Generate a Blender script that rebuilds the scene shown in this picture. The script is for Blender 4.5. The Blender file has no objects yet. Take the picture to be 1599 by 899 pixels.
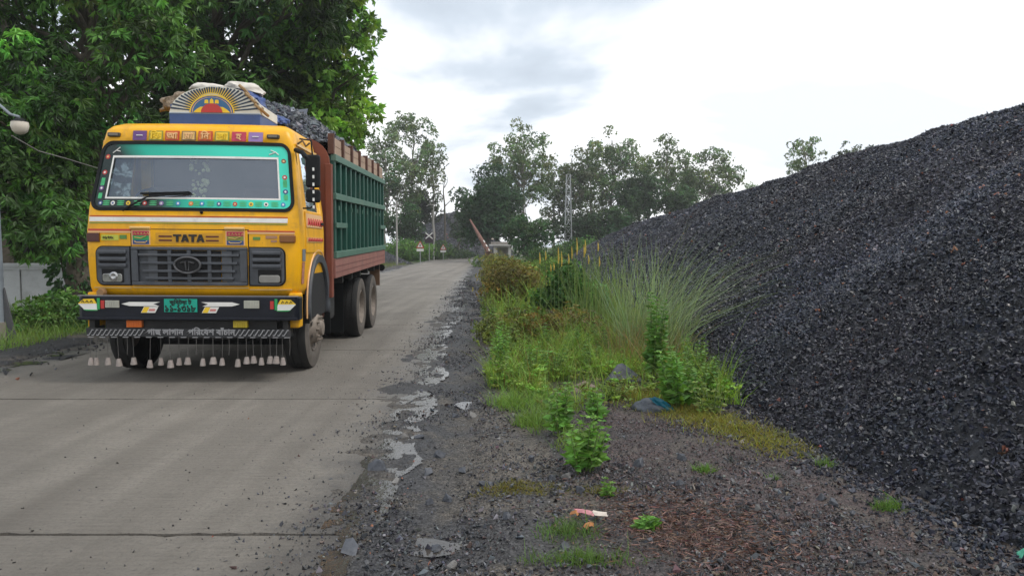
import bpy, bmesh, math, random
import numpy as np
from mathutils import Vector, Matrix, Euler
R = math.radians
rng = np.random.default_rng(7)
random.seed(7)
SC = bpy.context.scene
COL = SC.collection

# ------------------------------------------------------------------ camera
CAM_H, F_PX, CX, CY = 1.55, 1155.0, 799.5, 449.5
PITCH = math.atan(64.5 / F_PX)
cam_d = bpy.data.cameras.new('camera')
cam_d.sensor_width = 36.0
cam_d.lens = 36.0 * F_PX / 1599.0
cam_d.clip_start = 0.05
cam_d.clip_end = 3000
cam = bpy.data.objects.new('camera', cam_d)
cam.location = (0, 0, CAM_H)
cam.rotation_euler = (R(90) - PITCH, 0, 0)
COL.objects.link(cam)
SC.camera = cam

# ------------------------------------------------------------------ world, sun, exposure
SUN_EL, SUN_AZ = R(56), R(100)          # azimuth from +Y towards +X
w = bpy.data.worlds.new('World'); SC.world = w; w.use_nodes = True
nt = w.node_tree; N = nt.nodes; L = nt.links
for n in list(N): N.remove(n)
out = N.new('ShaderNodeOutputWorld'); bg = N.new('ShaderNodeBackground')
sky = N.new('ShaderNodeTexSky'); sky.sky_type = 'NISHITA'; sky.sun_disc = False
sky.sun_elevation = SUN_EL; sky.sun_rotation = SUN_AZ
sky.air_density = 1.0; sky.dust_density = 3.0
tc = N.new('ShaderNodeTexCoord'); sep = N.new('ShaderNodeSeparateXYZ')
L.new(tc.outputs['Generated'], sep.inputs[0])
zc = N.new('ShaderNodeMath'); zc.operation = 'MAXIMUM'; zc.inputs[1].default_value = 0.0
L.new(sep.outputs['Z'], zc.inputs[0])
zz = N.new('ShaderNodeMath'); zz.operation = 'ADD'; zz.inputs[1].default_value = 0.30
L.new(zc.outputs[0], zz.inputs[0])
dx = N.new('ShaderNodeMath'); dx.operation = 'DIVIDE'; L.new(sep.outputs['X'], dx.inputs[0]); L.new(zz.outputs[0], dx.inputs[1])
dy = N.new('ShaderNodeMath'); dy.operation = 'DIVIDE'; L.new(sep.outputs['Y'], dy.inputs[0]); L.new(zz.outputs[0], dy.inputs[1])
cmb = N.new('ShaderNodeCombineXYZ'); L.new(dx.outputs[0], cmb.inputs[0]); L.new(dy.outputs[0], cmb.inputs[1])
cmb.inputs[2].default_value = 3.7
mp = N.new('ShaderNodeMapping'); mp.inputs['Location'].default_value = (-3.80, -3.69, 0); mp.inputs['Scale'].default_value = (1.0, 1.25, 1.0)
L.new(cmb.outputs[0], mp.inputs[0])
nz = N.new('ShaderNodeTexNoise'); nz.inputs['Scale'].default_value = 0.72; nz.inputs['Detail'].default_value = 6; nz.inputs['Roughness'].default_value = 0.52
nz.inputs['Distortion'].default_value = 0.35
L.new(mp.outputs[0], nz.inputs['Vector'])
rp = N.new('ShaderNodeValToRGB')
e = rp.color_ramp.elements
e[0].position = 0.26; e[0].color = (0.30, 0.345, 0.41, 1)
e[1].position = 0.56; e[1].color = (1.0, 1.0, 1.0, 1)
m_ = e.new(0.40); m_.color = (0.52, 0.58, 0.65, 1)
m_ = e.new(0.47); m_.color = (0.86, 0.88, 0.91, 1)
m_ = e.new(0.64); m_.color = (0.70, 0.745, 0.80, 1)
L.new(nz.outputs['Fac'], rp.inputs[0])
skm = N.new('ShaderNodeMix'); skm.data_type = 'RGBA'; skm.blend_type = 'MULTIPLY'; skm.inputs[0].default_value = 1.0
L.new(sky.outputs[0], skm.inputs[6]); skm.inputs[7].default_value = (0.10, 0.10, 0.10, 1)
mix = N.new('ShaderNodeMix'); mix.data_type = 'RGBA'; mix.inputs[0].default_value = 0.93
L.new(skm.outputs[2], mix.inputs[6]); L.new(rp.outputs[0], mix.inputs[7])
L.new(mix.outputs[2], bg.inputs[0]); bg.inputs[1].default_value = 1.18
L.new(bg.outputs[0], out.inputs[0])

sd = bpy.data.lights.new('sun', 'SUN'); sd.energy = 1.5; sd.angle = R(14); sd.color = (1.0, 0.96, 0.90)
so = bpy.data.objects.new('sun', sd); COL.objects.link(so)
sv = Vector((math.sin(SUN_AZ) * math.cos(SUN_EL), math.cos(SUN_AZ) * math.cos(SUN_EL), math.sin(SUN_EL)))
so.rotation_euler = sv.to_track_quat('Z', 'Y').to_euler()
so.location = (0, 0, 40)

SC.view_settings.view_transform = 'Standard'; SC.view_settings.look = 'None'
SC.view_settings.exposure = 0.34; SC.view_settings.gamma = 1.0; SC.view_settings.use_curve_mapping = False
SC.render.engine = 'CYCLES'
SC.cycles.max_bounces = 6; SC.cycles.diffuse_bounces = 3; SC.cycles.glossy_bounces = 3
SC.cycles.transparent_max_bounces = 12; SC.cycles.transmission_bounces = 4; SC.cycles.volume_bounces = 0
SC.cycles.use_denoising = True

# ------------------------------------------------------------------ pixel helpers (photo pixel -> place)
def ray(px, py):
    u = (px - CX) / F_PX; v = (CY - py) / F_PX
    return Vector((u, math.cos(PITCH) + v * math.sin(PITCH), -math.sin(PITCH) + v * math.cos(PITCH)))
def P(px, py, Y):
    d = ray(px, py); t = Y / d.y
    return Vector((d.x * t, Y, CAM_H + d.z * t))
def G(px, py, z=0.0):
    d = ray(px, py); t = (z - CAM_H) / d.z
    return Vector((d.x * t, d.y * t, z))

# ------------------------------------------------------------------ naming helpers
def tag(o, label=None, cat=None, group=None, kind=None):
    if label: o['label'] = label
    if cat: o['category'] = cat
    if group: o['group'] = group
    if kind: o['kind'] = kind
    return o
def empty(name, loc=(0, 0, 0), rz=0.0, label=None, cat=None, group=None):
    o = bpy.data.objects.new(name, None); o.empty_display_size = 0.2
    o.location = loc; o.rotation_euler = (0, 0, rz); COL.objects.link(o)
    return tag(o, label, cat, group)
def link(name, me, mat, parent=None, smooth=None):
    o = bpy.data.objects.new(name, me)
    if mat is not None:
        for m in (mat if isinstance(mat, (list, tuple)) else [mat]): me.materials.append(m)
    if smooth is not None:
        me.polygons.foreach_set('use_smooth', [True] * len(me.polygons))
        me.set_sharp_from_angle(angle=R(smooth))
    COL.objects.link(o)
    if parent is not None: o.parent = parent
    return o
def copy_tree(o, parent=None):
    c = o.copy(); COL.objects.link(c); c.parent = parent
    for ch in list(o.children):
        copy_tree(ch, c)
    return c

# ------------------------------------------------------------------ materials
MATS = {}
def mat(name, color, rough=0.6, metal=0.0, var=0.0, vscale=6.0, bump=0.0, bscale=40.0, dirt=None, dirt_amt=0.0, dscale=3.0, spec=0.5, emit=None, coat=0.0):
    """plain painted/worn surface: colour broken by noise, optional second dirt colour in patches, fine bump"""
    if name in MATS: return MATS[name]
    m = bpy.data.materials.new(name); m.use_nodes = True
    t = m.node_tree; n = t.nodes; l = t.links; b = n['Principled BSDF']
    b.inputs['Base Color'].default_value = (*color, 1); b.inputs['Roughness'].default_value = rough
    b.inputs['Metallic'].default_value = metal; b.inputs['Specular IOR Level'].default_value = spec
    b.inputs['Coat Weight'].default_value = coat
    tcn = n.new('ShaderNodeTexCoord')
    src = None
    if var > 0:
        a = n.new('ShaderNodeTexNoise'); a.inputs['Scale'].default_value = vscale; a.inputs['Detail'].default_value = 8; a.inputs['Roughness'].default_value = 0.65
        l.new(tcn.outputs['Object'], a.inputs['Vector'])
        r = n.new('ShaderNodeValToRGB'); r.color_ramp.elements[0].position = 0.3; r.color_ramp.elements[1].position = 0.7
        r.color_ramp.elements[0].color = (*[max(0, c * (1 - var)) for c in color], 1)
        r.color_ramp.elements[1].color = (*[min(1, c * (1 + var)) for c in color], 1)
        l.new(a.outputs['Fac'], r.inputs[0]); src = r.outputs[0]
    if dirt is not None:
        d = n.new('ShaderNodeTexNoise'); d.inputs['Scale'].default_value = dscale; d.inputs['Detail'].default_value = 10; d.inputs['Roughness'].default_value = 0.7
        l.new(tcn.outputs['Object'], d.inputs['Vector'])
        rr = n.new('ShaderNodeMapRange'); rr.inputs[1].default_value = 0.62 - 0.3 * dirt_amt; rr.inputs[2].default_value = 0.85 - 0.25 * dirt_amt
        rr.inputs[4].default_value = min(1.0, 0.35 + dirt_amt)
        l.new(d.outputs['Fac'], rr.inputs[0])
        mx = n.new('ShaderNodeMix'); mx.data_type = 'RGBA'
        l.new(rr.outputs[0], mx.inputs[0])
        if src: l.new(src, mx.inputs[6])
        else: mx.inputs[6].default_value = (*color, 1)
        mx.inputs[7].default_value = (*dirt, 1); src = mx.outputs[2]
        ro = n.new('ShaderNodeMapRange'); ro.inputs[3].default_value = rough; ro.inputs[4].default_value = min(1, rough + 0.35)
        l.new(rr.outputs[0], ro.inputs[0]); l.new(ro.outputs[0], b.inputs['Roughness'])
    if src: l.new(src, b.inputs['Base Color'])
    if bump > 0:
        bn = n.new('ShaderNodeTexNoise'); bn.inputs['Scale'].default_value = bscale; bn.inputs['Detail'].default_value = 6
        l.new(tcn.outputs['Object'], bn.inputs['Vector'])
        bb = n.new('ShaderNodeBump'); bb.inputs['Strength'].default_value = bump; bb.inputs['Distance'].default_value = 0.02
        l.new(bn.outputs['Fac'], bb.inputs['Height']); l.new(bb.outputs[0], b.inputs['Normal'])
    if emit:
        b.inputs['Emission Color'].default_value = (*emit, 1); b.inputs['Emission Strength'].default_value = 1
    MATS[name] = m
    return m
def attr_mat(name, rough=0.6, transl=0.0, bump=0.0, spec=0.5, bscale=60.0):
    """colour of every leaf or stone comes from the mesh's own 'tint' attribute"""
    if name in MATS: return MATS[name]
    m = bpy.data.materials.new(name); m.use_nodes = True
    t = m.node_tree; n = t.nodes; l = t.links; b = n['Principled BSDF']
    a = n.new('ShaderNodeAttribute'); a.attribute_name = 'tint'
    l.new(a.outputs['Color'], b.inputs['Base Color'])
    b.inputs['Roughness'].default_value = rough; b.inputs['Specular IOR Level'].default_value = spec
    if bump > 0:
        tcn = n.new('ShaderNodeTexCoord'); bn = n.new('ShaderNodeTexNoise'); bn.inputs['Scale'].default_value = bscale
        l.new(tcn.outputs['Object'], bn.inputs['Vector'])
        bb = n.new('ShaderNodeBump'); bb.inputs['Strength'].default_value = bump; bb.inputs['Distance'].default_value = 0.01
        l.new(bn.outputs['Fac'], bb.inputs['Height']); l.new(bb.outputs[0], b.inputs['Normal'])
    if transl > 0:
        o = n['Material Output']; tr = n.new('ShaderNodeBsdfTranslucent'); mx = n.new('ShaderNodeMixShader')
        br = n.new('ShaderNodeMix'); br.data_type = 'RGBA'; br.blend_type = 'MULTIPLY'; br.inputs[0].default_value = 1.0
        l.new(a.outputs['Color'], br.inputs[6]); br.inputs[7].default_value = (1.5, 1.35, 0.6, 1)
        l.new(br.outputs[2], tr.inputs['Color'])
        mx.inputs[0].default_value = transl
        l.new(b.outputs[0], mx.inputs[1]); l.new(tr.outputs[0], mx.inputs[2]); l.new(mx.outputs[0], o.inputs['Surface'])
    MATS[name] = m
    return m
LEAF = attr_mat('foliage', rough=0.52, transl=0.28, spec=0.4)
LEAF_FAR = attr_mat('foliage_far', rough=0.6, transl=0.25, spec=0.3)
GRASS = attr_mat('grass_blades', rough=0.55, transl=0.38, spec=0.3)
STONE = attr_mat('crushed_stone', rough=0.46, bump=0.25, spec=0.4)
BARK = mat('bark', (0.10, 0.085, 0.065), 0.9, var=0.4, vscale=8, bump=0.6, bscale=18)
BARK_PALE = mat('bark_pale', (0.26, 0.24, 0.21), 0.85, var=0.3, vscale=2, bump=0.3, bscale=10)

# ------------------------------------------------------------------ mesh builder
class MB:
    def __init__(s): s.v = []; s.f = []; s.mi = []; s.cur = 0
    def add(s, verts, faces):
        k = len(s.v); s.v += [tuple(p) for p in verts]; s.f += [tuple(i + k for i in f) for f in faces]; s.mi += [s.cur] * len(faces); return s
    def mat(s, i): s.cur = i; return s
    def box(s, x0, x1, y0, y1, z0, z1):
        return s.add([(x0,y0,z0),(x1,y0,z0),(x1,y1,z0),(x0,y1,z0),(x0,y0,z1),(x1,y0,z1),(x1,y1,z1),(x0,y1,z1)],
                     [(0,3,2,1),(4,5,6,7),(0,1,5,4),(1,2,6,5),(2,3,7,6),(3,0,4,7)])
    def tube(s, pts, r, n=8, cap=True):
        pts = [Vector(p) for p in pts]
        rs = r if isinstance(r, (list, tuple)) else [r] * len(pts)
        rings = []; up = Vector((0.12, 0.31, 0.94)).normalized()
        for i, p in enumerate(pts):
            a = pts[max(0, i - 1)]; b = pts[min(len(pts) - 1, i + 1)]
            d = (b - a); d = d.normalized() if d.length > 1e-9 else Vector((0, 0, 1))
            if abs(d.dot(up)) > 0.93: up = Vector((1, 0.1, 0)).normalized()
            x = d.cross(up).normalized(); y = d.cross(x).normalized()
            rings.append([p + (x * math.cos(2 * math.pi * k / n) + y * math.sin(2 * math.pi * k / n)) * rs[i] for k in range(n)])
        vs = [q for rg in rings for q in rg]; fs = []
        for i in range(len(pts) - 1):
            for k in range(n):
                fs.append((i*n+k, i*n+(k+1)%n, (i+1)*n+(k+1)%n, (i+1)*n+k))
        if cap: fs.append(tuple(range(n))[::-1]); fs.append(tuple((len(pts)-1)*n + k for k in range(n)))
        return s.add(vs, fs)
    def prism(s, poly, fn, d0, d1):
        """poly: list of 2D points; fn(a,b,d) -> xyz"""
        n = len(poly)
        vs = [fn(a, b, d0) for a, b in poly] + [fn(a, b, d1) for a, b in poly]
        fs = [tuple(range(n)), tuple(range(2*n-1, n-1, -1))] + [(i, i+n, (i+1)%n+n, (i+1)%n) for i in range(n)]
        return s.add(vs, fs)
    def lathe(s, prof, axis='x', n=28, c=(0,0,0)):
        """prof: list of (along, radius)"""
        vs = []; fs = []; m = len(prof)
        for k in range(n):
            a = 2*math.pi*k/n; ca, sa = math.cos(a), math.sin(a)
            for (h, r) in prof:
                q = (h, r*ca, r*sa) if axis == 'x' else ((r*ca, h, r*sa) if axis == 'y' else (r*ca, r*sa, h))
                vs.append((q[0]+c[0], q[1]+c[1], q[2]+c[2]))
        for k in range(n):
            for j in range(m-1):
                fs.append((k*m+j, k*m+j+1, ((k+1)%n)*m+j+1, ((k+1)%n)*m+j))
        return s.add(vs, fs)
    def poly(s, pts): return s.add(pts, [tuple(range(len(pts)))])
    def build(s, name, m, parent=None, smooth=None, bevel=0.0):
        me = bpy.data.meshes.new(name); me.from_pydata(s.v, [], s.f)
        if any(s.mi): me.polygons.foreach_set('material_index', s.mi)
        bm = bmesh.new(); bm.from_mesh(me); bmesh.ops.recalc_face_normals(bm, faces=bm.faces); bm.to_mesh(me); bm.free()
        me.update()
        o = link(name, me, m, parent, smooth)
        if bevel > 0:
            b = o.modifiers.new('bevel', 'BEVEL'); b.width = bevel; b.segments = 2; b.limit_method = 'ANGLE'
        return o

def np_mesh(name, V, Fs, m, parent=None, tint=None, smooth=False):
    """V (n,3); Fs (k,3|4)"""
    me = bpy.data.meshes.new(name); n = len(V); k, c = Fs.shape
    me.vertices.add(n); me.vertices.foreach_set('co', np.ascontiguousarray(V, dtype=np.float32).ravel())
    me.loops.add(k * c); me.loops.foreach_set('vertex_index', np.ascontiguousarray(Fs, dtype=np.int32).ravel())
    me.polygons.add(k); me.polygons.foreach_set('loop_start', np.arange(0, k * c, c, dtype=np.int32))
    if tint is not None:
        a = me.attributes.new('tint', 'FLOAT_COLOR', 'POINT')
        t4 = np.ones((n, 4), dtype=np.float32); t4[:, :3] = tint; a.data.foreach_set('color', t4.ravel())
    me.polygons.foreach_set('use_smooth', np.full(k, smooth, dtype=bool))
    me.update(calc_edges=True); me.validate()
    return link(name, me, m, parent)

# smooth value noise on numpy arrays
_perm = rng.permutation(4096)
def _h(i, j): return _perm[(_perm[i & 4095] + j) & 4095] / 4095.0
def vnoise(x, y):
    xi = np.floor(x).astype(int); yi = np.floor(y).astype(int); xf = x - xi; yf = y - yi
    u = xf*xf*(3-2*xf); v = yf*yf*(3-2*yf)
    return (_h(xi,yi)*(1-u)+_h(xi+1,yi)*u)*(1-v) + (_h(xi,yi+1)*(1-u)+_h(xi+1,yi+1)*u)*v
def fbm(x, y, o=4):
    s = 0; a = 1.0; t = 0
    for k in range(o):
        s = s + a*vnoise(x*2**k+17.3*k, y*2**k+5.1*k); t += a; a *= 0.5
    return s / t
def unit(v): return v / np.maximum(1e-9, np.linalg.norm(v, axis=-1, keepdims=True))
def rand_dirs(n): return unit(rng.normal(size=(n, 3)))

# ------------------------------------------------------------------ leaves, blades, stones
def leaves(name, pos, dirs, ln, wd, tint, m, parent=None, fold=0.15):
    """one folded diamond leaf per point; tint (n,3)"""
    n = len(pos)
    ln = np.broadcast_to(np.asarray(ln, float), (n,))[:, None]; wd = np.broadcast_to(np.asarray(wd, float), (n,))[:, None]
    d = unit(dirs); side = unit(np.cross(d, rand_dirs(n))); nor = np.cross(side, d)
    mid = pos + d * ln * 0.45
    V = np.stack([pos, mid + side*wd*0.5 + nor*wd*fold, pos + d*ln - nor*ln*0.12, mid - side*wd*0.5 + nor*wd*fold], axis=1).reshape(-1, 3)
    Fs = np.arange(4*n).reshape(n, 4)
    return np_mesh(name, V, Fs, m, parent, np.repeat(tint, 4, axis=0))
def rosettes(pos, axis, per, ln, droop, spread=1.0):
    """leaf clusters: returns leaf base points and directions"""
    n = len(pos)
    p = np.repeat(pos, per, axis=0); a = np.repeat(unit(axis), per, axis=0)
    t = unit(np.cross(a, rand_dirs(n*per)))
    d = unit(a*rng.uniform(0.1, 0.7, (n*per, 1)) + t*spread + np.array([0, 0, -1.0])*droop*rng.uniform(0.4, 1.3, (n*per, 1)))
    return p + d*ln*0.1, d
def blades(name, base, height, lean, width, tint, m, parent=None, curve=0.5):
    """bent grass blades: 2 quads + tip as 3 quads; base (n,3), lean (n,2)"""
    n = len(base); h = np.broadcast_to(np.asarray(height, float), (n,)); wd = np.broadcast_to(np.asarray(width, float), (n,))
    ang = rng.uniform(0, 2*math.pi, n); sd_ = np.stack([np.cos(ang), np.sin(ang), np.zeros(n)], 1)
    L3 = np.concatenate([lean, np.zeros((n, 1))], 1)
    rows = []
    for t, wf in ((0, 1.0), (0.38, 0.85), (0.72, 0.55), (1.0, 0.08)):
        c = base + np.array([0, 0, 1.0])*(h*(t - curve*0.28*t*t*np.linalg.norm(lean, axis=1).clip(0, 1.6)))[:, None] + L3*(h*(t**1.8))[:, None]
        rows.append(c - sd_*(wd*wf*0.5)[:, None]); rows.append(c + sd_*(wd*wf*0.5)[:, None])
    V = np.stack(rows, 1).reshape(-1, 3)
    b = (np.arange(n)*8)[:, None]
    Fs = np.concatenate([b+np.array([[0,1,3,2]]), b+np.array([[2,3,5,4]]), b+np.array([[4,5,7,6]])], 0)
    return np_mesh(name, V, Fs, m, parent, np.repeat(tint, 8, axis=0))
def _stone_protos(k=10, pts=8):
    out_ = []
    for i in range(k):
        bm = bmesh.new()
        for p in rand_dirs(pts):
            bm.verts.new(p*np.array([1.0, rng.uniform(0.6, 0.9), rng.uniform(0.4, 0.7)])*rng.uniform(0.8, 1.1))
        r = bmesh.ops.convex_hull(bm, input=bm.verts)
        bmesh.ops.delete(bm, geom=[v for v in bm.verts if not v.link_faces], context='VERTS')
        bmesh.ops.triangulate(bm, faces=bm.faces)
        bm.verts.index_update()
        out_.append((np.array([v.co[:] for v in bm.verts]), np.array([[v.index for v in f.verts] for f in bm.faces])))
        bm.free()
    return out_
PROTO = _stone_protos()
PROTO_FINE = _stone_protos(6, 6)
def rot_mats(n, tilt=None):
    q = unit(rng.normal(size=(n, 4))); a, b, c, d = q.T
    return np.stack([np.stack([1-2*(c*c+d*d), 2*(b*c-d*a), 2*(b*d+c*a)], 1), np.stack([2*(b*c+d*a), 1-2*(b*b+d*d), 2*(c*d-b*a)], 1),
                     np.stack([2*(b*d-c*a), 2*(c*d+b*a), 1-2*(b*b+c*c)], 1)], 1)
def stones(name, pos, size, tint, m, parent=None, protos=None):
    protos = protos or PROTO
    n = len(pos); idx = rng.integers(0, len(protos), n); Vs = []; Fs = []; Ts = []; off = 0
    size = np.broadcast_to(np.asarray(size, float), (n,))
    M = rot_mats(n)
    for k, (pv, pf) in enumerate(protos):
        s_ = np.where(idx == k)[0]
        if not len(s_): continue
        V = np.einsum('nij,vj->nvi', M[s_], pv)*(size[s_]*0.5)[:, None, None] + pos[s_][:, None, :]
        Vs.append(V.reshape(-1, 3)); Fs.append((pf[None]+(np.arange(len(s_))*len(pv))[:, None, None]+off).reshape(-1, 3))
        Ts.append(np.repeat(tint[s_], len(pv), axis=0)); off += len(s_)*len(pv)
    return np_mesh(name, np.concatenate(Vs), np.concatenate(Fs), m, parent, np.concatenate(Ts))
def tints(n, base, var=0.25, hue=0.12):
    base = np.asarray(base, float)
    return np.clip(base*(1+rng.normal(0, var, (n, 1)))*(1+rng.normal(0, hue, (n, 3))), 0.002, 0.9)
def coal_tints(n, base=(0.025, 0.030, 0.047)):
    t = tints(n, base, 0.38, 0.05)
    k = rng.random(n)
    t[k < 0.004] = tints((k < 0.004).sum(), (0.24, 0.235, 0.23), 0.2, 0.05)
    s_ = (k > 0.02) & (k < 0.027); t[s_] = tints(s_.sum(), (0.22, 0.085, 0.05), 0.3, 0.1)
    s_ = (k > 0.04) & (k < 0.16); t[s_] = tints(s_.sum(), (0.065, 0.07, 0.085), 0.2, 0.05)
    return t

def blob_rock(name, loc, size, m, parent=None, seed=1, pts=16, rz=0.0):
    """angular boulder: hull of scattered points, bevelled edges"""
    r = random.Random(seed); bm = bmesh.new()
    for i in range(pts):
        v = Vector((r.gauss(0, 1), r.gauss(0, 1), r.gauss(0, 1))).normalized()*r.uniform(0.82, 1.0)
        bm.verts.new((v.x*size[0]/2, v.y*size[1]/2, max(-0.15, v.z)*size[2]))
    bmesh.ops.convex_hull(bm, input=bm.verts)
    bmesh.ops.delete(bm, geom=[v for v in bm.verts if not v.link_faces], context='VERTS')
    me = bpy.data.meshes.new(name); bm.to_mesh(me); bm.free()
    o = link(name, me, m, parent); o.location = loc; o.rotation_euler = (0, 0, rz)
    if size[0] > 0.1:
        b = o.modifiers.new('bevel', 'BEVEL'); b.width = size[0]*0.03; b.segments = 2
    return o

# ================================================================== SETTING
def road_r(Y): return -0.65 - 0.039*Y
ROAD_W = 5.5
SLAB_Z = 0.03
# ground sheet to the horizon
def ground_mat():
    m = bpy.data.materials.new('meadow_ground'); m.use_nodes = True
    t = m.node_tree; n = t.nodes; l = t.links; b = n['Principled BSDF']; b.inputs['Roughness'].default_value = 0.95
    tcn = n.new('ShaderNodeTexCoord'); a = n.new('ShaderNodeTexNoise'); a.inputs['Scale'].default_value = 0.35; a.inputs['Detail'].default_value = 10
    a.inputs['Roughness'].default_value = 0.7
    l.new(tcn.outputs['Object'], a.inputs['Vector'])
    r = n.new('ShaderNodeValToRGB'); r.color_ramp.elements[0].position = 0.35; r.color_ramp.elements[0].color = (0.07, 0.055, 0.035, 1)
    r.color_ramp.elements[1].position = 0.6; r.color_ramp.elements[1].color = (0.045, 0.075, 0.02, 1)
    l.new(a.outputs['Fac'], r.inputs[0]); l.new(r.outputs[0], b.inputs['Base Color'])
    return m
g = MB().poly([(-900, -300, -0.06), (900, -300, -0.06), (900, 1500, -0.06), (-900, 1500, -0.06)]).build('ground', ground_mat())
tag(g, kind='structure')

# concrete road: dark bedding sheet with a slab every 3.5 m
def concrete_mat():
    m = bpy.data.materials.new('road_concrete'); m.use_nodes = True
    t = m.node_tree; n = t.nodes; l = t.links; b = n['Principled BSDF']
    geo = n.new('ShaderNodeNewGeometry'); sx = n.new('ShaderNodeSeparateXYZ'); l.new(geo.outputs['Position'], sx.inputs[0])
    big = n.new('ShaderNodeTexNoise'); big.inputs['Scale'].default_value = 0.55; big.inputs['Detail'].default_value = 8; big.inputs['Roughness'].default_value = 0.62
    l.new(geo.outputs['Position'], big.inputs['Vector'])
    r = n.new('ShaderNodeValToRGB'); r.color_ramp.elements[0].position = 0.30; r.color_ramp.elements[0].color = (0.146, 0.132, 0.113, 1)
    r.color_ramp.elements[1].position = 0.70; r.color_ramp.elements[1].color = (0.250, 0.228, 0.196, 1)
    l.new(big.outputs['Fac'], r.inputs[0])
    # speckle of ground-in coal dust
    sp = n.new('ShaderNodeTexNoise'); sp.inputs['Scale'].default_value = 34; sp.inputs['Detail'].default_value = 8; sp.inputs['Roughness'].default_value = 0.75
    l.new(geo.outputs['Position'], sp.inputs['Vector'])
    spr = n.new('ShaderNodeMapRange'); spr.inputs[1].default_value = 0.50; spr.inputs[2].default_value = 0.72; spr.inputs[4].default_value = 0.8
    l.new(sp.outputs['Fac'], spr.inputs[0])
    mx = n.new('ShaderNodeMix'); mx.data_type = 'RGBA'; l.new(spr.outputs[0], mx.inputs[0]); l.new(r.outputs[0], mx.inputs[6]); mx.inputs[7].default_value = (0.075, 0.07, 0.064, 1)
    # wheel-track streaks along the road
    mpn = n.new('ShaderNodeMapping'); mpn.inputs['Scale'].default_value = (2.2, 0.09, 1); mpn.inputs['Rotation'].default_value = (0, 0, R(-2.2)); l.new(geo.outputs['Position'], mpn.inputs[0])
    tr = n.new('ShaderNodeTexNoise'); tr.inputs['Scale'].default_value = 1.0; tr.inputs['Detail'].default_value = 5; l.new(mpn.outputs[0], tr.inputs['Vector'])
    trr = n.new('ShaderNodeMapRange'); trr.inputs[1].default_value = 0.42; trr.inputs[2].default_value = 0.68; trr.inputs[4].default_value = 0.72
    l.new(tr.outputs['Fac'], trr.inputs[0])
    mx2 = n.new('ShaderNodeMix'); mx2.data_type = 'RGBA'; l.new(trr.outputs[0], mx2.inputs[0]); l.new(mx.outputs[2], mx2.inputs[6]); mx2.inputs[7].default_value = (0.112, 0.099, 0.083, 1)
    # fine streaks left across the road by the brooming
    ms = n.new('ShaderNodeMapping'); ms.inputs['Scale'].default_value = (2.6, 34, 1); l.new(geo.outputs['Position'], ms.inputs[0])
    sn = n.new('ShaderNodeTexNoise'); sn.inputs['Scale'].default_value = 1.0; sn.inputs['Detail'].default_value = 9; sn.inputs['Roughness'].default_value = 0.72; l.new(ms.outputs[0], sn.inputs['Vector'])
    snr = n.new('ShaderNodeMapRange'); snr.inputs[1].default_value = 0.40; snr.inputs[2].default_value = 0.66; snr.inputs[3].default_value = 1.05; snr.inputs[4].default_value = 0.86; l.new(sn.outputs['Fac'], snr.inputs[0])
    hs = n.new('ShaderNodeHueSaturation'); l.new(snr.outputs[0], hs.inputs['Value']); l.new(mx2.outputs[2], hs.inputs['Color'])
    # oil drips and old stains
    vo = n.new('ShaderNodeTexNoise'); vo.inputs['Scale'].default_value = 1.7; vo.inputs['Detail'].default_value = 10; vo.inputs['Roughness'].default_value = 0.66; vo.inputs['Distortion'].default_value = 0.6; l.new(geo.outputs['Position'], vo.inputs['Vector'])
    vr = n.new('ShaderNodeMapRange'); vr.inputs[1].default_value = 0.60; vr.inputs[2].default_value = 0.74; vr.inputs[4].default_value = 0.45; l.new(vo.outputs['Fac'], vr.inputs[0])
    mst = n.new('ShaderNodeMix'); mst.data_type = 'RGBA'; l.new(vr.outputs[0], mst.inputs[0]); l.new(hs.outputs[0], mst.inputs[6]); mst.inputs[7].default_value = (0.085, 0.074, 0.062, 1)
    # coal mud smeared over the slab edges (distance from the two edges)
    ed = n.new('ShaderNodeMath'); ed.operation = 'MULTIPLY_ADD'; ed.inputs[1].default_value = 0.039; ed.inputs[2].default_value = 0.65
    l.new(sx.outputs['Y'], ed.inputs[0])
    ea = n.new('ShaderNodeMath'); ea.operation = 'ADD'; l.new(ed.outputs[0], ea.inputs[0]); l.new(sx.outputs['X'], ea.inputs[1])   # 0 at right edge, -5.5 at left
    ec = n.new('ShaderNodeMath'); ec.operation = 'ADD'; ec.inputs[1].default_value = ROAD_W/2; l.new(ea.outputs[0], ec.inputs[0])
    eb = n.new('ShaderNodeMath'); eb.operation = 'ABSOLUTE'; l.new(ec.outputs[0], eb.inputs[0])
    en = n.new('ShaderNodeTexNoise'); en.inputs['Scale'].default_value = 2.2; en.inputs['Detail'].default_value = 9; en.inputs['Roughness'].default_value = 0.7; l.new(geo.outputs['Position'], en.inputs['Vector'])
    es = n.new('ShaderNodeMath'); es.operation = 'MULTIPLY_ADD'; es.inputs[1].default_value = 1.5; l.new(en.outputs['Fac'], es.inputs[0]); l.new(eb.outputs[0], es.inputs[2])
    em = n.new('ShaderNodeMapRange'); em.inputs[1].default_value = 2.95; em.inputs[2].default_value = 3.5; em.inputs[4].default_value = 0.9; l.new(es.outputs[0], em.inputs[0])
    mx3 = n.new('ShaderNodeMix'); mx3.data_type = 'RGBA'; l.new(em.outputs[0], mx3.inputs[0]); l.new(mst.outputs[2], mx3.inputs[6]); mx3.inputs[7].default_value = (0.062, 0.06, 0.06, 1)
    l.new(mx3.outputs[2], b.inputs['Base Color'])
    # damp edge is glossier
    wr = n.new('ShaderNodeMapRange'); wr.inputs[1].default_value = 2.7; wr.inputs[2].default_value = 3.4; wr.inputs[3].default_value = 0.72; wr.inputs[4].default_value = 0.34
    l.new(es.outputs[0], wr.inputs[0]); l.new(wr.outputs[0], b.inputs['Roughness'])
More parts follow.
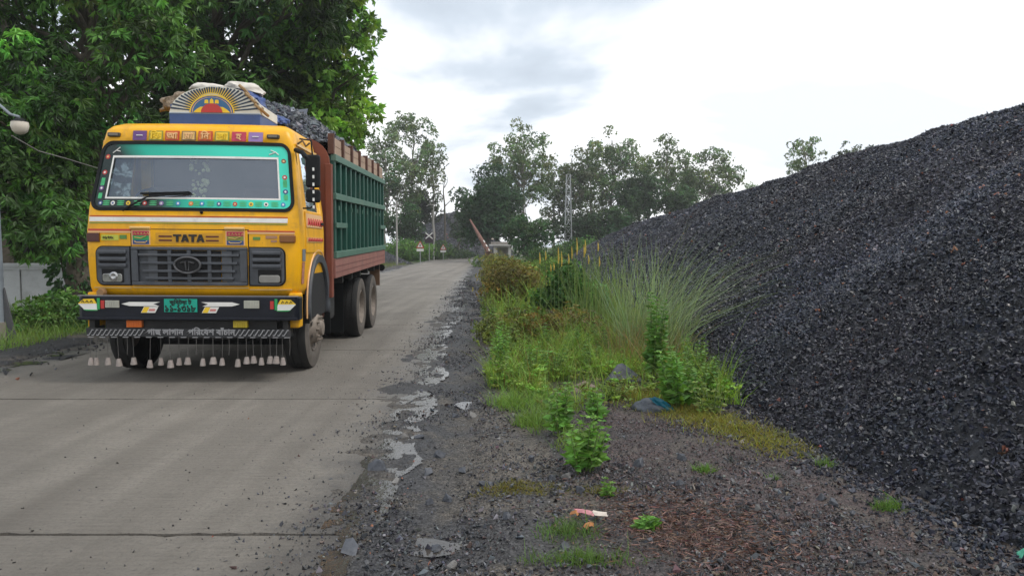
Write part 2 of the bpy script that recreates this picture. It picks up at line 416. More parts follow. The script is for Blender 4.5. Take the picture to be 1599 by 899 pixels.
    # broom lines across the road + grit
    wv = n.new('ShaderNodeTexWave'); wv.wave_type = 'BANDS'; wv.bands_direction = 'Y'; wv.inputs['Scale'].default_value = 7.0; wv.inputs['Distortion'].default_value = 1.6; wv.inputs['Detail'].default_value = 3; wv.inputs['Detail Scale'].default_value = 1.2
    l.new(geo.outputs['Position'], wv.inputs['Vector'])
    gr = n.new('ShaderNodeTexNoise'); gr.inputs['Scale'].default_value = 42; gr.inputs['Detail'].default_value = 8; gr.inputs['Roughness'].default_value = 0.7; l.new(geo.outputs['Position'], gr.inputs['Vector'])
    ad = n.new('ShaderNodeMath'); ad.operation = 'MULTIPLY_ADD'; ad.inputs[1].default_value = -0.5; l.new(sn.outputs['Fac'], ad.inputs[0]); l.new(gr.outputs['Fac'], ad.inputs[2])
    bp = n.new('ShaderNodeBump'); bp.inputs['Strength'].default_value = 0.9; bp.inputs['Distance'].default_value = 0.03
    l.new(ad.outputs[0], bp.inputs['Height']); l.new(bp.outputs[0], b.inputs['Normal'])
    return m
CONC = concrete_mat()
road = MB().poly([(road_r(-6), -6, -0.02), (road_r(-6)-ROAD_W, -6, -0.02), (road_r(104)-ROAD_W, 104, -0.02), (road_r(104), 104, -0.02)]).build('road', mat('joint_bitumen', (0.022, 0.022, 0.024), 0.7, var=0.3, bump=0.5))
tag(road, kind='structure')
y0 = 3.83 - 7.0; k = 0
while y0 < 104:
    y1 = y0 + 3.5
    gap = 0.026 if k == 2 else 0.014
    ya, yb = y0 + gap/2 + (0.006 if k in (1, 2) else 0), y1 - gap/2
    # chipped arrises: jagged edges along both joints
    nx = 70 if yb < 12 else 6
    def edge(y, s):
        o = []
        for i in range(nx+1):
            f = i/nx; X = road_r(y) - ROAD_W*f
            chip = max(0.0, random.gauss(-0.003, 0.010)) if 0 < i < nx and nx > 10 else 0
            mid = 1.6*math.exp(-((f-0.66)/0.12)**2) if (k in (1, 2)) else 0
            o.append((X, y + s*(chip + (0.014*mid*random.uniform(0.5, 1.2) if nx > 10 else 0))))
        return o
    lo = edge(ya, 1); hi = edge(yb, -1)
    vs = [(x, y, SLAB_Z) for x, y in lo] + [(x, y, SLAB_Z) for x, y in hi] + [(x, y, -0.03) for x, y in lo] + [(x, y, -0.03) for x, y in hi]
    n1 = nx+1; fs = []
    for i in range(nx):
        fs += [(i, i+1, n1+i+1, n1+i), (i, 2*n1+i, 2*n1+i+1, i+1), (n1+i, n1+i+1, 3*n1+i+1, 3*n1+i)]
    fs += [(0, n1, 3*n1, 2*n1), (nx, 2*n1+nx, 3*n1+nx, n1+nx)]
    MB().add(vs, fs).build('slab', CONC, road)
    y0 = y1; k += 1

# ------------------------------------------------------------------ soil beside the road (real relief)
def pile_toe(Y): return 2.03 + 0.03*np.maximum(0, Y-6) + 0.16*np.maximum(0, 4.6-Y) + 0.25*(fbm(Y*0.7, Y*0+3.1, 3)-0.5)
def soil_z(X, Y):
    d = X - road_r(Y)
    n1 = fbm(X*1.5+3, Y*0.9+8, 4); n2 = fbm(X*7, Y*7, 3); n3 = fbm(X*22, Y*22, 2)
    mud = SLAB_Z + np.clip((d + 0.16 + (n1-0.5)*1.15)*0.085, -0.06, 0.003) + 0.020*np.clip((d-0.38)/0.35, 0, 1)
    rut = -0.030*np.exp(-((d-0.42)/0.20)**2) + 0.014*np.exp(-((d-0.85)/0.2)**2)
    verge = 0.05*np.clip((d-1.0)/1.0, 0, 1)
    return mud + rut*np.clip((Y-2)/2, 0, 1) + verge + (n2-0.5)*0.030 + (n3-0.5)*0.010
def rows(a, b, step0, grow):
    ys = [a]; s_ = step0
    while ys[-1] < b: ys.append(ys[-1]+s_); s_ *= grow
    return np.array(ys)
def grid_mesh(name, XX, YY, ZZ, m, tint, keep=None):
    nr, nc = XX.shape; V = np.stack([XX, YY, ZZ], -1).reshape(-1, 3)
    i = np.arange(nr*nc).reshape(nr, nc)
    Fs = np.stack([i[:-1, :-1], i[:-1, 1:], i[1:, 1:], i[1:, :-1]], -1).reshape(-1, 4)
    if keep is not None: Fs = Fs[keep.reshape(-1)]
    return np_mesh(name, V, Fs, m, None, tint, smooth=True)
SOIL = attr_mat('damp_soil', rough=0.62, bump=0.7, spec=0.35, bscale=45)
def pebble(m):
    t = m.node_tree; n = t.nodes; l = t.links; b = n['Principled BSDF']; geo = n.new('ShaderNodeNewGeometry'); src = b.inputs['Base Color'].links[0].from_socket
    col = src; hts = []
    for sc_ in (52, 110):
        v = n.new('ShaderNodeTexVoronoi'); v.inputs['Scale'].default_value = sc_; l.new(geo.outputs['Position'], v.inputs['Vector'])
        s1 = n.new('ShaderNodeSeparateColor'); l.new(v.outputs['Color'], s1.inputs[0])
        mr = n.new('ShaderNodeMapRange'); mr.inputs[3].default_value = 0.45; mr.inputs[4].default_value = 1.35; l.new(s1.outputs[0], mr.inputs[0])
        h = n.new('ShaderNodeHueSaturation'); l.new(mr.outputs[0], h.inputs['Value']); l.new(col, h.inputs['Color']); col = h.outputs[0]; hts.append(v.outputs['Distance'])
    l.new(col, b.inputs['Base Color'])
    bp = n.new('ShaderNodeBump'); bp.invert = True; bp.inputs['Strength'].default_value = 0.8; bp.inputs['Distance'].default_value = 0.012; l.new(hts[0], bp.inputs['Height'])
    old = b.inputs['Normal'].links[0].from_socket; l.new(old, bp.inputs['Normal']); l.new(bp.outputs[0], b.inputs['Normal'])
pebble(SOIL)
Ys = rows(2.2, 90, 0.025, 1.0115)
U = np.linspace(0, 1, 125)
YY, UU = np.meshgrid(Ys, U, indexing='ij')
x_lo = road_r(YY) - 0.75; x_hi = pile_toe(YY) + 0.8
XX = x_lo + (x_hi-x_lo)*UU
ZZ = soil_z(XX, YY)
D = XX - road_r(YY)
def lerp(a, b, t): return a*(1-t[..., None]) + np.asarray(b)*t[..., None]
sm = lambda x, a, b: np.clip((x-a)/(b-a), 0, 1)**2*(3-2*np.clip((x-a)/(b-a), 0, 1))
mudc = np.zeros(XX.shape+(3,)) + np.array([0.088, 0.077, 0.064])
nA = fbm(XX*2.2+11, YY*1.4+2, 5); nB = fbm(XX*6+1, YY*6+7, 4)
T = lerp(mudc, (0.045, 0.045, 0.048), sm(nA, 0.48, 0.60)*0.9)
T = lerp(T, (0.036, 0.037, 0.041), np.exp(-((D-0.15)/0.36)**2)*sm(nB, 0.25, 0.5)*0.95)
red = sm(XX + 0.5*(nA-0.5), 0.25, 0.8)*(1-sm(YY, 6.2, 7.2))
T = lerp(T, (0.060, 0.042, 0.040), red*(0.35+0.65*sm(nB, 0.35, 0.6)))
T = lerp(T, (0.055, 0.058, 0.026), sm(YY, 6.4, 8.0)*sm(D, 0.6, 1.1))
T = T*(0.8+0.4*nB[..., None])
o = grid_mesh('shoulder', XX, YY, ZZ, SOIL, T.reshape(-1, 3)); tag(o, kind='structure')

# left shoulder
Ys2 = rows(4, 60, 0.05, 1.01); U2 = np.linspace(0, 1, 90)
Y2, U2_ = np.meshgrid(Ys2, U2, indexing='ij')
xl = road_r(Y2) - ROAD_W
X2 = xl - 1.9 + 2.4*U2_
D2 = xl - X2                       # positive outwards
Z2 = SLAB_Z + np.clip((D2 + 0.1 + (fbm(X2*1.5, Y2*1.1, 4)-0.5)*1.5)*0.07, -0.06, 0.03) + (fbm(X2*6, Y2*6, 3)-0.5)*0.05 - 0.03*sm(D2, 1.2, 2.0)
T2 = lerp(np.zeros(X2.shape+(3,))+np.array([0.085, 0.075, 0.064]), (0.028, 0.028, 0.032), sm(fbm(X2*2, Y2*1.3, 4), 0.42, 0.55))
o = grid_mesh('shoulder', X2, Y2, Z2, SOIL, T2.reshape(-1, 3)); tag(o, kind='structure')

# puddles standing on the broken road edge
WATER = mat('muddy_water', (0.050, 0.044, 0.038), 0.08, spec=0.55, bump=0.15, bscale=26, var=0.3, vscale=5)
def puddle(name, XX, YY, mask, z):
    nr, nc = XX.shape; mask = mask.astype(int); kp = (mask[:-1, :-1]+mask[1:, 1:]+mask[1:, :-1]+mask[:-1, 1:]) >= 2
    if kp.sum() < 4: return
    i = np.arange(nr*nc).reshape(nr, nc)
    Fs = np.stack([i[:-1, :-1], i[:-1, 1:], i[1:, 1:], i[1:, :-1]], -1).reshape(-1, 4)[kp.reshape(-1)]
    used = np.unique(Fs); remap = -np.ones(nr*nc, int); remap[used] = np.arange(len(used))
    V = np.stack([XX, YY, np.zeros_like(XX)+z], -1).reshape(-1, 3)[used]
    o = np_mesh(name, V, remap[Fs], WATER, None, None, True); tag(o, kind='structure')
Yp = rows(2.8, 40, 0.012, 1.006); Up = np.linspace(-0.7, 0.6, 120)
YP, UP = np.meshgrid(Yp, Up, indexing='ij'); XP = road_r(YP)+UP
nP = fbm(XP*2.4+31, YP*1.15+4, 4); nQ = fbm(XP*9, YP*5, 3)
band = np.exp(-((UP+0.02+0.45*(fbm(YP*0.35, YP*0+9, 2)-0.5))/0.20)**2)
sp_ = soil_z(XP, YP); wet = ((nP*0.6+band*0.34) > 0.515) & (sp_ > 0.021) & (sp_ < 0.0355)
puddle('puddle', XP, YP, wet, 0.0325)
# the wider dip near the camera and two on the mud
for (px, py, rx, ry) in ((665, 858, 0.26, 0.10), (735, 635, 0.13, 0.17), (645, 600, 0.10, 0.35)):
    c = G(px, py); gx, gy = np.meshgrid(np.linspace(-1, 1, 60), np.linspace(-1, 1, 60), indexing='xy')
    Xq = c.x+gx*rx*1.4; Yq = c.y+gy*ry*1.4
    msk = (gx**2+gy**2 + 1.2*(fbm(Xq*6, Yq*6, 3)-0.5)) < 0.55
    puddle('puddle', Xq, Yq, msk, float(np.percentile(soil_z(Xq[msk], Yq[msk]), 50)))
Yl = rows(8, 16, 0.03, 1.0); Ul = np.linspace(-0.4, 1.3, 60)
YL, UL = np.meshgrid(Yl, Ul, indexing='ij'); XL = road_r(YL)-ROAD_W-UL
puddle('puddle', XL, YL, (fbm(XL*2.2, YL*2.6, 3) > 0.66), 0.036)

# ------------------------------------------------------------------ the big heap of crushed coal-black stone
def crest_h(Y): return 3.60 - 0.027*np.maximum(0, Y-16) - 0.05*np.maximum(0, Y-46) + 0.34*(fbm(Y*0.33, Y*0+1.3, 3)-0.5)
def heap_z(X, Y):
    t = X - pile_toe(Y)
    s_ = 0.70*t + 0.10*np.exp(-np.abs(t)*2.5)*0 + 0.42*(fbm(X*0.22+2, Y*0.55, 4)-0.5)*np.clip(t/1.5, 0, 1) + 0.09*(fbm(X*1.6+9, Y*1.3, 3)-0.5)*np.clip(t, 0, 1)
    H = np.maximum(0.15, crest_h(Y)) - 0.03*np.maximum(0, X-7.5)
    k_ = 0.10
    h = np.clip(0.5+0.5*(H-s_)/k_, 0, 1)
    return H*(1-h)+s_*h - k_*h*(1-h)
HEAP = mat('heap_dust', (0.017, 0.019, 0.025), 0.75, var=0.5, vscale=9, bump=1.0, bscale=22)
Yh = rows(-4, 80, 0.12, 1.006); Uh = np.concatenate([np.linspace(-0.12, 6.2, 72), np.linspace(6.4, 16, 16)])
YH, UH = np.meshgrid(Yh, Uh, indexing='ij'); XH = pile_toe(YH)+UH; ZH = heap_z(XH, YH)
ZH = ZH-0.035; ZH[:, 0] = -0.08
pile = empty('gravel_heap', (0, 0, 0)); tag(pile, 'huge sloping heap of black crushed stone along the right of the road', 'gravel heap', kind='stuff')
o = grid_mesh('heap_core', XH, YH, ZH, HEAP, None); o.parent = pile
P_, S_ = [], []
for (ya, yb, size, dens) in ((2.2, 6.5, 0.035, 2050), (6.5, 10, 0.041, 1150), (10, 16, 0.052, 560), (16, 30, 0.080, 170), (30, 56, 0.118, 60)):
    n = int((yb-ya)*5.6*1.22*dens)
    Y = rng.uniform(ya, yb, n); X = pile_toe(Y)-0.25+rng.random(n)*5.95
    ok = (X < 0.72*Y+0.35) | ((X < 0.72*Y+1.5) & (rng.random(n) < 0.45))
    X, Y = X[ok], Y[ok]
    t = X-pile_toe(Y); ok = (t > 0) | (rng.random(len(X)) < np.exp(t*9)); X, Y = X[ok], Y[ok]
    z = np.maximum(heap_z(X, Y), soil_z(X, Y)) + size*0.12
    P_.append(np.stack([X, Y, z], 1)); S_.append(size*np.exp(rng.normal(0, 0.28, len(X))))
Pp = np.concatenate(P_); Sp = np.concatenate(S_)
# crest line stones so the skyline is broken
Y = rng.uniform(6, 55, 4000); X = pile_toe(Y)+crest_h(Y)/0.7+rng.normal(0, 0.35, 4000)
Pp = np.concatenate([Pp, np.stack([X, Y, heap_z(X, Y)+0.01], 1)]); Sp = np.concatenate([Sp, 0.05*np.exp(rng.normal(0, .3, 4000))*np.clip(Y/16, 0.8, 2)])
ht = coal_tints(len(Pp)); bn_ = sm(fbm(Pp[:, 0]*0.8, Pp[:, 1]*0.5+4, 4), 0.42, 0.62)[:, None]
ht = ht*(1-0.3*bn_) + np.array([0.046, 0.036, 0.044])*0.3*bn_
# darker under-layer filling the gaps between the surface stones
n = 17000; Y = 2.2+14*rng.random(n)**1.4; X = pile_toe(Y)+5.6*rng.random(n); ok = X < 0.72*Y+0.35; X, Y = X[ok], Y[ok]; n = len(X)
o = stones('under_stones', np.stack([X, Y, heap_z(X, Y)-0.022], 1), 0.062*np.clip(0.7+Y*0.04, 0.8, 1.4)*np.exp(rng.normal(0, .2, n)), coal_tints(n), STONE, pile, PROTO_FINE); tag(o, kind='stuff')
ht = ht*(0.72+0.6*sm(fbm(Pp[:, 0]*0.45+3, Pp[:, 1]*0.35+9, 3), 0.3, 0.7))[:, None]
nr_ = Pp[:, 1] < 5.4
o = stones('loose_stones', Pp[nr_], Sp[nr_], ht[nr_], STONE, pile); tag(o, kind='stuff')
o = stones('loose_stones', Pp[~nr_], Sp[~nr_]*1.1, ht[~nr_], STONE, pile, PROTO_FINE); tag(o, kind='stuff')

# far heap closing the road, and the little grey heap by the far left verge
def cone_heap(name, c, rx, ry, h, base, n, size, label):
    a = np.linspace(0, 2*math.pi, 49)[:-1]; rr = np.linspace(0, 1, 16)
    A, RR = np.meshgrid(a, rr, indexing='ij')
    prof = np.where(RR < 0.22, 1-RR*0.35, (1-RR)/(0.78)*0.923)
    X = c[0]+np.cos(A)*RR*rx; Y = c[1]+np.sin(A)*RR*ry
    Z = h*prof*(1+0.25*(fbm(X*0.4, Y*0.4, 3)-0.5)*(RR < 0.95)) - 0.05
    nr, nc = X.shape; i = np.arange(nr*nc).reshape(nr, nc)
    Fs = np.stack([i, np.roll(i, -1, 0)], 0)
    F4 = np.stack([i[:, :-1], i[:, 1:], np.roll(i, -1, 0)[:, 1:], np.roll(i, -1, 0)[:, :-1]], -1).reshape(-1, 4)
    root = empty(name, (0, 0, 0)); tag(root, label, 'gravel heap', kind='stuff')
    o = np_mesh('heap_core', np.stack([X, Y, Z], -1).reshape(-1, 3), F4, HEAP if base is None else base, root, None, False)
    th = rng.uniform(math.pi, 2*math.pi, n); r_ = np.sqrt(rng.random(n))
    X = c[0]+np.cos(th)*r_*rx; Y = c[1]+np.sin(th)*r_*ry; pr = np.where(r_ < 0.22, 1-r_*0.35, (1-r_)/0.78*0.923)
    Z = h*pr*(1+0.25*(fbm(X*0.4, Y*0.4, 3)-0.5)*(r_ < 0.95)) - 0.03
    o = stones('loose_stones', np.stack([X, Y, Z], 1), size*np.exp(rng.normal(0, .3, n)), coal_tints(n, (0.05, 0.054, 0.066)), STONE, root, PROTO_FINE); tag(o, kind='stuff')
    return root
c = P(705, 400, 108)
cone_heap('gravel_heap', (c.x, 110, 0), 10, 8, 6.6, None, 3200, 0.30, 'distant grey black stone heap closing the end of the road')
c = P(607, 400, 68)
cone_heap('gravel_heap', (c.x-1.3, 69, 0), 3.4, 2.6, 1.25, None, 1500, 0.12, 'small low grey gravel heap behind the truck tail by the left verge')

# ------------------------------------------------------------------ stones strewn along the broken road edge
n = 26000
Y = 2.6 + 30*rng.random(n)**1.9
d = rng.normal(0.26, 0.36, n); X = road_r(Y)+d
cl = fbm(X*2.6+5, Y*1.7+3, 4)
ok = (rng.random(n) < sm(cl, 0.42, 0.58)*0.9+0.06)
n_g = 30000
Yg = rng.uniform(2.8, 7.0, n_g); Xg = rng.uniform(-0.3, 2.5, n_g)
okg = (Xg < pile_toe(Yg)+0.15) & (rng.random(n_g) < sm(fbm(Xg*1.9+2, Yg*1.9+1, 4), 0.40, 0.56)*(0.45+0.55*sm(Xg+0.0*Yg, 0.0, 0.4)))
X = np.concatenate([X[ok], Xg[okg]]); Y = np.concatenate([Y[ok], Yg[okg]])
size = 0.020*np.exp(rng.normal(0, 0.42, len(X)))*np.clip(0.8+Y*0.03, 1, 2.0)
z = np.maximum(soil_z(X, Y), np.where(X < road_r(Y), SLAB_Z, -1)) + size*0.15
tt = coal_tints(len(X), (0.040, 0.042, 0.050))
k_ = rng.random(len(X)) < np.where(X > 0.3, 0.30, 0.10); tt[k_] = tints(k_.sum(), (0.095, 0.068, 0.060), 0.3, 0.1)
k_ = rng.random(len(X)) < 0.14; tt[k_] = tints(k_.sum(), (0.13, 0.13, 0.135), 0.25, 0.05)
bg_ = size > 0.022; z3 = np.stack([X, Y, z], 1)
o = stones('edge_gravel', z3[~bg_], size[~bg_], tt[~bg_], STONE, None, PROTO_FINE); tag(o, 'smaller black and grey stone chips strewn along the broken road edge', 'gravel', kind='stuff')
o = stones('edge_gravel', z3[bg_], size[bg_], tt[bg_], STONE, None, PROTO_FINE); tag(o, 'coarser black and grey stone chips strewn along the broken road edge', 'gravel', kind='stuff')
n = 37000; Yf = 2.8+4.4*rng.random(n); Xf = -0.35+2.75*rng.random(n)
ok = (Xf < pile_toe(Yf)+0.05) & (rng.random(n) < 0.25+0.75*sm(Xf+0.35*(fbm(Xf*1.6, Yf*1.6, 3)-0.5), 0.05, 0.55)) & (rng.random(n) < 0.35+0.65*sm(fbm(Xf*2.7+8, Yf*2.7, 3), 0.36, 0.5)); Xf, Yf = Xf[ok], Yf[ok]; n = len(Xf)
sf = 0.0145*np.exp(rng.normal(0, 0.35, n)); tf = tints(n, (0.050, 0.047, 0.051), 0.35, 0.08); k_ = rng.random(n) < 0.30; tf[k_] = tints(k_.sum(), (0.070, 0.046, 0.042), 0.3, 0.08); k_ = rng.random(n) < 0.10; tf[k_] = tints(k_.sum(), (0.14, 0.14, 0.14), 0.2, 0.05)
o = stones('fine_gravel', np.stack([Xf, Yf, soil_z(Xf, Yf)+sf*0.2], 1), sf, tf, STONE, None, PROTO_FINE); tag(o, 'fine reddish grey stone chips between the weeds and the heap', 'gravel', kind='stuff')
n = 16000; Yf = 2.8+24*rng.random(n)**1.7; Xf = road_r(Yf)+rng.normal(0.28, 0.30, n); ok = rng.random(n) < 0.15+0.85*sm(fbm(Xf*2.6+5, Yf*1.7+3, 4), 0.40, 0.55); Xf, Yf = Xf[ok], Yf[ok]; n = len(Xf)
sf = 0.0125*np.exp(rng.normal(0, 0.35, n))*np.clip(0.7+Yf*0.05, 1, 2)
o = stones('fine_gravel', np.stack([Xf, Yf, np.maximum(soil_z(Xf, Yf), np.where(Xf < road_r(Yf), SLAB_Z, -1))+sf*0.2], 1), sf, coal_tints(n, (0.034, 0.035, 0.040)), STONE, None, PROTO_FINE); tag(o, 'fine black stone chips in the mud of the road edge', 'gravel', kind='stuff')
n = 2200; Y = 7+12*rng.random(n); X = road_r(Y)-ROAD_W-rng.normal(0.5, 0.5, n)
size = 0.035*np.exp(rng.normal(0, 0.5, n))
o = stones('edge_gravel', np.stack([X, Y, np.full(n, 0.045)], 1), size, coal_tints(n, (0.035, 0.037, 0.042)), STONE); tag(o, 'black stone chips on the muddy left edge of the road', 'gravel', kind='stuff')
# crumbs on the slab
n = 900; Y = 3.4+14*rng.random(n)**1.5; X = road_r(Y)-np.abs(rng.normal(0, 1.5, n)); X = np.maximum(X, road_r(Y)-5.4)
o = stones('grit', np.stack([X, Y, np.full(n, SLAB_Z+0.003)], 1), 0.011*np.exp(rng.normal(0, .45, n)), coal_tints(n, (0.035, 0.034, 0.034)), STONE); tag(o, 'dark grit scattered over the concrete road', 'grit', kind='stuff')

# ================================================================== TREES AND PLANTS
def limb(mb, a, b, r0, r1, wob=0.12, n=7, sag=0.0):
    a = Vector(a); b = Vector(b); L_ = (b-a).length; pts = []; rs = []
    for i in range(n):
        t = i/(n-1); p = a.lerp(b, t)
        if 0 < i < n-1: p += Vector((random.gauss(0, 1), random.gauss(0, 1), random.gauss(0, 0.6)))*wob*L_*0.16
        p.z += math.sin(t*math.pi)*sag*L_
        pts.append(p); rs.append(r0+(r1-r0)*t)
    mb.tube(pts, rs, 8 if r0 > 0.05 else 5)
def foliage(name, clumps, rosette_dens, per, ln, wd, droop, tint, m, parent, var=0.22, shell=0.55, spread=1.0, tvar=0.25):
    """clumps: (x,y,z,rx,ry,rz); leaves in rosettes through the outer half of each clump"""
    ps, ax, tn = [], [], []
    for c in clumps:
        c = np.array(c[:6], float); area = (c[3]*c[4]+c[4]*c[5]+c[3]*c[5])/3
        n = max(6, int(rosette_dens*area)); d = rand_dirs(n)
        d[:, 2] += 0.18; d = unit(d)
        rad = shell+(1-shell)*rng.random((n, 1))**0.5
        wob_ = 0.75+0.5*rng.random((n, 1))
        ps.append(c[:3]+d*rad*wob_*c[3:6]); ax.append(d)
        base = np.array(tint)*max(0.45, 1+rng.normal(0, tvar))*np.array([1+rng.normal(0, 0.10), 1, 1+rng.normal(0, 0.1)])
        tn.append(np.repeat(tints(n, base, var, 0.08), per, axis=0))
    p, d = rosettes(np.concatenate(ps), np.concatenate(ax), per, ln, droop, spread)
    k_ = len(p)
    return leaves(name, p, d, ln*rng.uniform(0.65, 1.2, k_), wd*rng.uniform(0.7, 1.2, k_), np.concatenate(tn), m, parent)
def tree(name, label, base, top, r, clumps, bark, fol, limbs=1.0, group=None, lean=0.0, twigs=True):
    root = empty(name, base); tag(root, label, 'tree', group)
    mb = MB(); b = Vector((0, 0, -0.1)); tp = Vector(top)-Vector(base)
    pts = []; rs = []
    for i in range(9):
        t = i/8; p = b.lerp(tp, t)
        if 0 < i < 8: p += Vector((random.gauss(0, 0.06), random.gauss(0, 0.06), 0))*r*8
        pts.append(p); rs.append(r*(1.25-0.35*min(1, t*6))*(1-0.72*t))
    mb.tube(pts, rs, 10)
    mb.build('trunk', bark, root, smooth=60)
    mb = MB(); loc = []
    for c in clumps:
        cc = Vector(c[:3])-Vector(base); loc.append((cc.x, cc.y, cc.z)+tuple(c[3:6]))
        if random.random() < limbs:
            t = min(0.96, max(0.25, (cc.z-0.30*(Vector((cc.x, cc.y, 0))-Vector((tp.x, tp.y, 0))).length)/max(0.1, tp.z)-0.10))
            i = t*8; i0 = min(7, int(i)); a = pts[i0].lerp(pts[i0+1], i-i0)
            rr = r*(1-0.7*t)*0.45
            limb(mb, a, cc, rr, rr*0.2, 0.25, 7, 0.05)
    if mb.v: mb.build('branches', bark, root, smooth=60)
    foliage('crown', loc, parent=root, **fol)
    return root
def ell_clumps(c, rad, n, r0, r1, top_bias=0.0, squash=0.8, seed=None, hollow=0.35):
    o = []; r_ = random.Random(seed)
    while len(o) < n:
        v = Vector((r_.uniform(-1, 1), r_.uniform(-1, 1), r_.uniform(-1, 1)))
        if not hollow < v.length < 1: continue
        if v.z < 0 and r_.random() < top_bias: continue
        q = r_.uniform(r0, r1)
        o.append((c[0]+v.x*rad[0], c[1]+v.y*rad[1], c[2]+v.z*rad[2], q, q, q*squash))
    return o

# --- near trees on the left (drooping compound leaves)
FOL_A = dict(rosette_dens=140, per=9, ln=0.20, wd=0.060, droop=1.0, tint=(0.074, 0.176, 0.031), m=LEAF, var=0.38, shell=0.4, tvar=0.6)
cl = []; r_ = random.Random(3)
for i in range(125):
    px = r_.uniform(-130, 285); py = r_.uniform(-330, 350)
    if px > 120 and py > 215: continue
    if px < 120 and py > 300 and r_.random() < 0.35: continue
    q = r_.uniform(0.42, 0.85); c = P(px, py, r_.uniform(14.2, 18.0)); cl.append((c.x, c.y, c.z, q, q, q*0.9))
for i in range(46):
    px = r_.uniform(-40, 132); py = r_.uniform(150, 372); q = r_.uniform(0.30, 0.55); c = P(px, py, r_.uniform(13.6, 15.6)); cl.append((c.x, c.y, c.z, q, q, q*1.1))
b = P(122, 480, 17.0)
tree('broadleaf_tree', 'tall dark tree with drooping leaves and a vine covered trunk left of the truck', (b.x, b.y, -0.05), P(140, -150, 16.5), 0.30, cl, BARK, FOL_A, limbs=0.5)
treeA_base = b
# vine round that trunk
vine = empty('climbing_vine', (b.x, b.y, -0.05)); tag(vine, 'leafy climbing vine wrapped round the trunk beside the white wall', 'vine')
n = 1500; th = rng.uniform(0, 2*math.pi, n); zz_ = rng.uniform(0.15, 4.2, n); rr = 0.34+0.25*rng.random(n)**1.5
vp = np.stack([np.cos(th)*rr, np.sin(th)*rr, zz_], 1); vd = np.stack([np.cos(th), np.sin(th), -0.9+0*th], 1)
leaves('leaves', vp, vd+rand_dirs(n)*0.5, 0.15, 0.10, tints(n, (0.04, 0.105, 0.03), 0.3, 0.1), LEAF, vine)
mb = MB()
for k in range(3):
    mb.tube([(math.cos(k*2.1+i*0.5)*0.31, math.sin(k*2.1+i*0.5)*0.31, 0.05+i*0.42) for i in range(10)], 0.018, 6)
mb.build('stem', BARK, vine)

cl = []
for i in range(22):
    px = r_.uniform(-160, 60); py = r_.uniform(-260, 160); q = r_.uniform(0.6, 1.1); c = P(px, py, r_.uniform(19, 22)); cl.append((c.x, c.y, c.z, q, q, q*0.9))
b = P(6, 480, 20.0)
tree('broadleaf_tree', 'bare lower trunk of a tree at the extreme left top corner, leaves around it', (b.x, b.y, -0.05), P(4, -200, 20), 0.28, cl, BARK, dict(FOL_A, rosette_dens=90, tint=(0.05, 0.12, 0.025)), limbs=0.4)

cl = []
for i in range(95):
    px = r_.uniform(150, 545); py = r_.uniform(-330, 195); q = r_.uniform(0.6, 1.15)
    if px > 450 and py > 90: continue
    c = P(px, py, r_.uniform(19.5, 24.0)); cl.append((c.x, c.y, c.z, q, q, q*0.9))
b = P(330, 450, 22)
tree('broadleaf_tree', 'dark dense tree directly behind the truck cab roof', (b.x, b.y, -0.05), P(340, -150, 22), 0.38, cl, BARK, dict(FOL_A, rosette_dens=74, ln=0.28, wd=0.075, tint=(0.050, 0.115, 0.026), tvar=0.5), limbs=0.5)

cl = []
for (px, py, q) in ((470, 60, 1.2), (505, 40, 1.2), (545, 25, 1.0), (562, 60, 0.75), (520, 90, 1.0), (470, 130, 1.1), (505, 150, 1.1), (548, 120, 0.95), (575, 130, 0.5), (560, 165, 0.75),
                    (575, 195, 0.5), (530, 180, 1.0), (490, 200, 1.1), (545, 215, 0.75), (570, 225, 0.45), (455, 190, 1.0), (430, 60, 1.1), (430, 130, 1.1), (500, 255, 1.1), (540, 250, 0.9),
                    (480, -30, 1.3), (530, -50, 1.2), (440, -60, 1.3), (560, -20, 0.9), (578, 40, 0.5), (582, 160, 0.35), (400, 0, 1.2), (490, -110, 1.2), (535, -115, 1.0)):
    for k in range(3):
        c = P(px-14+r_.gauss(0, 11), py+r_.gauss(0, 11), r_.uniform(21.5, 25.5)); s_ = q*r_.uniform(0.45, 0.72); cl.append((c.x, c.y, c.z, s_, s_, s_*0.85))
b = P(432, 450, 24)
tree('mango_tree', 'bright green bushy tree rising behind the truck cargo body', (b.x, b.y, -0.05), P(505, 20, 24), 0.33, cl, BARK,
     dict(rosette_dens=100, per=8, ln=0.25, wd=0.125, droop=0.45, tint=(0.155, 0.290, 0.042), m=LEAF, var=0.3, shell=0.7, tvar=0.5), limbs=0.6)
cl = []
for i in range(60):
    px = r_.uniform(-60, 500); py = r_.uniform(-230, 330); q = r_.uniform(1.0, 1.8); c = P(px, py, r_.uniform(28, 33)); cl.append((c.x, c.y, c.z, q, q, q))
b = P(250, 420, 30)
tree('broadleaf_tree', 'shadowy tree filling the gaps at the back of the left grove', (b.x, b.y, -0.05), P(250, -100, 30), 0.4, cl, BARK, dict(FOL_A, rosette_dens=55, ln=0.32, wd=0.12, tint=(0.035, 0.085, 0.022)), limbs=0.3)

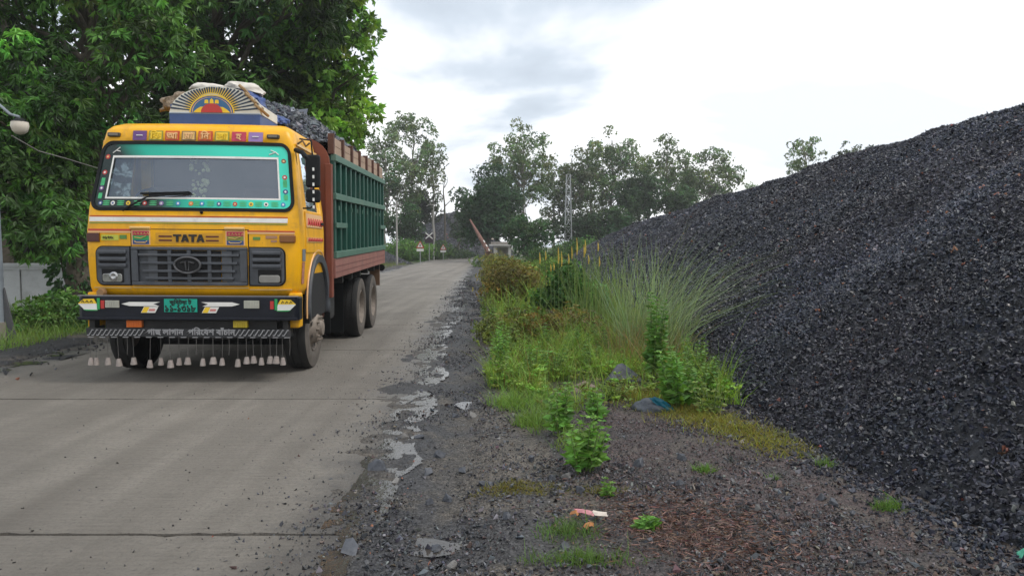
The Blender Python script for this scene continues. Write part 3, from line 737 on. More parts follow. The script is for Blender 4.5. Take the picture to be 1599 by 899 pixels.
# --- far trees: airy eucalyptus style crowns
def far_tree(name, label, px, top, bot, half, Y, n, r0, r1, tint, dens=26, ln=0.34, wd=0.15, bark=BARK_PALE, group=None, lean=0, seed=1, droop=0.5, squash=0.85, hollow=0.3, base_py=None, tr=0.17):
    t = P(px+lean, top, Y); bb = P(px, bot, Y); s_ = Y/F_PX
    airy = bark is BARK_PALE; k_ = Y/70.0; r0 *= k_; r1 *= k_; ln *= k_*0.95; wd *= k_*1.05; dens *= (2.1 if airy else 1.6)/(k_*k_); half *= 1.12; n = int(n*(1.7 if airy else 1.15)); r0 *= 0.72 if airy else 1; r1 *= 0.8 if airy else 1; ln *= 0.8 if airy else 0.9; wd *= 0.8 if airy else 0.9
    hz = (t.z-bb.z)/2; c = (t.x, Y, bb.z+hz)
    cl = ell_clumps(c, (half*s_-r0*0.5, half*s_*0.8, hz-r0*0.5), n, r0, r1, 0.1, squash, seed, hollow)
    base = P(px-lean*0.3, 400, Y); base = (base.x, Y, -0.1)
    return tree(name, label, base, (t.x, Y, t.z-r1*1.6), tr*k_, cl, bark, dict(rosette_dens=dens, per=6, ln=ln, wd=wd, droop=droop, tint=tint, m=LEAF_FAR, var=0.25, shell=0.3, tvar=0.22), limbs=0.75, group=group)
EU = (0.125, 0.190, 0.082); DK = (0.045, 0.095, 0.036)
GRP = 'trees far beyond the road and the heap'
far_tree('eucalyptus_tree', 'tallest airy tree left of the road, just right of the truck tail', 645, 168, 345, 46, 92, 34, 0.65, 1.15, EU, group=GRP, seed=11, dens=30)
far_tree('eucalyptus_tree', 'airy tree partly hidden behind the rear edge of the truck body', 602, 195, 350, 40, 90, 26, 0.65, 1.15, EU, group=GRP, seed=12, dens=30)
far_tree('eucalyptus_tree', 'smaller airy tree nearest the sky gap on the left of the road', 676, 222, 330, 22, 96, 12, 0.55, 0.9, (0.10, 0.14, 0.065), group=GRP, seed=13, dens=30)
far_tree('broadleaf_tree', 'low dark tree between the left eucalyptus trees and the dead tree', 658, 300, 352, 20, 98, 16, 0.7, 1.1, (0.035, 0.055, 0.03), dens=45, bark=BARK, group=GRP, seed=14, hollow=0)
far_tree('broadleaf_tree', 'rounded dark green tree behind the verge bush by the truck tail', 625, 318, 385, 34, 86, 18, 0.6, 1.0, (0.035, 0.085, 0.025), dens=60, ln=0.28, bark=BARK, group=GRP, seed=15, hollow=0)
far_tree('mango_tree', 'big dark leafy tree right of the road end above the hut', 762, 258, 388, 46, 74, 44, 0.9, 1.5, (0.038, 0.084, 0.034), dens=42, ln=0.36, bark=BARK, group=GRP, seed=16, hollow=0)
far_tree('broadleaf_tree', 'low dark shrubby tree shading the foot of the distant heap', 716, 338, 378, 15, 98, 8, 0.5, 0.9, (0.045, 0.075, 0.038), dens=20, bark=BARK, group=GRP, seed=17)
far_tree('broadleaf_tree', 'round bushy green tree between the hut and the lattice tower', 826, 330, 398, 36, 60, 24, 0.6, 1.0, (0.042, 0.10, 0.036), dens=62, ln=0.27, bark=BARK, group=GRP, seed=18, hollow=0)
far_tree('eucalyptus_tree', 'tall airy tree rising behind the big dark mango tree', 818, 188, 330, 52, 82, 44, 0.7, 1.15, EU, group=GRP, seed=19, dens=26)
far_tree('eucalyptus_tree', 'narrow airy tree directly behind the lattice tower', 893, 222, 372, 30, 86, 26, 0.7, 1.2, (0.095, 0.135, 0.07), group=GRP, seed=20, dens=30)
far_tree('eucalyptus_tree', 'broad tall airy tree just right of the lattice tower', 956, 195, 345, 46, 88, 46, 0.7, 1.15, EU, group=GRP, seed=21, dens=26)
far_tree('eucalyptus_tree', 'slender open tree in the middle between two broader crowns', 1043, 208, 318, 32, 90, 26, 0.6, 1.0, EU, group=GRP, seed=22, dens=24)
far_tree('eucalyptus_tree', 'spreading airy tree leaning over the lower end of the heap', 1105, 228, 322, 44, 92, 34, 0.65, 1.1, EU, lean=10, group=GRP, seed=23, dens=24)
far_tree('broadleaf_tree', 'compact dark tree standing between the eucalyptus trunks', 1000, 268, 345, 32, 84, 18, 0.8, 1.3, DK, dens=42, bark=BARK, group=GRP, seed=24, hollow=0)
far_tree('broadleaf_tree', 'dark low tree just above the heap skyline under the spreading tree', 1062, 290, 345, 26, 84, 14, 0.7, 1.1, DK, dens=45, bark=BARK, group=GRP, seed=25, hollow=0)
far_tree('broadleaf_tree', 'dark low thicket tree below the tower at the left of the heap', 915, 330, 392, 46, 80, 26, 0.8, 1.2, (0.03, 0.062, 0.026), dens=40, bark=BARK, group=GRP, seed=26, hollow=0)
far_tree('broadleaf_tree', 'dark tree behind the left foot of the heap', 968, 318, 385, 34, 80, 20, 0.7, 1.1, DK, dens=42, bark=BARK, group=GRP, seed=27, hollow=0)
far_tree('eucalyptus_tree', 'tiny treetop peeping over the heap near its lower end', 1172, 272, 330, 18, 96, 9, 0.5, 0.9, EU, group=GRP, seed=28)
far_tree('eucalyptus_tree', 'leftmost of the treetops showing above the middle of the heap', 1257, 212, 300, 32, 70, 22, 0.45, 0.8, EU, group=GRP, seed=29, dens=36, ln=0.27)
far_tree('broadleaf_tree', 'dense little treetop in the middle above the heap', 1322, 218, 290, 15, 72, 10, 0.4, 0.7, (0.05, 0.085, 0.04), group=GRP, seed=30, dens=45, ln=0.25)
far_tree('broadleaf_tree', 'rightmost small treetop above the heap', 1348, 219, 290, 17, 74, 10, 0.4, 0.7, (0.055, 0.09, 0.042), group=GRP, seed=31, dens=45, ln=0.25)
far_tree('eucalyptus_tree', 'slim pale trunked tree between the mango tree and the tower', 866, 246, 372, 24, 90, 18, 0.6, 1.0, EU, group=GRP, seed=41, dens=24)
far_tree('eucalyptus_tree', 'slim pale trunked tree just left of the broadest crown', 922, 252, 368, 26, 94, 20, 0.6, 1.0, EU, group=GRP, seed=42, dens=24)
far_tree('eucalyptus_tree', 'slim tree filling the gap right of the broadest crown', 1012, 240, 345, 26, 96, 18, 0.6, 1.0, EU, group=GRP, seed=43, dens=24)
far_tree('eucalyptus_tree', 'slim tree filling the gap left of the spreading tree', 1078, 258, 340, 24, 98, 16, 0.6, 1.0, EU, group=GRP, seed=44, dens=24)
# dead tree on the distant heap
dt = empty('dead_tree', (P(694, 400, 100).x, 101, 0)); tag(dt, 'bare dead tree with thin forked branches in the sky gap', 'tree')
mb = MB(); s_ = 100/F_PX
def dp(px, py): q = P(px, py, 100); return (q.x-dt.location.x, random.uniform(-0.2, 0.2), q.z)
mb.tube([(0, 0, 0), dp(694, 350), dp(693, 318), dp(691, 298), dp(693, 280), dp(691, 268)], [0.16, 0.14, 0.11, 0.08, 0.05, 0.02], 7)
mb.build('trunk', BARK, dt)
for a_, b_, c_ in (((693, 322), (703, 312), (712, 301)), ((692, 308), (685, 298), (679, 296)), ((693, 292), (697, 284), (698, 276))):
    MB().tube([dp(*a_), dp(*b_), dp(*c_)], [0.07, 0.05, 0.02], 6).build('branch', BARK, dt)

# --- bushes
def bush(name, label, c, rad, n, tint, dens, ln, wd, per=6, droop=0.3, seed=1, cat='bush', group=None, m=LEAF, r0=0.25, r1=0.45, var=0.28):
    root = empty(name, c); tag(root, label, cat, group)
    q = min(rad)
    cl = ell_clumps((0, 0, rad[2]*0.40), (rad[0]*0.75, rad[1]*0.75, rad[2]*0.42), n, q*r0*1.5, q*r1*1.5, 0, 0.75, seed, 0.0)
    mb = MB(); r_ = random.Random(seed)
    for k_ in cl:
        mb.tube([(r_.gauss(0, .08)*rad[0], r_.gauss(0, .08)*rad[1], -0.05), (k_[0]*0.5, k_[1]*0.5, k_[2]*0.5), k_[:3]], [0.012*(1+q), 0.009*(1+q), 0.004], 5)
    mb.build('stems', BARK, root)
    foliage('foliage', cl, dens, per, ln, wd, droop, tint, m, root, var=var, shell=0.35)
    return root
bush('wild_bush', 'bright green bush along the left verge below the far warning signs', (P(632, 405, 80).x, 80, -0.05), (3.6, 2.2, 2.3), 30, (0.095, 0.205, 0.04), 75, 0.22, 0.11, seed=2)
bush('wild_bush', 'green bush at the road bend left of the distant heap', (P(674, 405, 86).x, 86, -0.05), (2.8, 2, 2.0), 22, (0.075, 0.160, 0.035), 75, 0.2, 0.1, seed=3)
bush('wild_bush', 'low dark bush at the foot of the distant heap', (P(715, 404, 92).x, 92, -0.05), (3.2, 2, 1.6), 16, (0.04, 0.085, 0.03), 45, 0.25, 0.13, seed=4)
for i, (px, Y, rx, h, tn, lb) in enumerate(((775, 56, 2.2, 0.95, (0.075, 0.135, 0.03), 'weedy green bush in front of the hut'), (850, 54, 2.6, 1.35, (0.055, 0.12, 0.03), 'leafy bush below the round bushy tree'),
        (905, 62, 3.2, 2.3, (0.07, 0.155, 0.035), 'bright bush around the lattice tower foot'), (945, 64, 2.8, 2.5, (0.06, 0.14, 0.035), 'bright bush against the tail of the heap'))):
    bush('wild_bush', lb, (P(px, 400, Y).x, Y, -0.05), (rx, 1.6, h), 20, tn, 75, 0.2, 0.1, seed=5+i)
# right verge
c = G(793, 478); bush('wild_bush', 'olive brown bush closest to the road on the right verge', (c.x+0.05, c.y, 0), (0.85, 0.8, 1.30), 34, (0.165, 0.150, 0.040), 420, 0.07, 0.034, per=7, seed=21)
c = G(775, 448); bush('wild_bush', 'yellowish bush behind the olive one at the road edge', (c.x, c.y, 0), (0.9, 1.2, 1.25), 26, (0.20, 0.20, 0.06), 240, 0.09, 0.04, per=7, seed=22)
c = G(886, 505); bush('wild_bush', 'dark green leafy bush in the middle of the right verge', (c.x-0.02, c.y-0.6, 0), (0.74, 0.62, 1.38), 32, (0.058, 0.150, 0.034), 520, 0.085, 0.05, per=7, seed=23)
c = G(885, 552); bush('wild_bush', 'low brownish bush below the dark green one', (c.x-0.05, c.y+0.4, 0), (0.62, 0.55, 0.62), 24, (0.150, 0.140, 0.042), 620, 0.05, 0.026, per=7, seed=24)
c = G(800, 548); bush('wild_bush', 'low olive green bush at the road side of the verge', (c.x, c.y+0.9, 0), (0.6, 1.3, 0.55), 26, (0.150, 0.185, 0.045), 430, 0.06, 0.03, per=7, seed=25)
c = G(835, 440); bush('wild_bush', 'pale green bush just behind the dark green leafy bush', (c.x+0.6, c.y-5, 0), (1.0, 1.6, 1.2), 26, (0.13, 0.23, 0.05), 260, 0.09, 0.045, per=7, seed=26)
# left verge
c = G(70, 520); bush('wild_bush', 'bright green bush in front of the white wall', (c.x, c.y+0.6, -0.05), (0.62, 0.6, 0.80), 22, (0.085, 0.185, 0.035), 330, 0.10, 0.055, seed=31)
c = G(25, 528); bush('wild_bush', 'grassy green bush beside the street lamp post', (c.x+0.1, c.y+0.5, -0.05), (0.55, 0.6, 0.75), 18, (0.095, 0.19, 0.035), 330, 0.10, 0.045, seed=32)
c = G(118, 522); bush('wild_bush', 'low green bush at the foot of the vine covered trunk', (c.x, c.y+0.5, -0.05), (0.6, 0.6, 0.7), 18, (0.06, 0.14, 0.03), 330, 0.10, 0.05, seed=33)
for i, (px, hh) in enumerate(((15, 2.0), (75, 2.1))):
    bush('wild_bush', ('bright bush showing above the wall at the far left', 'bright bush showing above the wall next to the tree trunk')[i], (P(px, 400, 24).x, 24, -0.05), (1.1, 0.9, hh), 18, (0.11, 0.22, 0.045), 110, 0.18, 0.09, seed=35+i)

# --- leafy single weeds (stem with paired leaves)
def weed(label, px, py, h, n_stems, spread, tint, leaf=0.075, seed=1, group=None, name='weed'):
    c = G(px, py); r_ = random.Random(seed); z0 = float(soil_z(np.array([c.x]), np.array([c.y]))[0]); root = empty(name, (c.x, c.y, z0)); tag(root, label, 'weed', group)
    mb = MB(); ps = []; ds = []; ls = []
    for s_ in range(n_stems):
        a = r_.uniform(0, 6.28); hh = h*r_.uniform(0.6, 1.05); tx, ty = math.cos(a)*spread*r_.uniform(0.2, 1), math.sin(a)*spread*r_.uniform(0.2, 1)
        bx, by = tx*0.35, ty*0.35
        mb.tube([(bx, by, -0.02), (bx+(tx-bx)*0.5, by+(ty-by)*0.5, hh*0.55), (tx, ty, hh)], [0.006, 0.0045, 0.002], 5)
        kk = max(4, int(hh/0.045))
        for i in range(kk):
            t = 0.18+0.82*i/(kk-1); q = (bx+(tx-bx)*t, by+(ty-by)*t, hh*t)
            for j in range(4):
                b_ = i*1.57+j*1.57+r_.uniform(-.3, .3)
                ps.append(q); ds.append((math.cos(b_), math.sin(b_), r_.uniform(-0.35, 0.45))); ls.append(leaf*(1.2-0.75*t)*r_.uniform(0.7, 1.2))
    mb.build('stem', mat('weed_stem', (0.10, 0.16, 0.04), 0.6), root)
    leaves('leaves', np.array(ps), np.array(ds), np.array(ls), np.array(ls)*0.62, tints(len(ps), tint, 0.22, 0.08), LEAF, root)
WG = (0.13, 0.275, 0.05)
weed('tall leafy weed left of the two front weeds, beside the reddish boulder', 872, 692, 0.42, 7, 0.13, WG, 0.085, 1)
weed('wide leafy weed nearest the camera on the gravel', 910, 752, 0.36, 13, 0.22, WG, 0.08, 2)
weed('tall upright weed among the kans grass behind the black boulder', 1018, 612, 0.92, 7, 0.16, (0.10, 0.22, 0.04), 0.10, 3)
weed('broad leafy weed beside the dumped sack', 1062, 655, 0.55, 14, 0.28, (0.12, 0.26, 0.045), 0.10, 4)
weed('slanting green weed at the lower edge of the heap', 1095, 640, 0.42, 10, 0.25, (0.12, 0.22, 0.05), 0.08, 5)
weed('leafy weed at the road edge corner of the verge', 775, 600, 0.55, 9, 0.18, WG, 0.08, 6)
weed('low leafy weed just right of the road edge corner weed', 830, 605, 0.42, 10, 0.25, (0.12, 0.24, 0.045), 0.075, 7)
weed('small weed in the gravel below the wide front weed', 945, 792, 0.10, 4, 0.05, WG, 0.05, 8)
weed('tiny seedling in the twigs near the brick fragment', 1010, 848, 0.09, 4, 0.05, (0.13, 0.28, 0.05), 0.075, 9)
weed('leafy weed between the reddish boulder and the front weeds', 935, 668, 0.30, 8, 0.14, WG, 0.08, 10)
weed('yellowish weed between the boulders and the sack', 960, 640, 0.18, 8, 0.16, (0.14, 0.21, 0.04), 0.06, 11)

# --- kans grass clump
kg = empty('kans_grass', (1.75, 9.7, 0)); tag(kg, 'tall arching grey green grass clump leaning against the heap', 'grass clump')
for (nm, n, hx, lx, lsd, hlo, hhi, wd_, tn_) in (('blades', 300, 0.46, 0.02, 0.20, 0.8, 1.72, 0.0085, (0.22, 0.31, 0.185)), ('arching_blades', 210, 0.40, 0.62, 0.40, 0.9, 2.0, 0.0085, (0.25, 0.335, 0.205)), ('short_blades', 330, 0.52, 0.15, 0.5, 0.35, 1.0, 0.009, (0.19, 0.27, 0.12))):
    a = rng.uniform(0, 6.28, n); q = np.sqrt(rng.random(n)); base = np.stack([np.cos(a)*q*hx+0.05, np.sin(a)*q*0.75, np.zeros(n)], 1)
    cl_ = np.round(base*4)/4; base = base*0.55+cl_*0.45                     # tillers bunch together
    base[:, 2] = np.maximum(soil_z(base[:, 0]+1.75, base[:, 1]+9.7), heap_z(base[:, 0]+1.75, base[:, 1]+9.7))-0.02
    lean = np.stack([rng.normal(lx, lsd, n)+base[:, 0]*0.4, rng.normal(-0.08, 0.30, n)], 1)
    blades(nm, base, rng.uniform(hlo, hhi, n), lean, wd_, tints(n, tn_, 0.22, 0.06), GRASS, kg, 0.9)
n = 420; a = rng.uniform(0, 6.28, n); q = np.sqrt(rng.random(n)); base = np.stack([np.cos(a)*q*0.5-0.1, np.sin(a)*q*0.8-0.5, np.zeros(n)], 1)
blades('dry_blades', base, rng.uniform(0.3, 0.8, n), rng.normal(0, 0.4, (n, 2)), 0.009, tints(n, (0.24, 0.19, 0.09), 0.2, 0.08), GRASS, kg, 0.6)
# finer, thinner grass plants left of it
n = 200; a = rng.uniform(0, 6.28, n); q = np.sqrt(rng.random(n))
k2 = empty('kans_grass', (1.45, 12.2, 0)); tag(k2, 'thin upright grass clump behind the tall arching one', 'grass clump')
base = np.stack([np.cos(a)*q*0.5, np.sin(a)*q*0.8, np.zeros(n)], 1)
blades('blades', base, rng.uniform(0.8, 1.75, n), rng.normal(0, 0.13, (n, 2)), 0.012, tints(n, (0.15, 0.23, 0.085), 0.18, 0.06), GRASS, k2, 0.5)
# yellow flower spikes
YEL = mat('yellow_flower', (0.50, 0.36, 0.06), 0.6, var=0.3, vscale=30)
r_ = random.Random(5)
def spike(px, top, bot, Y, label):
    t = P(px, top, Y); b_ = P(px, bot, Y)
    root = empty('flower_spike', (t.x, Y, 0)); tag(root, label, 'flower', 'yellow flower spikes on the right verge')
    MB().tube([(0.02, 0, -0.05), (0, 0, b_.z)], [0.007, 0.005], 5).build('stem', mat('weed_stem', (0.10, 0.16, 0.04)), root)
    mb = MB(); h = t.z-b_.z
    mb.tube([(0, 0, b_.z), (0.004, 0, b_.z+h*0.3), (0.0, 0, b_.z+h*0.7), (-0.004, 0, t.z)], [0.008, 0.014, 0.010, 0.003], 7)
    mb.build('flower_head', YEL, root)
ORD = 'first second third fourth fifth sixth seventh eighth ninth tenth eleventh twelfth thirteenth fourteenth'.split()
SPK = ((872, 386, 412), (877, 392, 416), (893, 384, 404), (888, 396, 412), (901, 371, 398), (912, 382, 402), (914, 374, 396), (843, 394, 412), (852, 392, 406), (860, 412, 424), (865, 410, 422), (919, 398, 412), (936, 400, 416), (934, 378, 392))
for (px, top, bot) in SPK:
    spike(px, top, bot, 12.5+r_.uniform(-0.8, 0.8), ORD[sorted(q_[0] for q_ in SPK).index(px)]+' yellow flower spike from the left above the verge bushes')

# --- grass
def grass_area(name, label, fn, n, h, tint, width=0.006, lean=0.45, hvar=0.35):
    """fn(n) -> X, Y"""
    X, Y = fn(n); Z = soil_z(X, Y)-0.01
    b = np.stack([X, Y, Z], 1); k_ = len(X)
    o = blades(name, b, h*np.exp(rng.normal(0, hvar, k_))*(0.45+1.1*fbm(X*1.7+3, Y*1.7, 3)), rng.normal(0, lean, (k_, 2)), width*np.exp(rng.normal(0, .2, k_)), tints(k_, tint, 0.25, 0.1), GRASS)
    tag(o, label, 'grass', kind='stuff'); return o
def verge(ya, yb, pw=1.0):
    def f(n):
        Y = ya+(yb-ya)*rng.random(n)**pw; lo = road_r(Y)+0.78+0.35*(fbm(Y*1.2, Y*0+2, 3)-0.5)+0.9*np.clip((7.6-Y)/1.3, 0, 1); hi = pile_toe(Y)+0.1-1.2*np.clip((6.9-Y)/0.8, 0, 1)*0
        X = lo+(hi-lo)*rng.random(n); cl_ = fbm(X*2.3+7, Y*2.0, 3); ok = (rng.random(n) < sm(cl_, 0.34, 0.56)) & (X > lo) & ~((X > 0.35) & (X < 1.75) & (Y < 8.0+0.4*(cl_-0.5)) & (rng.random(n) < 0.94))
        return X[ok], Y[ok]
    return f
grass_area('verge_grass', 'green wild grass covering the right verge', verge(6.6, 14, 1.1), 26000, 0.24, (0.180, 0.295, 0.060), 0.008, 0.45)
grass_area('verge_grass', 'dry straw coloured grass mixed into the right verge', verge(7.2, 20, 1.2), 7000, 0.24, (0.20, 0.175, 0.06), 0.006, 0.4)
grass_area('verge_grass', 'wild grass along the far part of the right verge', verge(14, 70, 1.3), 11000, 0.42, (0.18, 0.27, 0.06), 0.020, 0.4)
def strip(n):
    t = rng.random(n); a = np.array([1.15, 7.2]); b_ = np.array([2.02, 5.15])
    p = a+(b_-a)*t[:, None]; p = p+np.stack([rng.normal(0, 0.13, n), rng.normal(0, 0.22, n)], 1)
    ok = (p[:, 0] < pile_toe(p[:, 1])+0.2) & (p[:, 1] > 4.95)
    return p[ok, 0], p[ok, 1]
grass_area('verge_grass', 'short yellow green grass strip along the toe of the heap', strip, 7500, 0.05, (0.20, 0.205, 0.042), 0.006, 0.7)
def patch(px, py, rx, ry):
    c = G(px, py)
    def f(n):
        a = rng.uniform(0, 6.28, n); q = np.sqrt(rng.random(n))
        q = rng.random(n)**0.9*1.15; wob_ = 0.35+1.3*fbm(np.cos(a)*2.2+px, np.sin(a)*2.2+py, 3)
        return c.x+np.cos(a)*q*rx*wob_, c.y+np.sin(a)*q*ry*wob_
    return f
def tuft(label, px, py, rx, ry, n, h, tint, width=0.005, lean=0.6):
    X, Y = patch(px, py, rx, ry)(n); c = G(px, py); Z = soil_z(X, Y)-0.008
    root = empty('grass_tuft', (c.x, c.y, 0)); tag(root, label, 'grass tuft')
    b = np.stack([X-c.x, Y-c.y, Z], 1)
    blades('blades', b, h*np.exp(rng.normal(0, .3, n)), rng.normal(0, lean, (n, 2)), width, tints(n, tint, 0.2, 0.08), GRASS, root)
GT = (0.14, 0.245, 0.055)
tuft('green grass tuft left of the two front weeds', 832, 672, 0.20, 0.28, 800, 0.10, GT)
tuft('green grass tuft at the front corner of the verge by the mud', 803, 645, 0.24, 0.30, 700, 0.12, (0.16, 0.28, 0.06))
tuft('green grass between the tall front weed and the reddish boulder', 872, 650, 0.22, 0.25, 600, 0.11, (0.17, 0.28, 0.06))
tuft('grass at the feet of the two front weeds', 900, 705, 0.18, 0.22, 420, 0.08, (0.15, 0.25, 0.055))
tuft('flat yellowish moss patch on the muddy shoulder', 805, 778, 0.22, 0.12, 1500, 0.022, (0.145, 0.135, 0.035), 0.006, 0.8)
tuft('green grass tuft just left of the pink litter', 885, 850, 0.15, 0.12, 420, 0.055, (0.095, 0.175, 0.042), 0.004)
tuft('bright grass tuft at the bottom edge of the picture', 905, 897, 0.22, 0.08, 480, 0.06, (0.10, 0.185, 0.042), 0.004)
tuft('small round green tuft alone on the reddish gravel', 1100, 760, 0.06, 0.06, 220, 0.045, (0.11, 0.22, 0.045), 0.004)
tuft('green tuft at the toe of the heap on the right', 1385, 820, 0.08, 0.06, 260, 0.05, (0.11, 0.21, 0.045), 0.004)
tuft('little green tuft where the yellow green strip ends', 1288, 752, 0.06, 0.07, 160, 0.05, (0.11, 0.20, 0.05), 0.004)
tuft('tiny grass tuft right of the small round one', 1208, 775, 0.04, 0.03, 90, 0.035, (0.11, 0.20, 0.045), 0.004)
tuft('sparse yellow grass under the wide front weed', 935, 785, 0.20, 0.08, 500, 0.025, (0.14, 0.14, 0.04), 0.005)
def left_grass(n):
    Y = rng.uniform(10.5, 22, n); X = road_r(Y)-ROAD_W-0.62-rng.random(n)**1.1*5.5
    return X, Y
X, Y = left_grass(9500)
o = blades('verge_grass', np.stack([X, Y, np.where(road_r(Y)-ROAD_W-X < 1.9, 0.02, -0.06)], 1), 0.20*np.exp(rng.normal(0, .4, len(X))), rng.normal(0, 0.45, (len(X), 2)), 0.009, tints(len(X), (0.14, 0.235, 0.055), 0.25, 0.1), GRASS)
tag(o, 'green grass on the left verge below the white wall', 'grass', kind='stuff')
Y = 20+45*rng.random(6000); X = road_r(Y)-ROAD_W-0.5-rng.random(6000)*3
o = blades('verge_grass', np.stack([X, Y, np.full(len(X), -0.06)], 1), 0.22*np.exp(rng.normal(0, .4, len(X))), rng.normal(0, 0.45, (len(X), 2)), 0.02, tints(len(X), (0.13, 0.165, 0.05), 0.25, 0.1), GRASS)
tag(o, 'grass along the left verge beyond the truck', 'grass', kind='stuff')

# ------------------------------------------------------------------ boulders, sack, litter
ROCK_D = mat('rock_dark', (0.060, 0.066, 0.080), 0.6, var=0.45, vscale=9, bump=0.8, bscale=14, dirt=(0.11, 0.10, 0.085), dirt_amt=0.3)
ROCK_R = mat('rock_reddish', (0.17, 0.125, 0.105), 0.7, var=0.35, vscale=7, bump=0.7, bscale=12, dirt=(0.07, 0.065, 0.06), dirt_amt=0.5)
c = G(972, 612); tag(blob_rock('boulder', (c.x, c.y, 0.06), (0.54, 0.38, 0.27), ROCK_D, None, 5, 10), 'blue black boulder lying in the verge grass', 'boulder')
c = G(905, 622); tag(blob_rock('boulder', (c.x, c.y, 0.05), (0.46, 0.34, 0.17), ROCK_R, None, 8, 11), 'flat reddish grey boulder left of the black one', 'boulder')
c = G(990, 648); tag(blob_rock('boulder', (c.x, c.y, 0.0), (0.15, 0.13, 0.16), mat('rock_brown', (0.10, 0.06, 0.045), 0.8, var=0.3, bump=0.6), None, 12, 14), 'small brown stone left of the dumped sack', 'stone')
c = G(895, 512); tag(blob_rock('boulder', (c.x+0.35, c.y, 0.15), (0.5, 0.3, 0.12), mat('rock_grey', (0.16, 0.155, 0.15), 0.8, var=0.3, bump=0.6), None, 15, 14), 'grey stone half buried in grass below the bushes', 'stone')
sack = empty('dumped_sack', G(1018, 648, 0.05)); tag(sack, 'dark stuffed sack with a teal plastic flap in the weeds', 'sack')
def lump(name, size, m, parent, seed, loc=(0, 0, 0), amp=0.16, freq=2.2, sub=4, flat=-0.2):
    bm = bmesh.new(); bmesh.ops.create_icosphere(bm, subdivisions=sub, radius=1)
    from mathutils import noise as mn
    for v in bm.verts:
        d_ = v.co.normalized(); k_ = 1+amp*mn.fractal(d_*freq+Vector((seed*3.1, 0, 0)), 1.0, 2.0, 4)
        v.co = Vector((d_.x*size[0]*k_, d_.y*size[1]*k_, max(flat, d_.z)*size[2]*k_))
    me = bpy.data.meshes.new(name); bm.to_mesh(me); bm.free()
    o = link(name, me, m, parent, smooth=50); o.location = loc; return o
lump('sack_body', (0.19, 0.14, 0.13), mat('dark_plastic', (0.05, 0.06, 0.075), 0.45, var=0.4, vscale=8, bump=0.5), sack, 2, (0, 0, 0.02))
fl = lump('plastic_flap', (0.14, 0.03, 0.055), mat('teal_plastic', (0.0, 0.11, 0.17), 0.4, var=0.3, bump=0.4), sack, 6, (0.10, -0.08, 0.08), 0.35); fl.rotation_euler = (0.3, 0.65, 0.1)
def S(px, py, up=0.0):
    c = G(px, py)
    for _ in range(3): c = G(px, py, float(soil_z(np.array([c.x]), np.array([c.y]))[0]))
    c.z += up; return c
lt = empty('litter', S(918, 812, 0.012)); tag(lt, 'crumpled pink and white wrapper on the gravel', 'litter')
def crumple(name, m, parent, pts, wd, seed):
    r_ = random.Random(seed); vs = []; fs = []
    for i, p in enumerate(pts):
        for j in range(4): vs.append((p[0]+r_.gauss(0, .004), p[1]+(j-1.5)*wd/3, p[2]+(0.014 if j in (1, 2) else 0)+r_.uniform(0, .008)))
    for i in range(len(pts)-1):
        for j in range(3): fs.append((i*4+j, i*4+j+1, i*4+j+5, i*4+j+4))
    o = MB().add(vs, fs).build(name, m, parent); s_ = o.modifiers.new('thickness', 'SOLIDIFY'); s_.thickness = 0.002; return o
crumple('pink_half', mat('pink_wrapper', (0.42, 0.17, 0.19), 0.5, var=0.3, vscale=30), lt, [(-0.07, 0.035, 0.02), (-0.03, 0.02, 0.025), (0.0, 0.005, 0.02), (0.03, 0, 0.02)], 0.045, 1)
crumple('white_half', mat('white_wrapper', (0.55, 0.48, 0.42), 0.5, var=0.2, vscale=30), lt, [(0.026, 0, 0.024), (0.06, -0.008, 0.02), (0.10, -0.02, 0.022)], 0.04, 2)
DRY = mat('dry_leaf', (0.36, 0.15, 0.05), 0.7, var=0.4, vscale=40)
for (px, py, s_, lb) in ((898, 808, 0.05, 'curled orange dead leaf left of the pink wrapper'), (918, 828, 0.055, 'curled orange dead leaf below the pink wrapper')):
    o = crumple('dead_leaf', DRY, None, [(-s_/2, 0, 0), (-s_*.15, 0, .012), (s_*.2, 0, .014), (s_/2, 0, 0.002)], s_*.7, px); o.location = S(px, py, 0.012); o.rotation_euler = (0, 0, px); tag(o, lb, 'leaf')
c = S(992, 818, 0.012); tag(blob_rock('brick_fragment', (c.x, c.y, c.z), (0.055, 0.04, 0.03), mat('brick_red', (0.36, 0.15, 0.11), 0.8, var=0.3), None, 22, 12), 'pinkish brick fragment left of the twig litter', 'brick fragment')
c = G(1592, 899); o = lump('cloth_scrap', (0.07, 0.06, 0.05), mat('green_cloth', (0.06, 0.33, 0.22), 0.7, var=0.2, bump=0.4), None, 9, (c.x+0.04, c.y-0.03, 0.10), 0.3); tag(o, 'sea green plastic scrap at the bottom right corner on the heap toe', 'scrap')
# twig and needle litter
n = 3000; c = G(1070, 845); a = rng.uniform(0, 6.28, n); q = np.sqrt(rng.random(n))
X = c.x+0.02+rng.normal(0, .26, n); Y = c.y-0.08+rng.normal(0, .28, n)-0.25*(X-c.x); Z = soil_z(X, Y)+0.006+0.012*rng.random(n)
ang = rng.uniform(0, 6.28, n); d = np.stack([np.cos(ang), np.sin(ang), rng.normal(0.02, 0.15, n)], 1)
o = leaves('twig_litter', np.stack([X, Y, Z], 1), d, rng.uniform(0.02, 0.07, n), 0.006, tints(n, (0.115, 0.062, 0.045), 0.35, 0.1), STONE); tag(o, 'reddish brown twig and needle litter on the gravel', 'litter', kind='stuff')
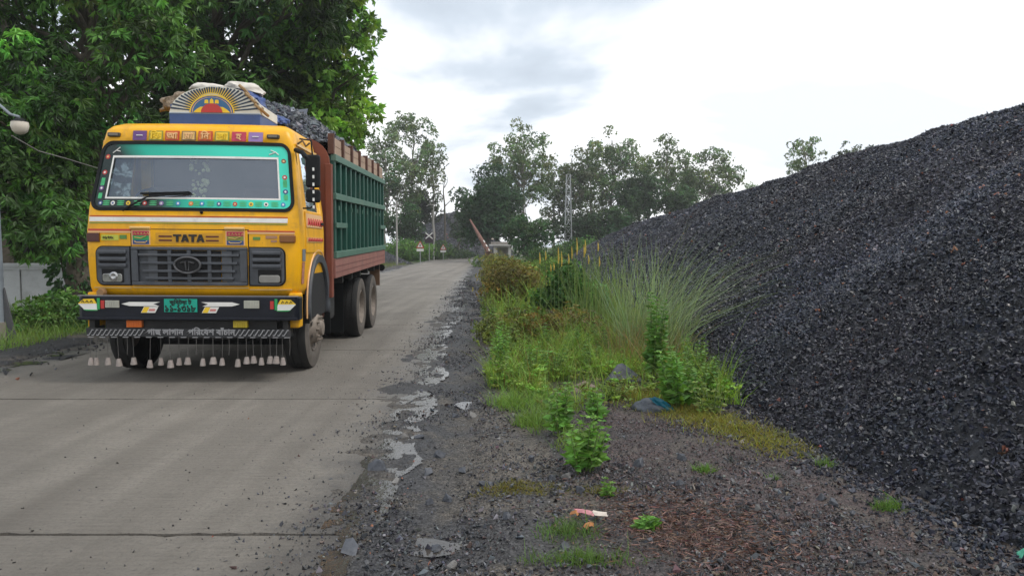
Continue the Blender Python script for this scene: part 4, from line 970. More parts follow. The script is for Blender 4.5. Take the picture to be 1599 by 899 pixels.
# single larger stones one can pick out
GS = 'larger loose stones on the road shoulder'
SLB = ['on the concrete beside the black mud, leftmost but one', 'in the black mud left of the bare soil track', 'beside the far mud puddle', 'just right of the one beside the far mud puddle', 'above the moss patch on the bare soil', 'right of the bare soil track below the moss patch', 'biggest of all at the bottom left of the shoulder', 'at the rim of the near puddle', 'cut by the bottom edge of the picture', 'right of the near puddle', 'centred in the mud band level with the wide weed', 'left of the wide front weed', 'in the wet strip at the slab edge', 'leftmost at the wet slab edge', 'on bare soil left of the gravel bank', 'touching the left end of the moss patch', 'on the mud track level with the moss patch', 'in the mud just above the near puddle', 'at the mud rim left of the track', 'at the lower edge of the twig litter', 'left of the bottom grass tufts', 'alone above the small round green tuft', 'just left below the small round green tuft', 'right of the twig litter', 'left of the pair near the heap toe tuft', 'right of the pair near the heap toe tuft', 'on the gravel midway between litter and heap', 'closest to the heap toe tuft', 'under the wide front weed', 'right of the wide front weed', 'at the left foot of the wide front weed', 'just above the pink wrapper']
for i, (px, py, s_) in enumerate(((590, 740, 38), (668, 742, 26), (712, 652, 20), (740, 655, 24), (755, 768, 24), (790, 828, 26), (545, 870, 50), (680, 862, 26), (705, 895, 30), (748, 868, 20), (686, 715, 24), (830, 735, 22), (655, 690, 20),
        (632, 690, 18), (722, 740, 22), (766, 770, 18), (700, 783, 28), (672, 790, 20), (618, 760, 20), (1010, 870, 24), (880, 875, 26), (1065, 740, 22), (1062, 780, 20), (1180, 826, 24), (1282, 808, 26), (1302, 816, 30), (1230, 808, 20), (1330, 832, 18), (885, 760, 26), (1000, 745, 30), (862, 762, 20), (905, 785, 22))):
    c = G(px, py); w_ = s_*c.y/F_PX; z = float(max(soil_z(np.array([c.x]), np.array([c.y]))[0], SLAB_Z if c.x < road_r(c.y) else -1))
    dark = i % 5 != 3
    o = blob_rock('loose_stone', (c.x, c.y, z), (w_, w_*0.75, w_*0.55), ROCK_D if dark else mat('rock_grey', (0.16, 0.155, 0.15)), None, 40+i, 12, i*1.3)
    tag(o, ('dark' if dark else 'pale grey')+' loose stone '+SLB[i], 'stone', GS)

# --- low leafy ground cover woven through the verge
X, Y = verge(6.7, 18, 1.2)(7000); k_ = len(X); Z = soil_z(X, Y)
p_ = np.stack([X, Y, Z+0.04+0.22*rng.random(k_)*fbm(X*1.4, Y*1.4, 3)], 1); p2, d2 = rosettes(p_, np.tile([[0, 0, 1.0]], (k_, 1)), 6, 0.05, 0.1)
tn = np.repeat(tints(k_, (0.21, 0.35, 0.065), 0.3, 0.12), 6, axis=0)
o = leaves('ground_cover', p2, d2, 0.052*rng.uniform(0.6, 1.3, len(p2)), 0.032*rng.uniform(0.7, 1.3, len(p2)), tn, LEAF); tag(o, 'small leafy ground cover woven through the right verge', 'ground cover', kind='stuff')
c0 = np.array([1.15, 7.3]); n = 170; X = c0[0]+rng.normal(0, 0.45, n); Y = c0[1]+rng.normal(0, 0.35, n); p_ = np.stack([X, Y, soil_z(X, Y)+0.02+0.06*rng.random(n)], 1); p2, d2 = rosettes(p_, np.tile([[0, 0, 1.0]], (n, 1)), 6, 0.05, 0.1)
o = leaves('ground_cover', p2, d2, 0.045, 0.028, np.repeat(tints(n, (0.13, 0.17, 0.04), 0.35, 0.15), 6, axis=0), LEAF); tag(o, 'sparse leafy cover round the boulders and the sack', 'ground cover', kind='stuff')

# --- taller weeds standing through the strip, each one its own plant
wl_ = ((782, 560, 0.5), (812, 575, 0.45), (850, 570, 0.5), (768, 530, 0.55), (800, 520, 0.6), (835, 530, 0.55), (865, 600, 0.4), (795, 612, 0.35), (900, 575, 0.45), (940, 570, 0.5), (760, 500, 0.6), (925, 590, 0.35), (1080, 610, 0.5), (1110, 665, 0.3))
LBW = ('left of the low olive bush', 'between the corner weed and the low weed', 'behind the low leafy weed', 'at the road side below the olive bush', 'under the olive bush', 'left of the low brownish bush', 'behind the tall front weed', 'at the front edge of the verge corner', 'below the low brownish bush', 'left of the kans grass foot', 'farthest along the road side', 'behind the reddish boulder', 'right of the broad leafy weed', 'lowest at the heap toe')
for i, (px, py, h_) in enumerate(wl_):
    weed('bushy green weed '+LBW[i], px, py, h_, 9, 0.20, ((0.13, 0.24, 0.05), (0.17, 0.25, 0.06), (0.11, 0.22, 0.045))[i % 3], 0.065, 60+i, 'weeds of the right verge')

# --- far wood closing the horizon on the left, beyond the wall
cl = []; r_ = random.Random(77)
for i in range(70):
    q = r_.uniform(1.6, 2.8); cl.append((r_.uniform(-70, -15), r_.uniform(44, 62), r_.uniform(0.8, 5.0), q, q, q))
o = foliage('far_wood', cl, 16, 6, 0.55, 0.26, 0.4, (0.055, 0.11, 0.04), LEAF_FAR, None, shell=0.4); tag(o, 'dense far wood seen behind the left grove', 'wood', kind='stuff')

n = 5500; Y = rng.uniform(10.6, 16, n); X = road_r(Y)-ROAD_W-0.75-rng.random(n)**1.2*3.0
o = blades('verge_grass', np.stack([X, Y, np.where(road_r(Y)-ROAD_W-X < 1.9, 0.02, -0.06)], 1), 0.16*np.exp(rng.normal(0, .4, n)), rng.normal(0, 0.5, (n, 2)), 0.010, tints(n, (0.15, 0.25, 0.055), 0.25, 0.1), GRASS); tag(o, 'short bright grass fringing the muddy left road edge', 'grass', kind='stuff')

# ================================================================== TRUCK
TX, TY = -3.61, 8.2
truck = empty('cargo_truck', (TX, TY, SLAB_Z), R(2.3)); truck.rotation_euler = (0, R(0.45), R(2.3))
tag(truck, 'yellow cargo truck with green slatted sides loaded with black gravel', 'truck')
YELLOW = mat('yellow_paint', (0.80, 0.40, 0.006), 0.36, var=0.10, vscale=2.5, dirt=(0.36, 0.20, 0.055), dirt_amt=0.33, dscale=4.2, spec=0.3, bump=0.03, bscale=3.0)
def weather(m, streak=(0.30, 0.17, 0.055), chip=(0.09, 0.05, 0.03), amt=0.36):
    t = m.node_tree; n = t.nodes; l = t.links; b = n['Principled BSDF']; src = b.inputs['Base Color'].links[0].from_socket
    tcn = n.new('ShaderNodeTexCoord'); mp_ = n.new('ShaderNodeMapping'); mp_.inputs['Scale'].default_value = (9, 9, 0.7); l.new(tcn.outputs['Object'], mp_.inputs[0])
    a = n.new('ShaderNodeTexNoise'); a.inputs['Scale'].default_value = 1.0; a.inputs['Detail'].default_value = 8; a.inputs['Roughness'].default_value = 0.7; l.new(mp_.outputs[0], a.inputs['Vector'])
    r_ = n.new('ShaderNodeMapRange'); r_.inputs[1].default_value = 0.50; r_.inputs[2].default_value = 0.74; r_.inputs[4].default_value = amt; l.new(a.outputs['Fac'], r_.inputs[0])
    x = n.new('ShaderNodeMix'); x.data_type = 'RGBA'; l.new(r_.outputs[0], x.inputs[0]); l.new(src, x.inputs[6]); x.inputs[7].default_value = (*streak, 1)
    c = n.new('ShaderNodeTexNoise'); c.inputs['Scale'].default_value = 22; c.inputs['Detail'].default_value = 5; c.inputs['Roughness'].default_value = 0.6; l.new(tcn.outputs['Object'], c.inputs['Vector'])
    q = n.new('ShaderNodeMapRange'); q.inputs[1].default_value = 0.70; q.inputs[2].default_value = 0.73; q.inputs[4].default_value = 0.85; l.new(c.outputs['Fac'], q.inputs[0])
    y = n.new('ShaderNodeMix'); y.data_type = 'RGBA'; l.new(q.outputs[0], y.inputs[0]); l.new(x.outputs[2], y.inputs[6]); y.inputs[7].default_value = (*chip, 1)
    l.new(y.outputs[2], b.inputs['Base Color'])
weather(YELLOW)
CREAM = mat('faded_yellow', (0.66, 0.42, 0.14), 0.4, var=0.15, vscale=3)
CHAR = mat('charcoal_plastic', (0.060, 0.066, 0.078), 0.5, var=0.25, vscale=8, dirt=(0.16, 0.14, 0.12), dirt_amt=0.15)
BLACK = mat('black_rubber', (0.008, 0.009, 0.010), 0.6, spec=0.2)
VOID = mat('dark_cavity', (0.008, 0.008, 0.009), 0.9)
NAVY = mat('navy_bumper_paint', (0.006, 0.008, 0.015), 0.42, var=0.3, dirt=(0.05, 0.045, 0.04), dirt_amt=0.05, spec=0.3)
WHITE = mat('white_paint', (0.72, 0.71, 0.68), 0.45, var=0.08, dirt=(0.35, 0.30, 0.24), dirt_amt=0.2, dscale=5)
RED = mat('red_paint', (0.45, 0.03, 0.025), 0.45)
ORANGE = mat('orange_paint', (0.62, 0.17, 0.02), 0.45)
GREENP = mat('green_paint', (0.02, 0.30, 0.08), 0.45)
PURPLE = mat('purple_paint', (0.12, 0.045, 0.19), 0.45)
LILAC = mat('lilac_paint', (0.26, 0.16, 0.38), 0.45)
OLIVE = mat('olive_paint', (0.22, 0.24, 0.04), 0.45)
BROWNP = mat('brown_paint', (0.17, 0.10, 0.06), 0.45)
CRIM = mat('crimson_paint', (0.45, 0.03, 0.07), 0.45)
PEACH = mat('peach_paint', (0.75, 0.44, 0.20), 0.45)
BLUEP = mat('blue_paint', (0.03, 0.07, 0.22), 0.4, var=0.15)
SIGNY = mat('signal_yellow', (0.78, 0.52, 0.02), 0.45)
STEEL = mat('dusty_steel', (0.21, 0.175, 0.145), 0.7, var=0.3, vscale=10, bump=0.3)
DARKM = mat('dark_chassis', (0.022, 0.022, 0.023), 0.75, var=0.4, dirt=(0.07, 0.06, 0.05), dirt_amt=0.3)
TYRE = mat('tyre_rubber', (0.014, 0.014, 0.014), 0.85, var=0.3, vscale=6, dirt=(0.06, 0.052, 0.045), dirt_amt=0.2, dscale=4)
SIDEWALL = mat('dusty_sidewall', (0.095, 0.082, 0.07), 0.9, var=0.3, vscale=8)

# ---------------- cab shell
LEV = [(0.97, 1.165, 0.14), (1.06, 1.185, 0.12), (1.36, 1.20, 0.105), (1.70, 1.20, 0.10), (1.80, 1.195, 0.115), (1.955, 1.185, 0.13), (2.20, 1.155, 0.185), (2.45, 1.125, 0.245), (2.675, 1.095, 0.285), (2.845, 1.06, 0.320), (2.90, 1.02, 0.38), (2.94, 0.95, 0.48), (2.96, 0.82, 0.62), (2.97, 0.4, 0.85)]
FR = [-0.93, -0.62, -0.31, 0, 0.31, 0.62, 0.93]
BK = 1.50
def wf(z):
    for (a, b) in zip(LEV, LEV[1:]):
        if a[0] <= z <= b[0]:
            t = (z-a[0])/(b[0]-a[0]); return a[1]+(b[1]-a[1])*t, a[2]+(b[2]-a[2])*t
    return LEV[-1][1:]
def ring(z, w_, f):
    p = [(fr*w_, f+0.07*fr*fr) for fr in FR]
    p += [(w_*0.985, f+0.105), (w_, f+0.19), (w_, max(f+0.25, 0.55)), (w_, 1.2), (w_, 1.42), (w_*0.975, BK)]
    q = [(-x, y) for x, y in reversed(p[7:])]
    return [(x, y, z) for x, y in p+q]
rings = [ring(*l_) for l_ in LEV]; nr = len(rings[0])
vs = [v for r_ in rings for v in r_]; fs = []
for i in range(len(rings)-1):
    z0, z1 = LEV[i][0], LEV[i+1][0]; win = z0 >= 1.95 and z1 <= 2.68
    for j in range(nr):
        j2 = (j+1) % nr
        if win and j < 6: continue
        if win and z1 <= 2.68 and (j == 9 or j == nr-4): continue      # side windows
        fs.append((i*nr+j, i*nr+j2, (i+1)*nr+j2, (i+1)*nr+j))
fs.append(tuple((len(rings)-1)*nr+j for j in range(nr)))
cab = MB().add(vs, fs).build('cab', YELLOW, truck, smooth=38)
sld = cab.modifiers.new('thickness', 'SOLIDIFY'); sld.thickness = 0.025; sld.offset = -1
# lower corner posts beside the bumper
for s in (-1, 1):
    MB().box(min(s*1.06, s*1.185), max(s*1.06, s*1.185), 0.17, 0.34, 0.60, 1.0).build('corner_post', YELLOW, cab, bevel=0.02)
# front surface helper: (x metres, z, offset outwards)
def FRONT(x, z, d=0.0):
    w_, f = wf(z); fr = x/w_
    return (x, f+0.07*fr*fr-d, z)
def patch_on_front(mb, x0, x1, z0, z1, d, nx=8, nz=2):
    vs = []; fs = []
    for i in range(nx+1):
        for j in range(nz+1): vs.append(FRONT(x0+(x1-x0)*i/nx, z0+(z1-z0)*j/nz, d))
    for i in range(nx):
        for j in range(nz): a = i*(nz+1)+j; fs.append((a, a+nz+1, a+nz+2, a+1))
    return mb.add(vs, fs)
def plate(name, m, x0, x1, z0, z1, d=0.006, th=0.012, nx=8, parent=None, bevel=0):
    """thin raised plate following the cab front"""
    vs = []; fs = []; n = nx+1
    for i in range(n):
        x = x0+(x1-x0)*i/nx
        for (z, q) in ((z0, d), (z1, d), (z1, d-th), (z0, d-th)): vs.append(FRONT(x, z, q))
    for i in range(nx):
        for j in range(4): fs.append((i*4+j, i*4+(j+1) % 4, (i+1)*4+(j+1) % 4, (i+1)*4+j))
    fs += [(0, 1, 2, 3), tuple((n-1)*4+j for j in (3, 2, 1, 0))]
    return MB().add(vs, fs).build(name, m, parent or cab, bevel=bevel)

# windscreen: gasket, glass, painted border
ZB, ZT = 1.955, 2.675
def WS(a, t, d=0.0):
    """a in -1..1 across, t 0..1 up the opening"""
    z = ZB+(ZT-ZB)*t; w_, f = wf(z); return FRONT(a*0.93*w_, z, d)
def rr_loop(a0, a1, t0, t1, ra, rt, n=6):
    o = []
    for (ca, ct, s0) in ((a1-ra, t1-rt, 0), (a0+ra, t1-rt, 90), (a0+ra, t0+rt, 180), (a1-ra, t0+rt, 270)):
        for k in range(n+1):
            an = R(s0+90*k/n); o.append((ca+ra*math.cos(an), ct+rt*math.sin(an)))
    # densify long edges
    d_ = []
    for i in range(len(o)):
        p, q = o[i], o[(i+1) % len(o)]; m = 10 if abs(p[0]-q[0]) > 0.5 else 1
        for k in range(m): d_.append((p[0]+(q[0]-p[0])*k/m, p[1]+(q[1]-p[1])*k/m))
    return d_
def band(name, m, lo, li, d, parent, th=0.0):
    n = len(lo); mb = MB()
    vs = [WS(a, t, d) for a, t in lo]+[WS(a, t, d+th) for a, t in li]
    mb.add(vs, [(i, (i+1) % n, n+(i+1) % n, n+i) for i in range(n)])
    return mb.build(name, m, parent)
gl = MB(); nx = 12; nz = 6
vs = [WS(-1.0+2.0*i/nx, j/nz, -0.012) for i in range(nx+1) for j in range(nz+1)]
gl.add(vs, [(i*(nz+1)+j, (i+1)*(nz+1)+j, (i+1)*(nz+1)+j+1, i*(nz+1)+j+1) for i in range(nx) for j in range(nz)])
def glass_mat(name, fac, tintc=(0.80, 0.86, 0.88), dust=0.10):
    m = bpy.data.materials.new(name); m.use_nodes = True; t = m.node_tree; n = t.nodes; l = t.links
    n.remove(n['Principled BSDF']); o = n['Material Output']
    tr = n.new('ShaderNodeBsdfTransparent'); tr.inputs[0].default_value = (*tintc, 1)
    gs = n.new('ShaderNodeBsdfGlossy'); gs.inputs['Roughness'].default_value = 0.03; gs.inputs[0].default_value = (0.72, 0.84, 1.0, 1)
    df = n.new('ShaderNodeBsdfDiffuse'); df.inputs[0].default_value = (0.30, 0.32, 0.36, 1)
    fr = n.new('ShaderNodeFresnel'); fr.inputs[0].default_value = 1.5
    ad = n.new('ShaderNodeMath'); ad.operation = 'ADD'; ad.inputs[1].default_value = fac; l.new(fr.outputs[0], ad.inputs[0])
    a = n.new('ShaderNodeMixShader'); l.new(ad.outputs[0], a.inputs[0]); l.new(tr.outputs[0], a.inputs[1]); l.new(gs.outputs[0], a.inputs[2])
    tcn = n.new('ShaderNodeTexCoord'); nn = n.new('ShaderNodeTexNoise'); nn.inputs['Scale'].default_value = 3.5; nn.inputs['Detail'].default_value = 6; l.new(tcn.outputs['Object'], nn.inputs['Vector'])
    mr = n.new('ShaderNodeMapRange'); mr.inputs[1].default_value = 0.3; mr.inputs[2].default_value = 0.8; mr.inputs[3].default_value = dust*0.5; mr.inputs[4].default_value = dust*1.6; l.new(nn.outputs['Fac'], mr.inputs[0])
    b = n.new('ShaderNodeMixShader'); l.new(mr.outputs[0], b.inputs[0]); l.new(a.outputs[0], b.inputs[1]); l.new(df.outputs[0], b.inputs[2])
    l.new(b.outputs[0], o.inputs['Surface']); MATS[name] = m; return m
WGLASS = glass_mat('windscreen_glass', 0.10, dust=0.10)
SGLASS = glass_mat('dimmed_side_glass', 0.0, (0.16, 0.20, 0.20), 0.04)  # left pane tinted dark to dim the bright sky seen through it
wind = gl.build('windscreen', WGLASS, truck, smooth=60)
gk = band('gasket', BLACK, rr_loop(-1.037, 1.037, -0.055, 1.055, 0.11, 0.19), rr_loop(-1.0, 1.0, 0.0, 1.0, 0.08, 0.13), 0.012, wind)
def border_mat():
    m = bpy.data.materials.new('dark_to_teal_border'); m.use_nodes = True; t = m.node_tree; n = t.nodes; l = t.links; b = n['Principled BSDF']  # border colour runs from near black at the left to teal at the right
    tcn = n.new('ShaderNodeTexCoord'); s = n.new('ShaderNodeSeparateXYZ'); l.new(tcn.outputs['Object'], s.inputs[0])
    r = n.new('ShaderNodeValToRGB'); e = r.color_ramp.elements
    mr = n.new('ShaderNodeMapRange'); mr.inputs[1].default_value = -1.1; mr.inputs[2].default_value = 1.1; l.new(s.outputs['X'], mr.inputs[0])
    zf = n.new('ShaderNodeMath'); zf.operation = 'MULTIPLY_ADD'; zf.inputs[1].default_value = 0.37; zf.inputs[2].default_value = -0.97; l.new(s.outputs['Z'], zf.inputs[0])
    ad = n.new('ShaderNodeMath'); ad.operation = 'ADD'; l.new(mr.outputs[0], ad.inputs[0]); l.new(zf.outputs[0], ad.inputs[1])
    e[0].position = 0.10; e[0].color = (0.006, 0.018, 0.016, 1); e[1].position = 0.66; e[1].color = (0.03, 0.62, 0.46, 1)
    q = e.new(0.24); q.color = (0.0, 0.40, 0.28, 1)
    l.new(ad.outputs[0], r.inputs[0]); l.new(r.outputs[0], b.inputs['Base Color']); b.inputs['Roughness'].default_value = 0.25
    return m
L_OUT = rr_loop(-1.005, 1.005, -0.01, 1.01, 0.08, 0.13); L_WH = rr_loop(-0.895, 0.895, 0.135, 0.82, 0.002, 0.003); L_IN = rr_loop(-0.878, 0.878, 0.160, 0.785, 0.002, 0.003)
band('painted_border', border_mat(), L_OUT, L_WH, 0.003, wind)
band('white_frame', WHITE, L_WH, L_IN, 0.004, wind)
# flowers painted along the border
def disc(mb, a, t, r_, d, n=14, squash=1.0):
    c = Vector(WS(a, t, d)); ux = (Vector(WS(a+0.01, t, d))-c).normalized(); uz = (Vector(WS(a, t+0.01, d))-c).normalized()
    mb.poly([tuple(c+ux*math.cos(2*math.pi*k/n)*r_+uz*math.sin(2*math.pi*k/n)*r_*squash) for k in range(n)])
FLW = [('f_white', WHITE), ('f_yel', SIGNY), ('f_red', RED), ('f_lil', LILAC), ('f_blue', BLUEP), ('f_or', ORANGE)]
def flower(a, t, mo, mi, r_=0.025):
    mb = MB(); disc(mb, a, t, r_, 0.007); mb.mat(1); disc(mb, a, t, r_*0.45, 0.010)
    mb.build('painted_flower', [mo, mi], wind)
LBLUE = mat('light_blue_paint', (0.05, 0.22, 0.48), 0.4)
for i, (a, mo, mi) in enumerate(((-0.93, BLUEP, WHITE), (-0.80, WHITE, BLUEP), (-0.64, SIGNY, BROWNP), (-0.47, RED, WHITE), (-0.30, LILAC, WHITE), (-0.13, LBLUE, WHITE), (0.0, ORANGE, PEACH), (0.11, LBLUE, WHITE),
        (0.28, BLUEP, WHITE), (0.44, RED, PEACH), (0.60, SIGNY, BROWNP), (0.75, WHITE, BLACK), (0.92, LBLUE, WHITE))):
    flower(a, 0.065, mo, mi)
for (a, t, mo, mi) in ((-0.95, 0.30, PURPLE, WHITE), (-0.95, 0.55, RED, WHITE), (-0.95, 0.80, RED, PEACH), (0.95, 0.27, BLUEP, WHITE), (0.95, 0.50, RED, WHITE), (0.95, 0.76, BROWNP, PEACH)):
    flower(a, t, mo, mi, 0.028)
LEAFP = mat('painted_leaf', (0.05, 0.42, 0.16), 0.4); STEMP = mat('painted_stem', (0.45, 0.58, 0.25), 0.4)
mb = MB()
for a in (-0.87, -0.72, -0.55, -0.385, -0.215, 0.055, 0.195, 0.36, 0.52, 0.675, 0.835):
    for k in (-1, 0, 1): disc(mb, a, 0.068+k*0.028, 0.045, 0.006, 8, 0.16)
for a in (-0.95, 0.95):
    for t in (0.18, 0.42, 0.66, 0.385, 0.63):
        for k in (-1, 0, 1): disc(mb, a+k*0.013, t, 0.009, 0.006, 8, 4.2)
o = mb.build('leaf_motif', LEAFP, wind); tag(o, kind='stuff')
mb = MB()
for (p, q) in (((-0.90, 0.86), (-0.83, 0.95)), ((-0.87, 0.90), (-0.82, 0.885)), ((0.80, 0.86), (0.87, 0.90)), ((0.87, 0.90), (0.90, 0.86)), ((0.82, 0.93), (0.87, 0.90))):
    A, B = Vector(WS(p[0], p[1], 0.007)), Vector(WS(q[0], q[1], 0.007)); mb.tube([A, B], 0.006, 5)
o = mb.build('painted_sprig', WHITE, wind); tag(o, kind='stuff')
# wiper
mb = MB(); mb.tube([WS(-0.68, -0.05, 0.03), WS(-0.52, 0.09, 0.05), WS(-0.44, 0.16, 0.045), WS(0.0, 0.235, 0.03)], [0.014, 0.010, 0.009, 0.006], 6)
mb.tube([WS(-0.52, 0.215, 0.02), WS(-0.3, 0.225, 0.022), WS(-0.02, 0.24, 0.02)], 0.012, 6)
mb.build('wiper', BLACK, wind)
MB().tube([FRONT(0.12, 1.90, 0.0), FRONT(0.12, 1.915, 0.04)], [0.018, 0.012], 8).build('wiper_stub', BLACK, cab)
# cab inside: back wall, dashboard, seats, steering wheel, hanging flower garland, papers
INT = mat('cab_lining', (0.035, 0.037, 0.042), 0.8, var=0.2)
inn = MB().box(-1.05, 1.05, 1.30, 1.34, 1.1, 2.8).box(-1.1, 1.1, 0.2, 1.4, 1.12, 1.16).build('cab_lining', INT, truck)
MB().box(-1.08, 1.08, 0.24, 0.62, 1.70, 1.93).build('dashboard', INT, inn, bevel=0.03)
for x in (-0.62, 0.55):
    MB().box(x-0.26, x+0.26, 1.05, 1.2, 1.5, 2.25).box(x-0.26, x+0.26, 0.75, 1.2, 1.35, 1.5).build('seat', mat('seat_cloth', (0.07, 0.045, 0.04), 0.9), inn, bevel=0.03)
sw = MB(); sw.tube([(-0.62+0.22*math.cos(k*math.pi/12), 0.62-0.10*math.sin(k*math.pi/12), 1.98+0.2*math.sin(k*math.pi/12)) for k in range(25)], 0.016, 6, False)
sw.tube([(-0.62, 0.62, 1.98), (-0.62, 0.45, 1.85)], 0.03, 6); sw.build('steering_wheel', BLACK, inn)
GARL = mat('pale_garland', (0.50, 0.55, 0.30), 0.7, var=0.3)
mb = MB()
r_ = random.Random(2)
for k in range(44):
    x = r_.choice((-1, 1))*r_.uniform(0.0, 0.11); z = r_.uniform(1.98, 2.56)
    rr = r_.uniform(0.012, 0.028)
    mb.lathe([(-rr, 0.002), (-rr*.4, rr), (rr*.4, rr), (rr, 0.002)], 'y', 7, (x+0.0, 0.42+r_.uniform(-.02, .02), z))
o = mb.build('garland', GARL, inn); tag(o, kind='stuff')
MB().box(0.0, 0.30, 0.30, 0.34, 1.935, 2.0).build('papers', mat('paper', (0.55, 0.58, 0.62), 0.8), inn, bevel=0.02)
MB().box(-1.02, -0.90, 1.20, 1.27, 1.2, 2.7).build('rear_post', YELLOW, inn)
# side window panes
for s in (-1, 1):
    vs = []
    for (y, z) in ((0.56, 1.955), (1.2, 1.955), (1.2, 2.675), (0.56, 2.675)):
        vs.append((s*(wf(z)[0]-0.012), y, z))
    MB().poly(vs).build('side_window', WGLASS if s > 0 else SGLASS, cab)
# marker lamps, letter tiles above the windscreen
for x in (-0.93, 0.86):
    p = FRONT(x, 2.785, 0.0); mb = MB().box(p[0]-0.07, p[0]+0.07, p[1]-0.035, p[1]+0.03, p[2]-0.024, p[2]+0.024)
    lm = mb.build('marker_lamp', mat('lamp_housing', (0.05, 0.045, 0.035), 0.5), cab, bevel=0.012)
    MB().box(p[0]-0.05, p[0]+0.05, p[1]-0.041, p[1]-0.034, p[2]-0.012, p[2]+0.014).build('lens', mat('amber_lens_dull', (0.16, 0.14, 0.11), 0.3), lm)

def text_mesh(name, s, size, m, parent, origin, xdir=(1, 0, 0), zdir=(0, 0, 1), weight=0.035, center=True, sx=1.0, d=(0, -1, 0)):
    """lettering as thin raised strokes; origin = centre of the baseline"""
    c = bpy.data.curves.new('lettering', 'FONT'); c.body = s; c.size = 1.0; c.fill_mode = 'NONE'; c.bevel_depth = weight; c.bevel_resolution = 0; c.resolution_u = 3
    t = bpy.data.objects.new('lettering_tmp', c); COL.objects.link(t)
    dg = bpy.context.evaluated_depsgraph_get(); me = bpy.data.meshes.new_from_object(t.evaluated_get(dg))
    bpy.data.objects.remove(t); bpy.data.curves.remove(c)
    n = len(me.vertices)
    co = np.empty(n*3); me.vertices.foreach_get('co', co); co = co.reshape(-1, 3)
    cx = (co[:, 0].min()+co[:, 0].max())/2 if center else 0
    X, Z, Dp = np.array(xdir), np.array(zdir), np.array(d)
    V = np.array(origin)+((co[:, :1]-cx)*size*sx)*X+(co[:, 1:2]*size)*Z+(co[:, 2:3]*size*0.4)*Dp
    me.vertices.foreach_set('co', V.ravel()); me.update()
    me.materials.clear()
    o = link(name, me, m, parent); o['kind'] = 'stuff'
    return o
TILES = [('-', PURPLE, PURPLE, PEACH), ('িফ', OLIVE, SIGNY, PEACH), ('আ', RED, ORANGE, PEACH), ('মা', BROWNP, CREAM, PEACH), ('িন', RED, ORANGE, PEACH), ('ল্লা', OLIVE, SIGNY, PEACH), ('হ', CRIM, CRIM, PEACH), ('-', LILAC, LILAC, PEACH)]
for i, (ch, frame, field, ink) in enumerate(TILES):
    x = -0.635+i*0.186; z0, z1 = 2.722, 2.832
    t_ = plate('letter_tile', frame, x-0.078, x+0.078, z0, z1, 0.008, 0.012, 2, cab, 0.0)
    if field is not frame: plate('tile_field', field, x-0.066, x+0.066, z0+0.011, z1-0.011, 0.011, 0.004, 2, t_)
    p = FRONT(x, 2.742, 0.018); q = FRONT(x, 2.81, 0.018); zd = (Vector(q)-Vector(p)).normalized()
    if ch == '-':
        a, b_ = FRONT(x-0.035, 2.777, 0.014), FRONT(x+0.035, 2.777, 0.014); MB().tube([a, b_], 0.006, 6).build('dash', WHITE, t_)
    else:
        txt = {'ল্লা': 'লা'}.get(ch, ch)
        text_mesh('letter', txt, 0.100, SIGNY if frame in (OLIVE,) else PEACH, t_, p, zdir=tuple(zd), weight=0.04, sx=1.0)
# belt stripes
plate('white_stripe', WHITE, -1.14, 1.06, 1.795, 1.845, 0.006, 0.01, 20)
plate('red_line', RED, -1.14, 1.06, 1.853, 1.862, 0.006, 0.01, 20)
plate('green_line', GREENP, -1.14, 1.06, 1.776, 1.782, 0.006, 0.01, 20)
plate('painted_scroll', RED, -1.15, -0.66, 1.692, 1.712, 0.005, 0.01, 6)
plate('painted_scroll', RED, 0.62, 1.14, 1.692, 1.705, 0.005, 0.01, 6)
plate('painted_scroll', PEACH, 0.62, 1.14, 1.668, 1.688, 0.005, 0.01, 6)
plate('painted_scroll', PEACH, -1.15, -0.66, 1.668, 1.688, 0.005, 0.01, 6)
# bonnet flap between the hinges with its panel gap
plate('panel_gap', VOID, -0.665, 0.64, 1.706, 1.715, 0.004, 0.01, 12)
plate('panel_gap', VOID, -0.668, -0.658, 1.10, 1.715, 0.004, 0.01, 1)
plate('panel_gap', VOID, 0.630, 0.640, 1.10, 1.715, 0.004, 0.01, 1)
plate('bonnet_flap', YELLOW, -0.655, 0.627, 1.525, 1.703, 0.010, 0.02, 12, None, 0.006)
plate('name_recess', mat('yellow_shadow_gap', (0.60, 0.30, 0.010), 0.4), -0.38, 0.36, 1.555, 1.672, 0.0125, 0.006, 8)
for x in (-0.55, 0.49):
    p = FRONT(x, 1.725, 0.02); mb = MB(); mb.tube([(p[0]-0.11, p[1], p[2]), (p[0]+0.11, p[1], p[2])], 0.018, 8)
    mb.build('hinge', CREAM, cab)
# TATA lettering with bars
def letter_T(mb, x, w_, z0, z1, s):
    fn = lambda a, b, d: FRONT(a, b, d)
    mb.prism([(x, z1), (x+w_, z1), (x+w_, z1-s), (x+w_*0.5+s*0.62, z1-s), (x+w_*0.5+s*0.62, z0), (x+w_*0.5-s*0.62, z0), (x+w_*0.5-s*0.62, z1-s), (x, z1-s)], fn, 0.016, 0.026)
def letter_A(mb, x, w_, z0, z1, s):
    fn = lambda a, b, d: FRONT(a, b, d); m_ = x+w_/2; h = z1-z0
    mb.prism([(m_-s*0.7, z1), (m_+s*0.7, z1), (x+w_, z0), (x+w_-s*1.25, z0), (m_, z1-s*1.25), (x+s*1.25, z0), (x, z0)], fn, 0.016, 0.026)
    mb.prism([(m_-w_*0.22, z0+h*0.20), (m_+w_*0.22, z0+h*0.20), (m_+w_*0.16, z0+h*0.38), (m_-w_*0.16, z0+h*0.38)], fn, 0.016, 0.0255)
BLK = mat('black_paint', (0.013, 0.011, 0.010), 0.5)
for i, ch in enumerate('TATA'):
    mb = MB(); (letter_T if ch == 'T' else letter_A)(mb, -0.182+i*0.085, 0.088, 1.571, 1.655, 0.021); mb.build('letter', BLK, cab)
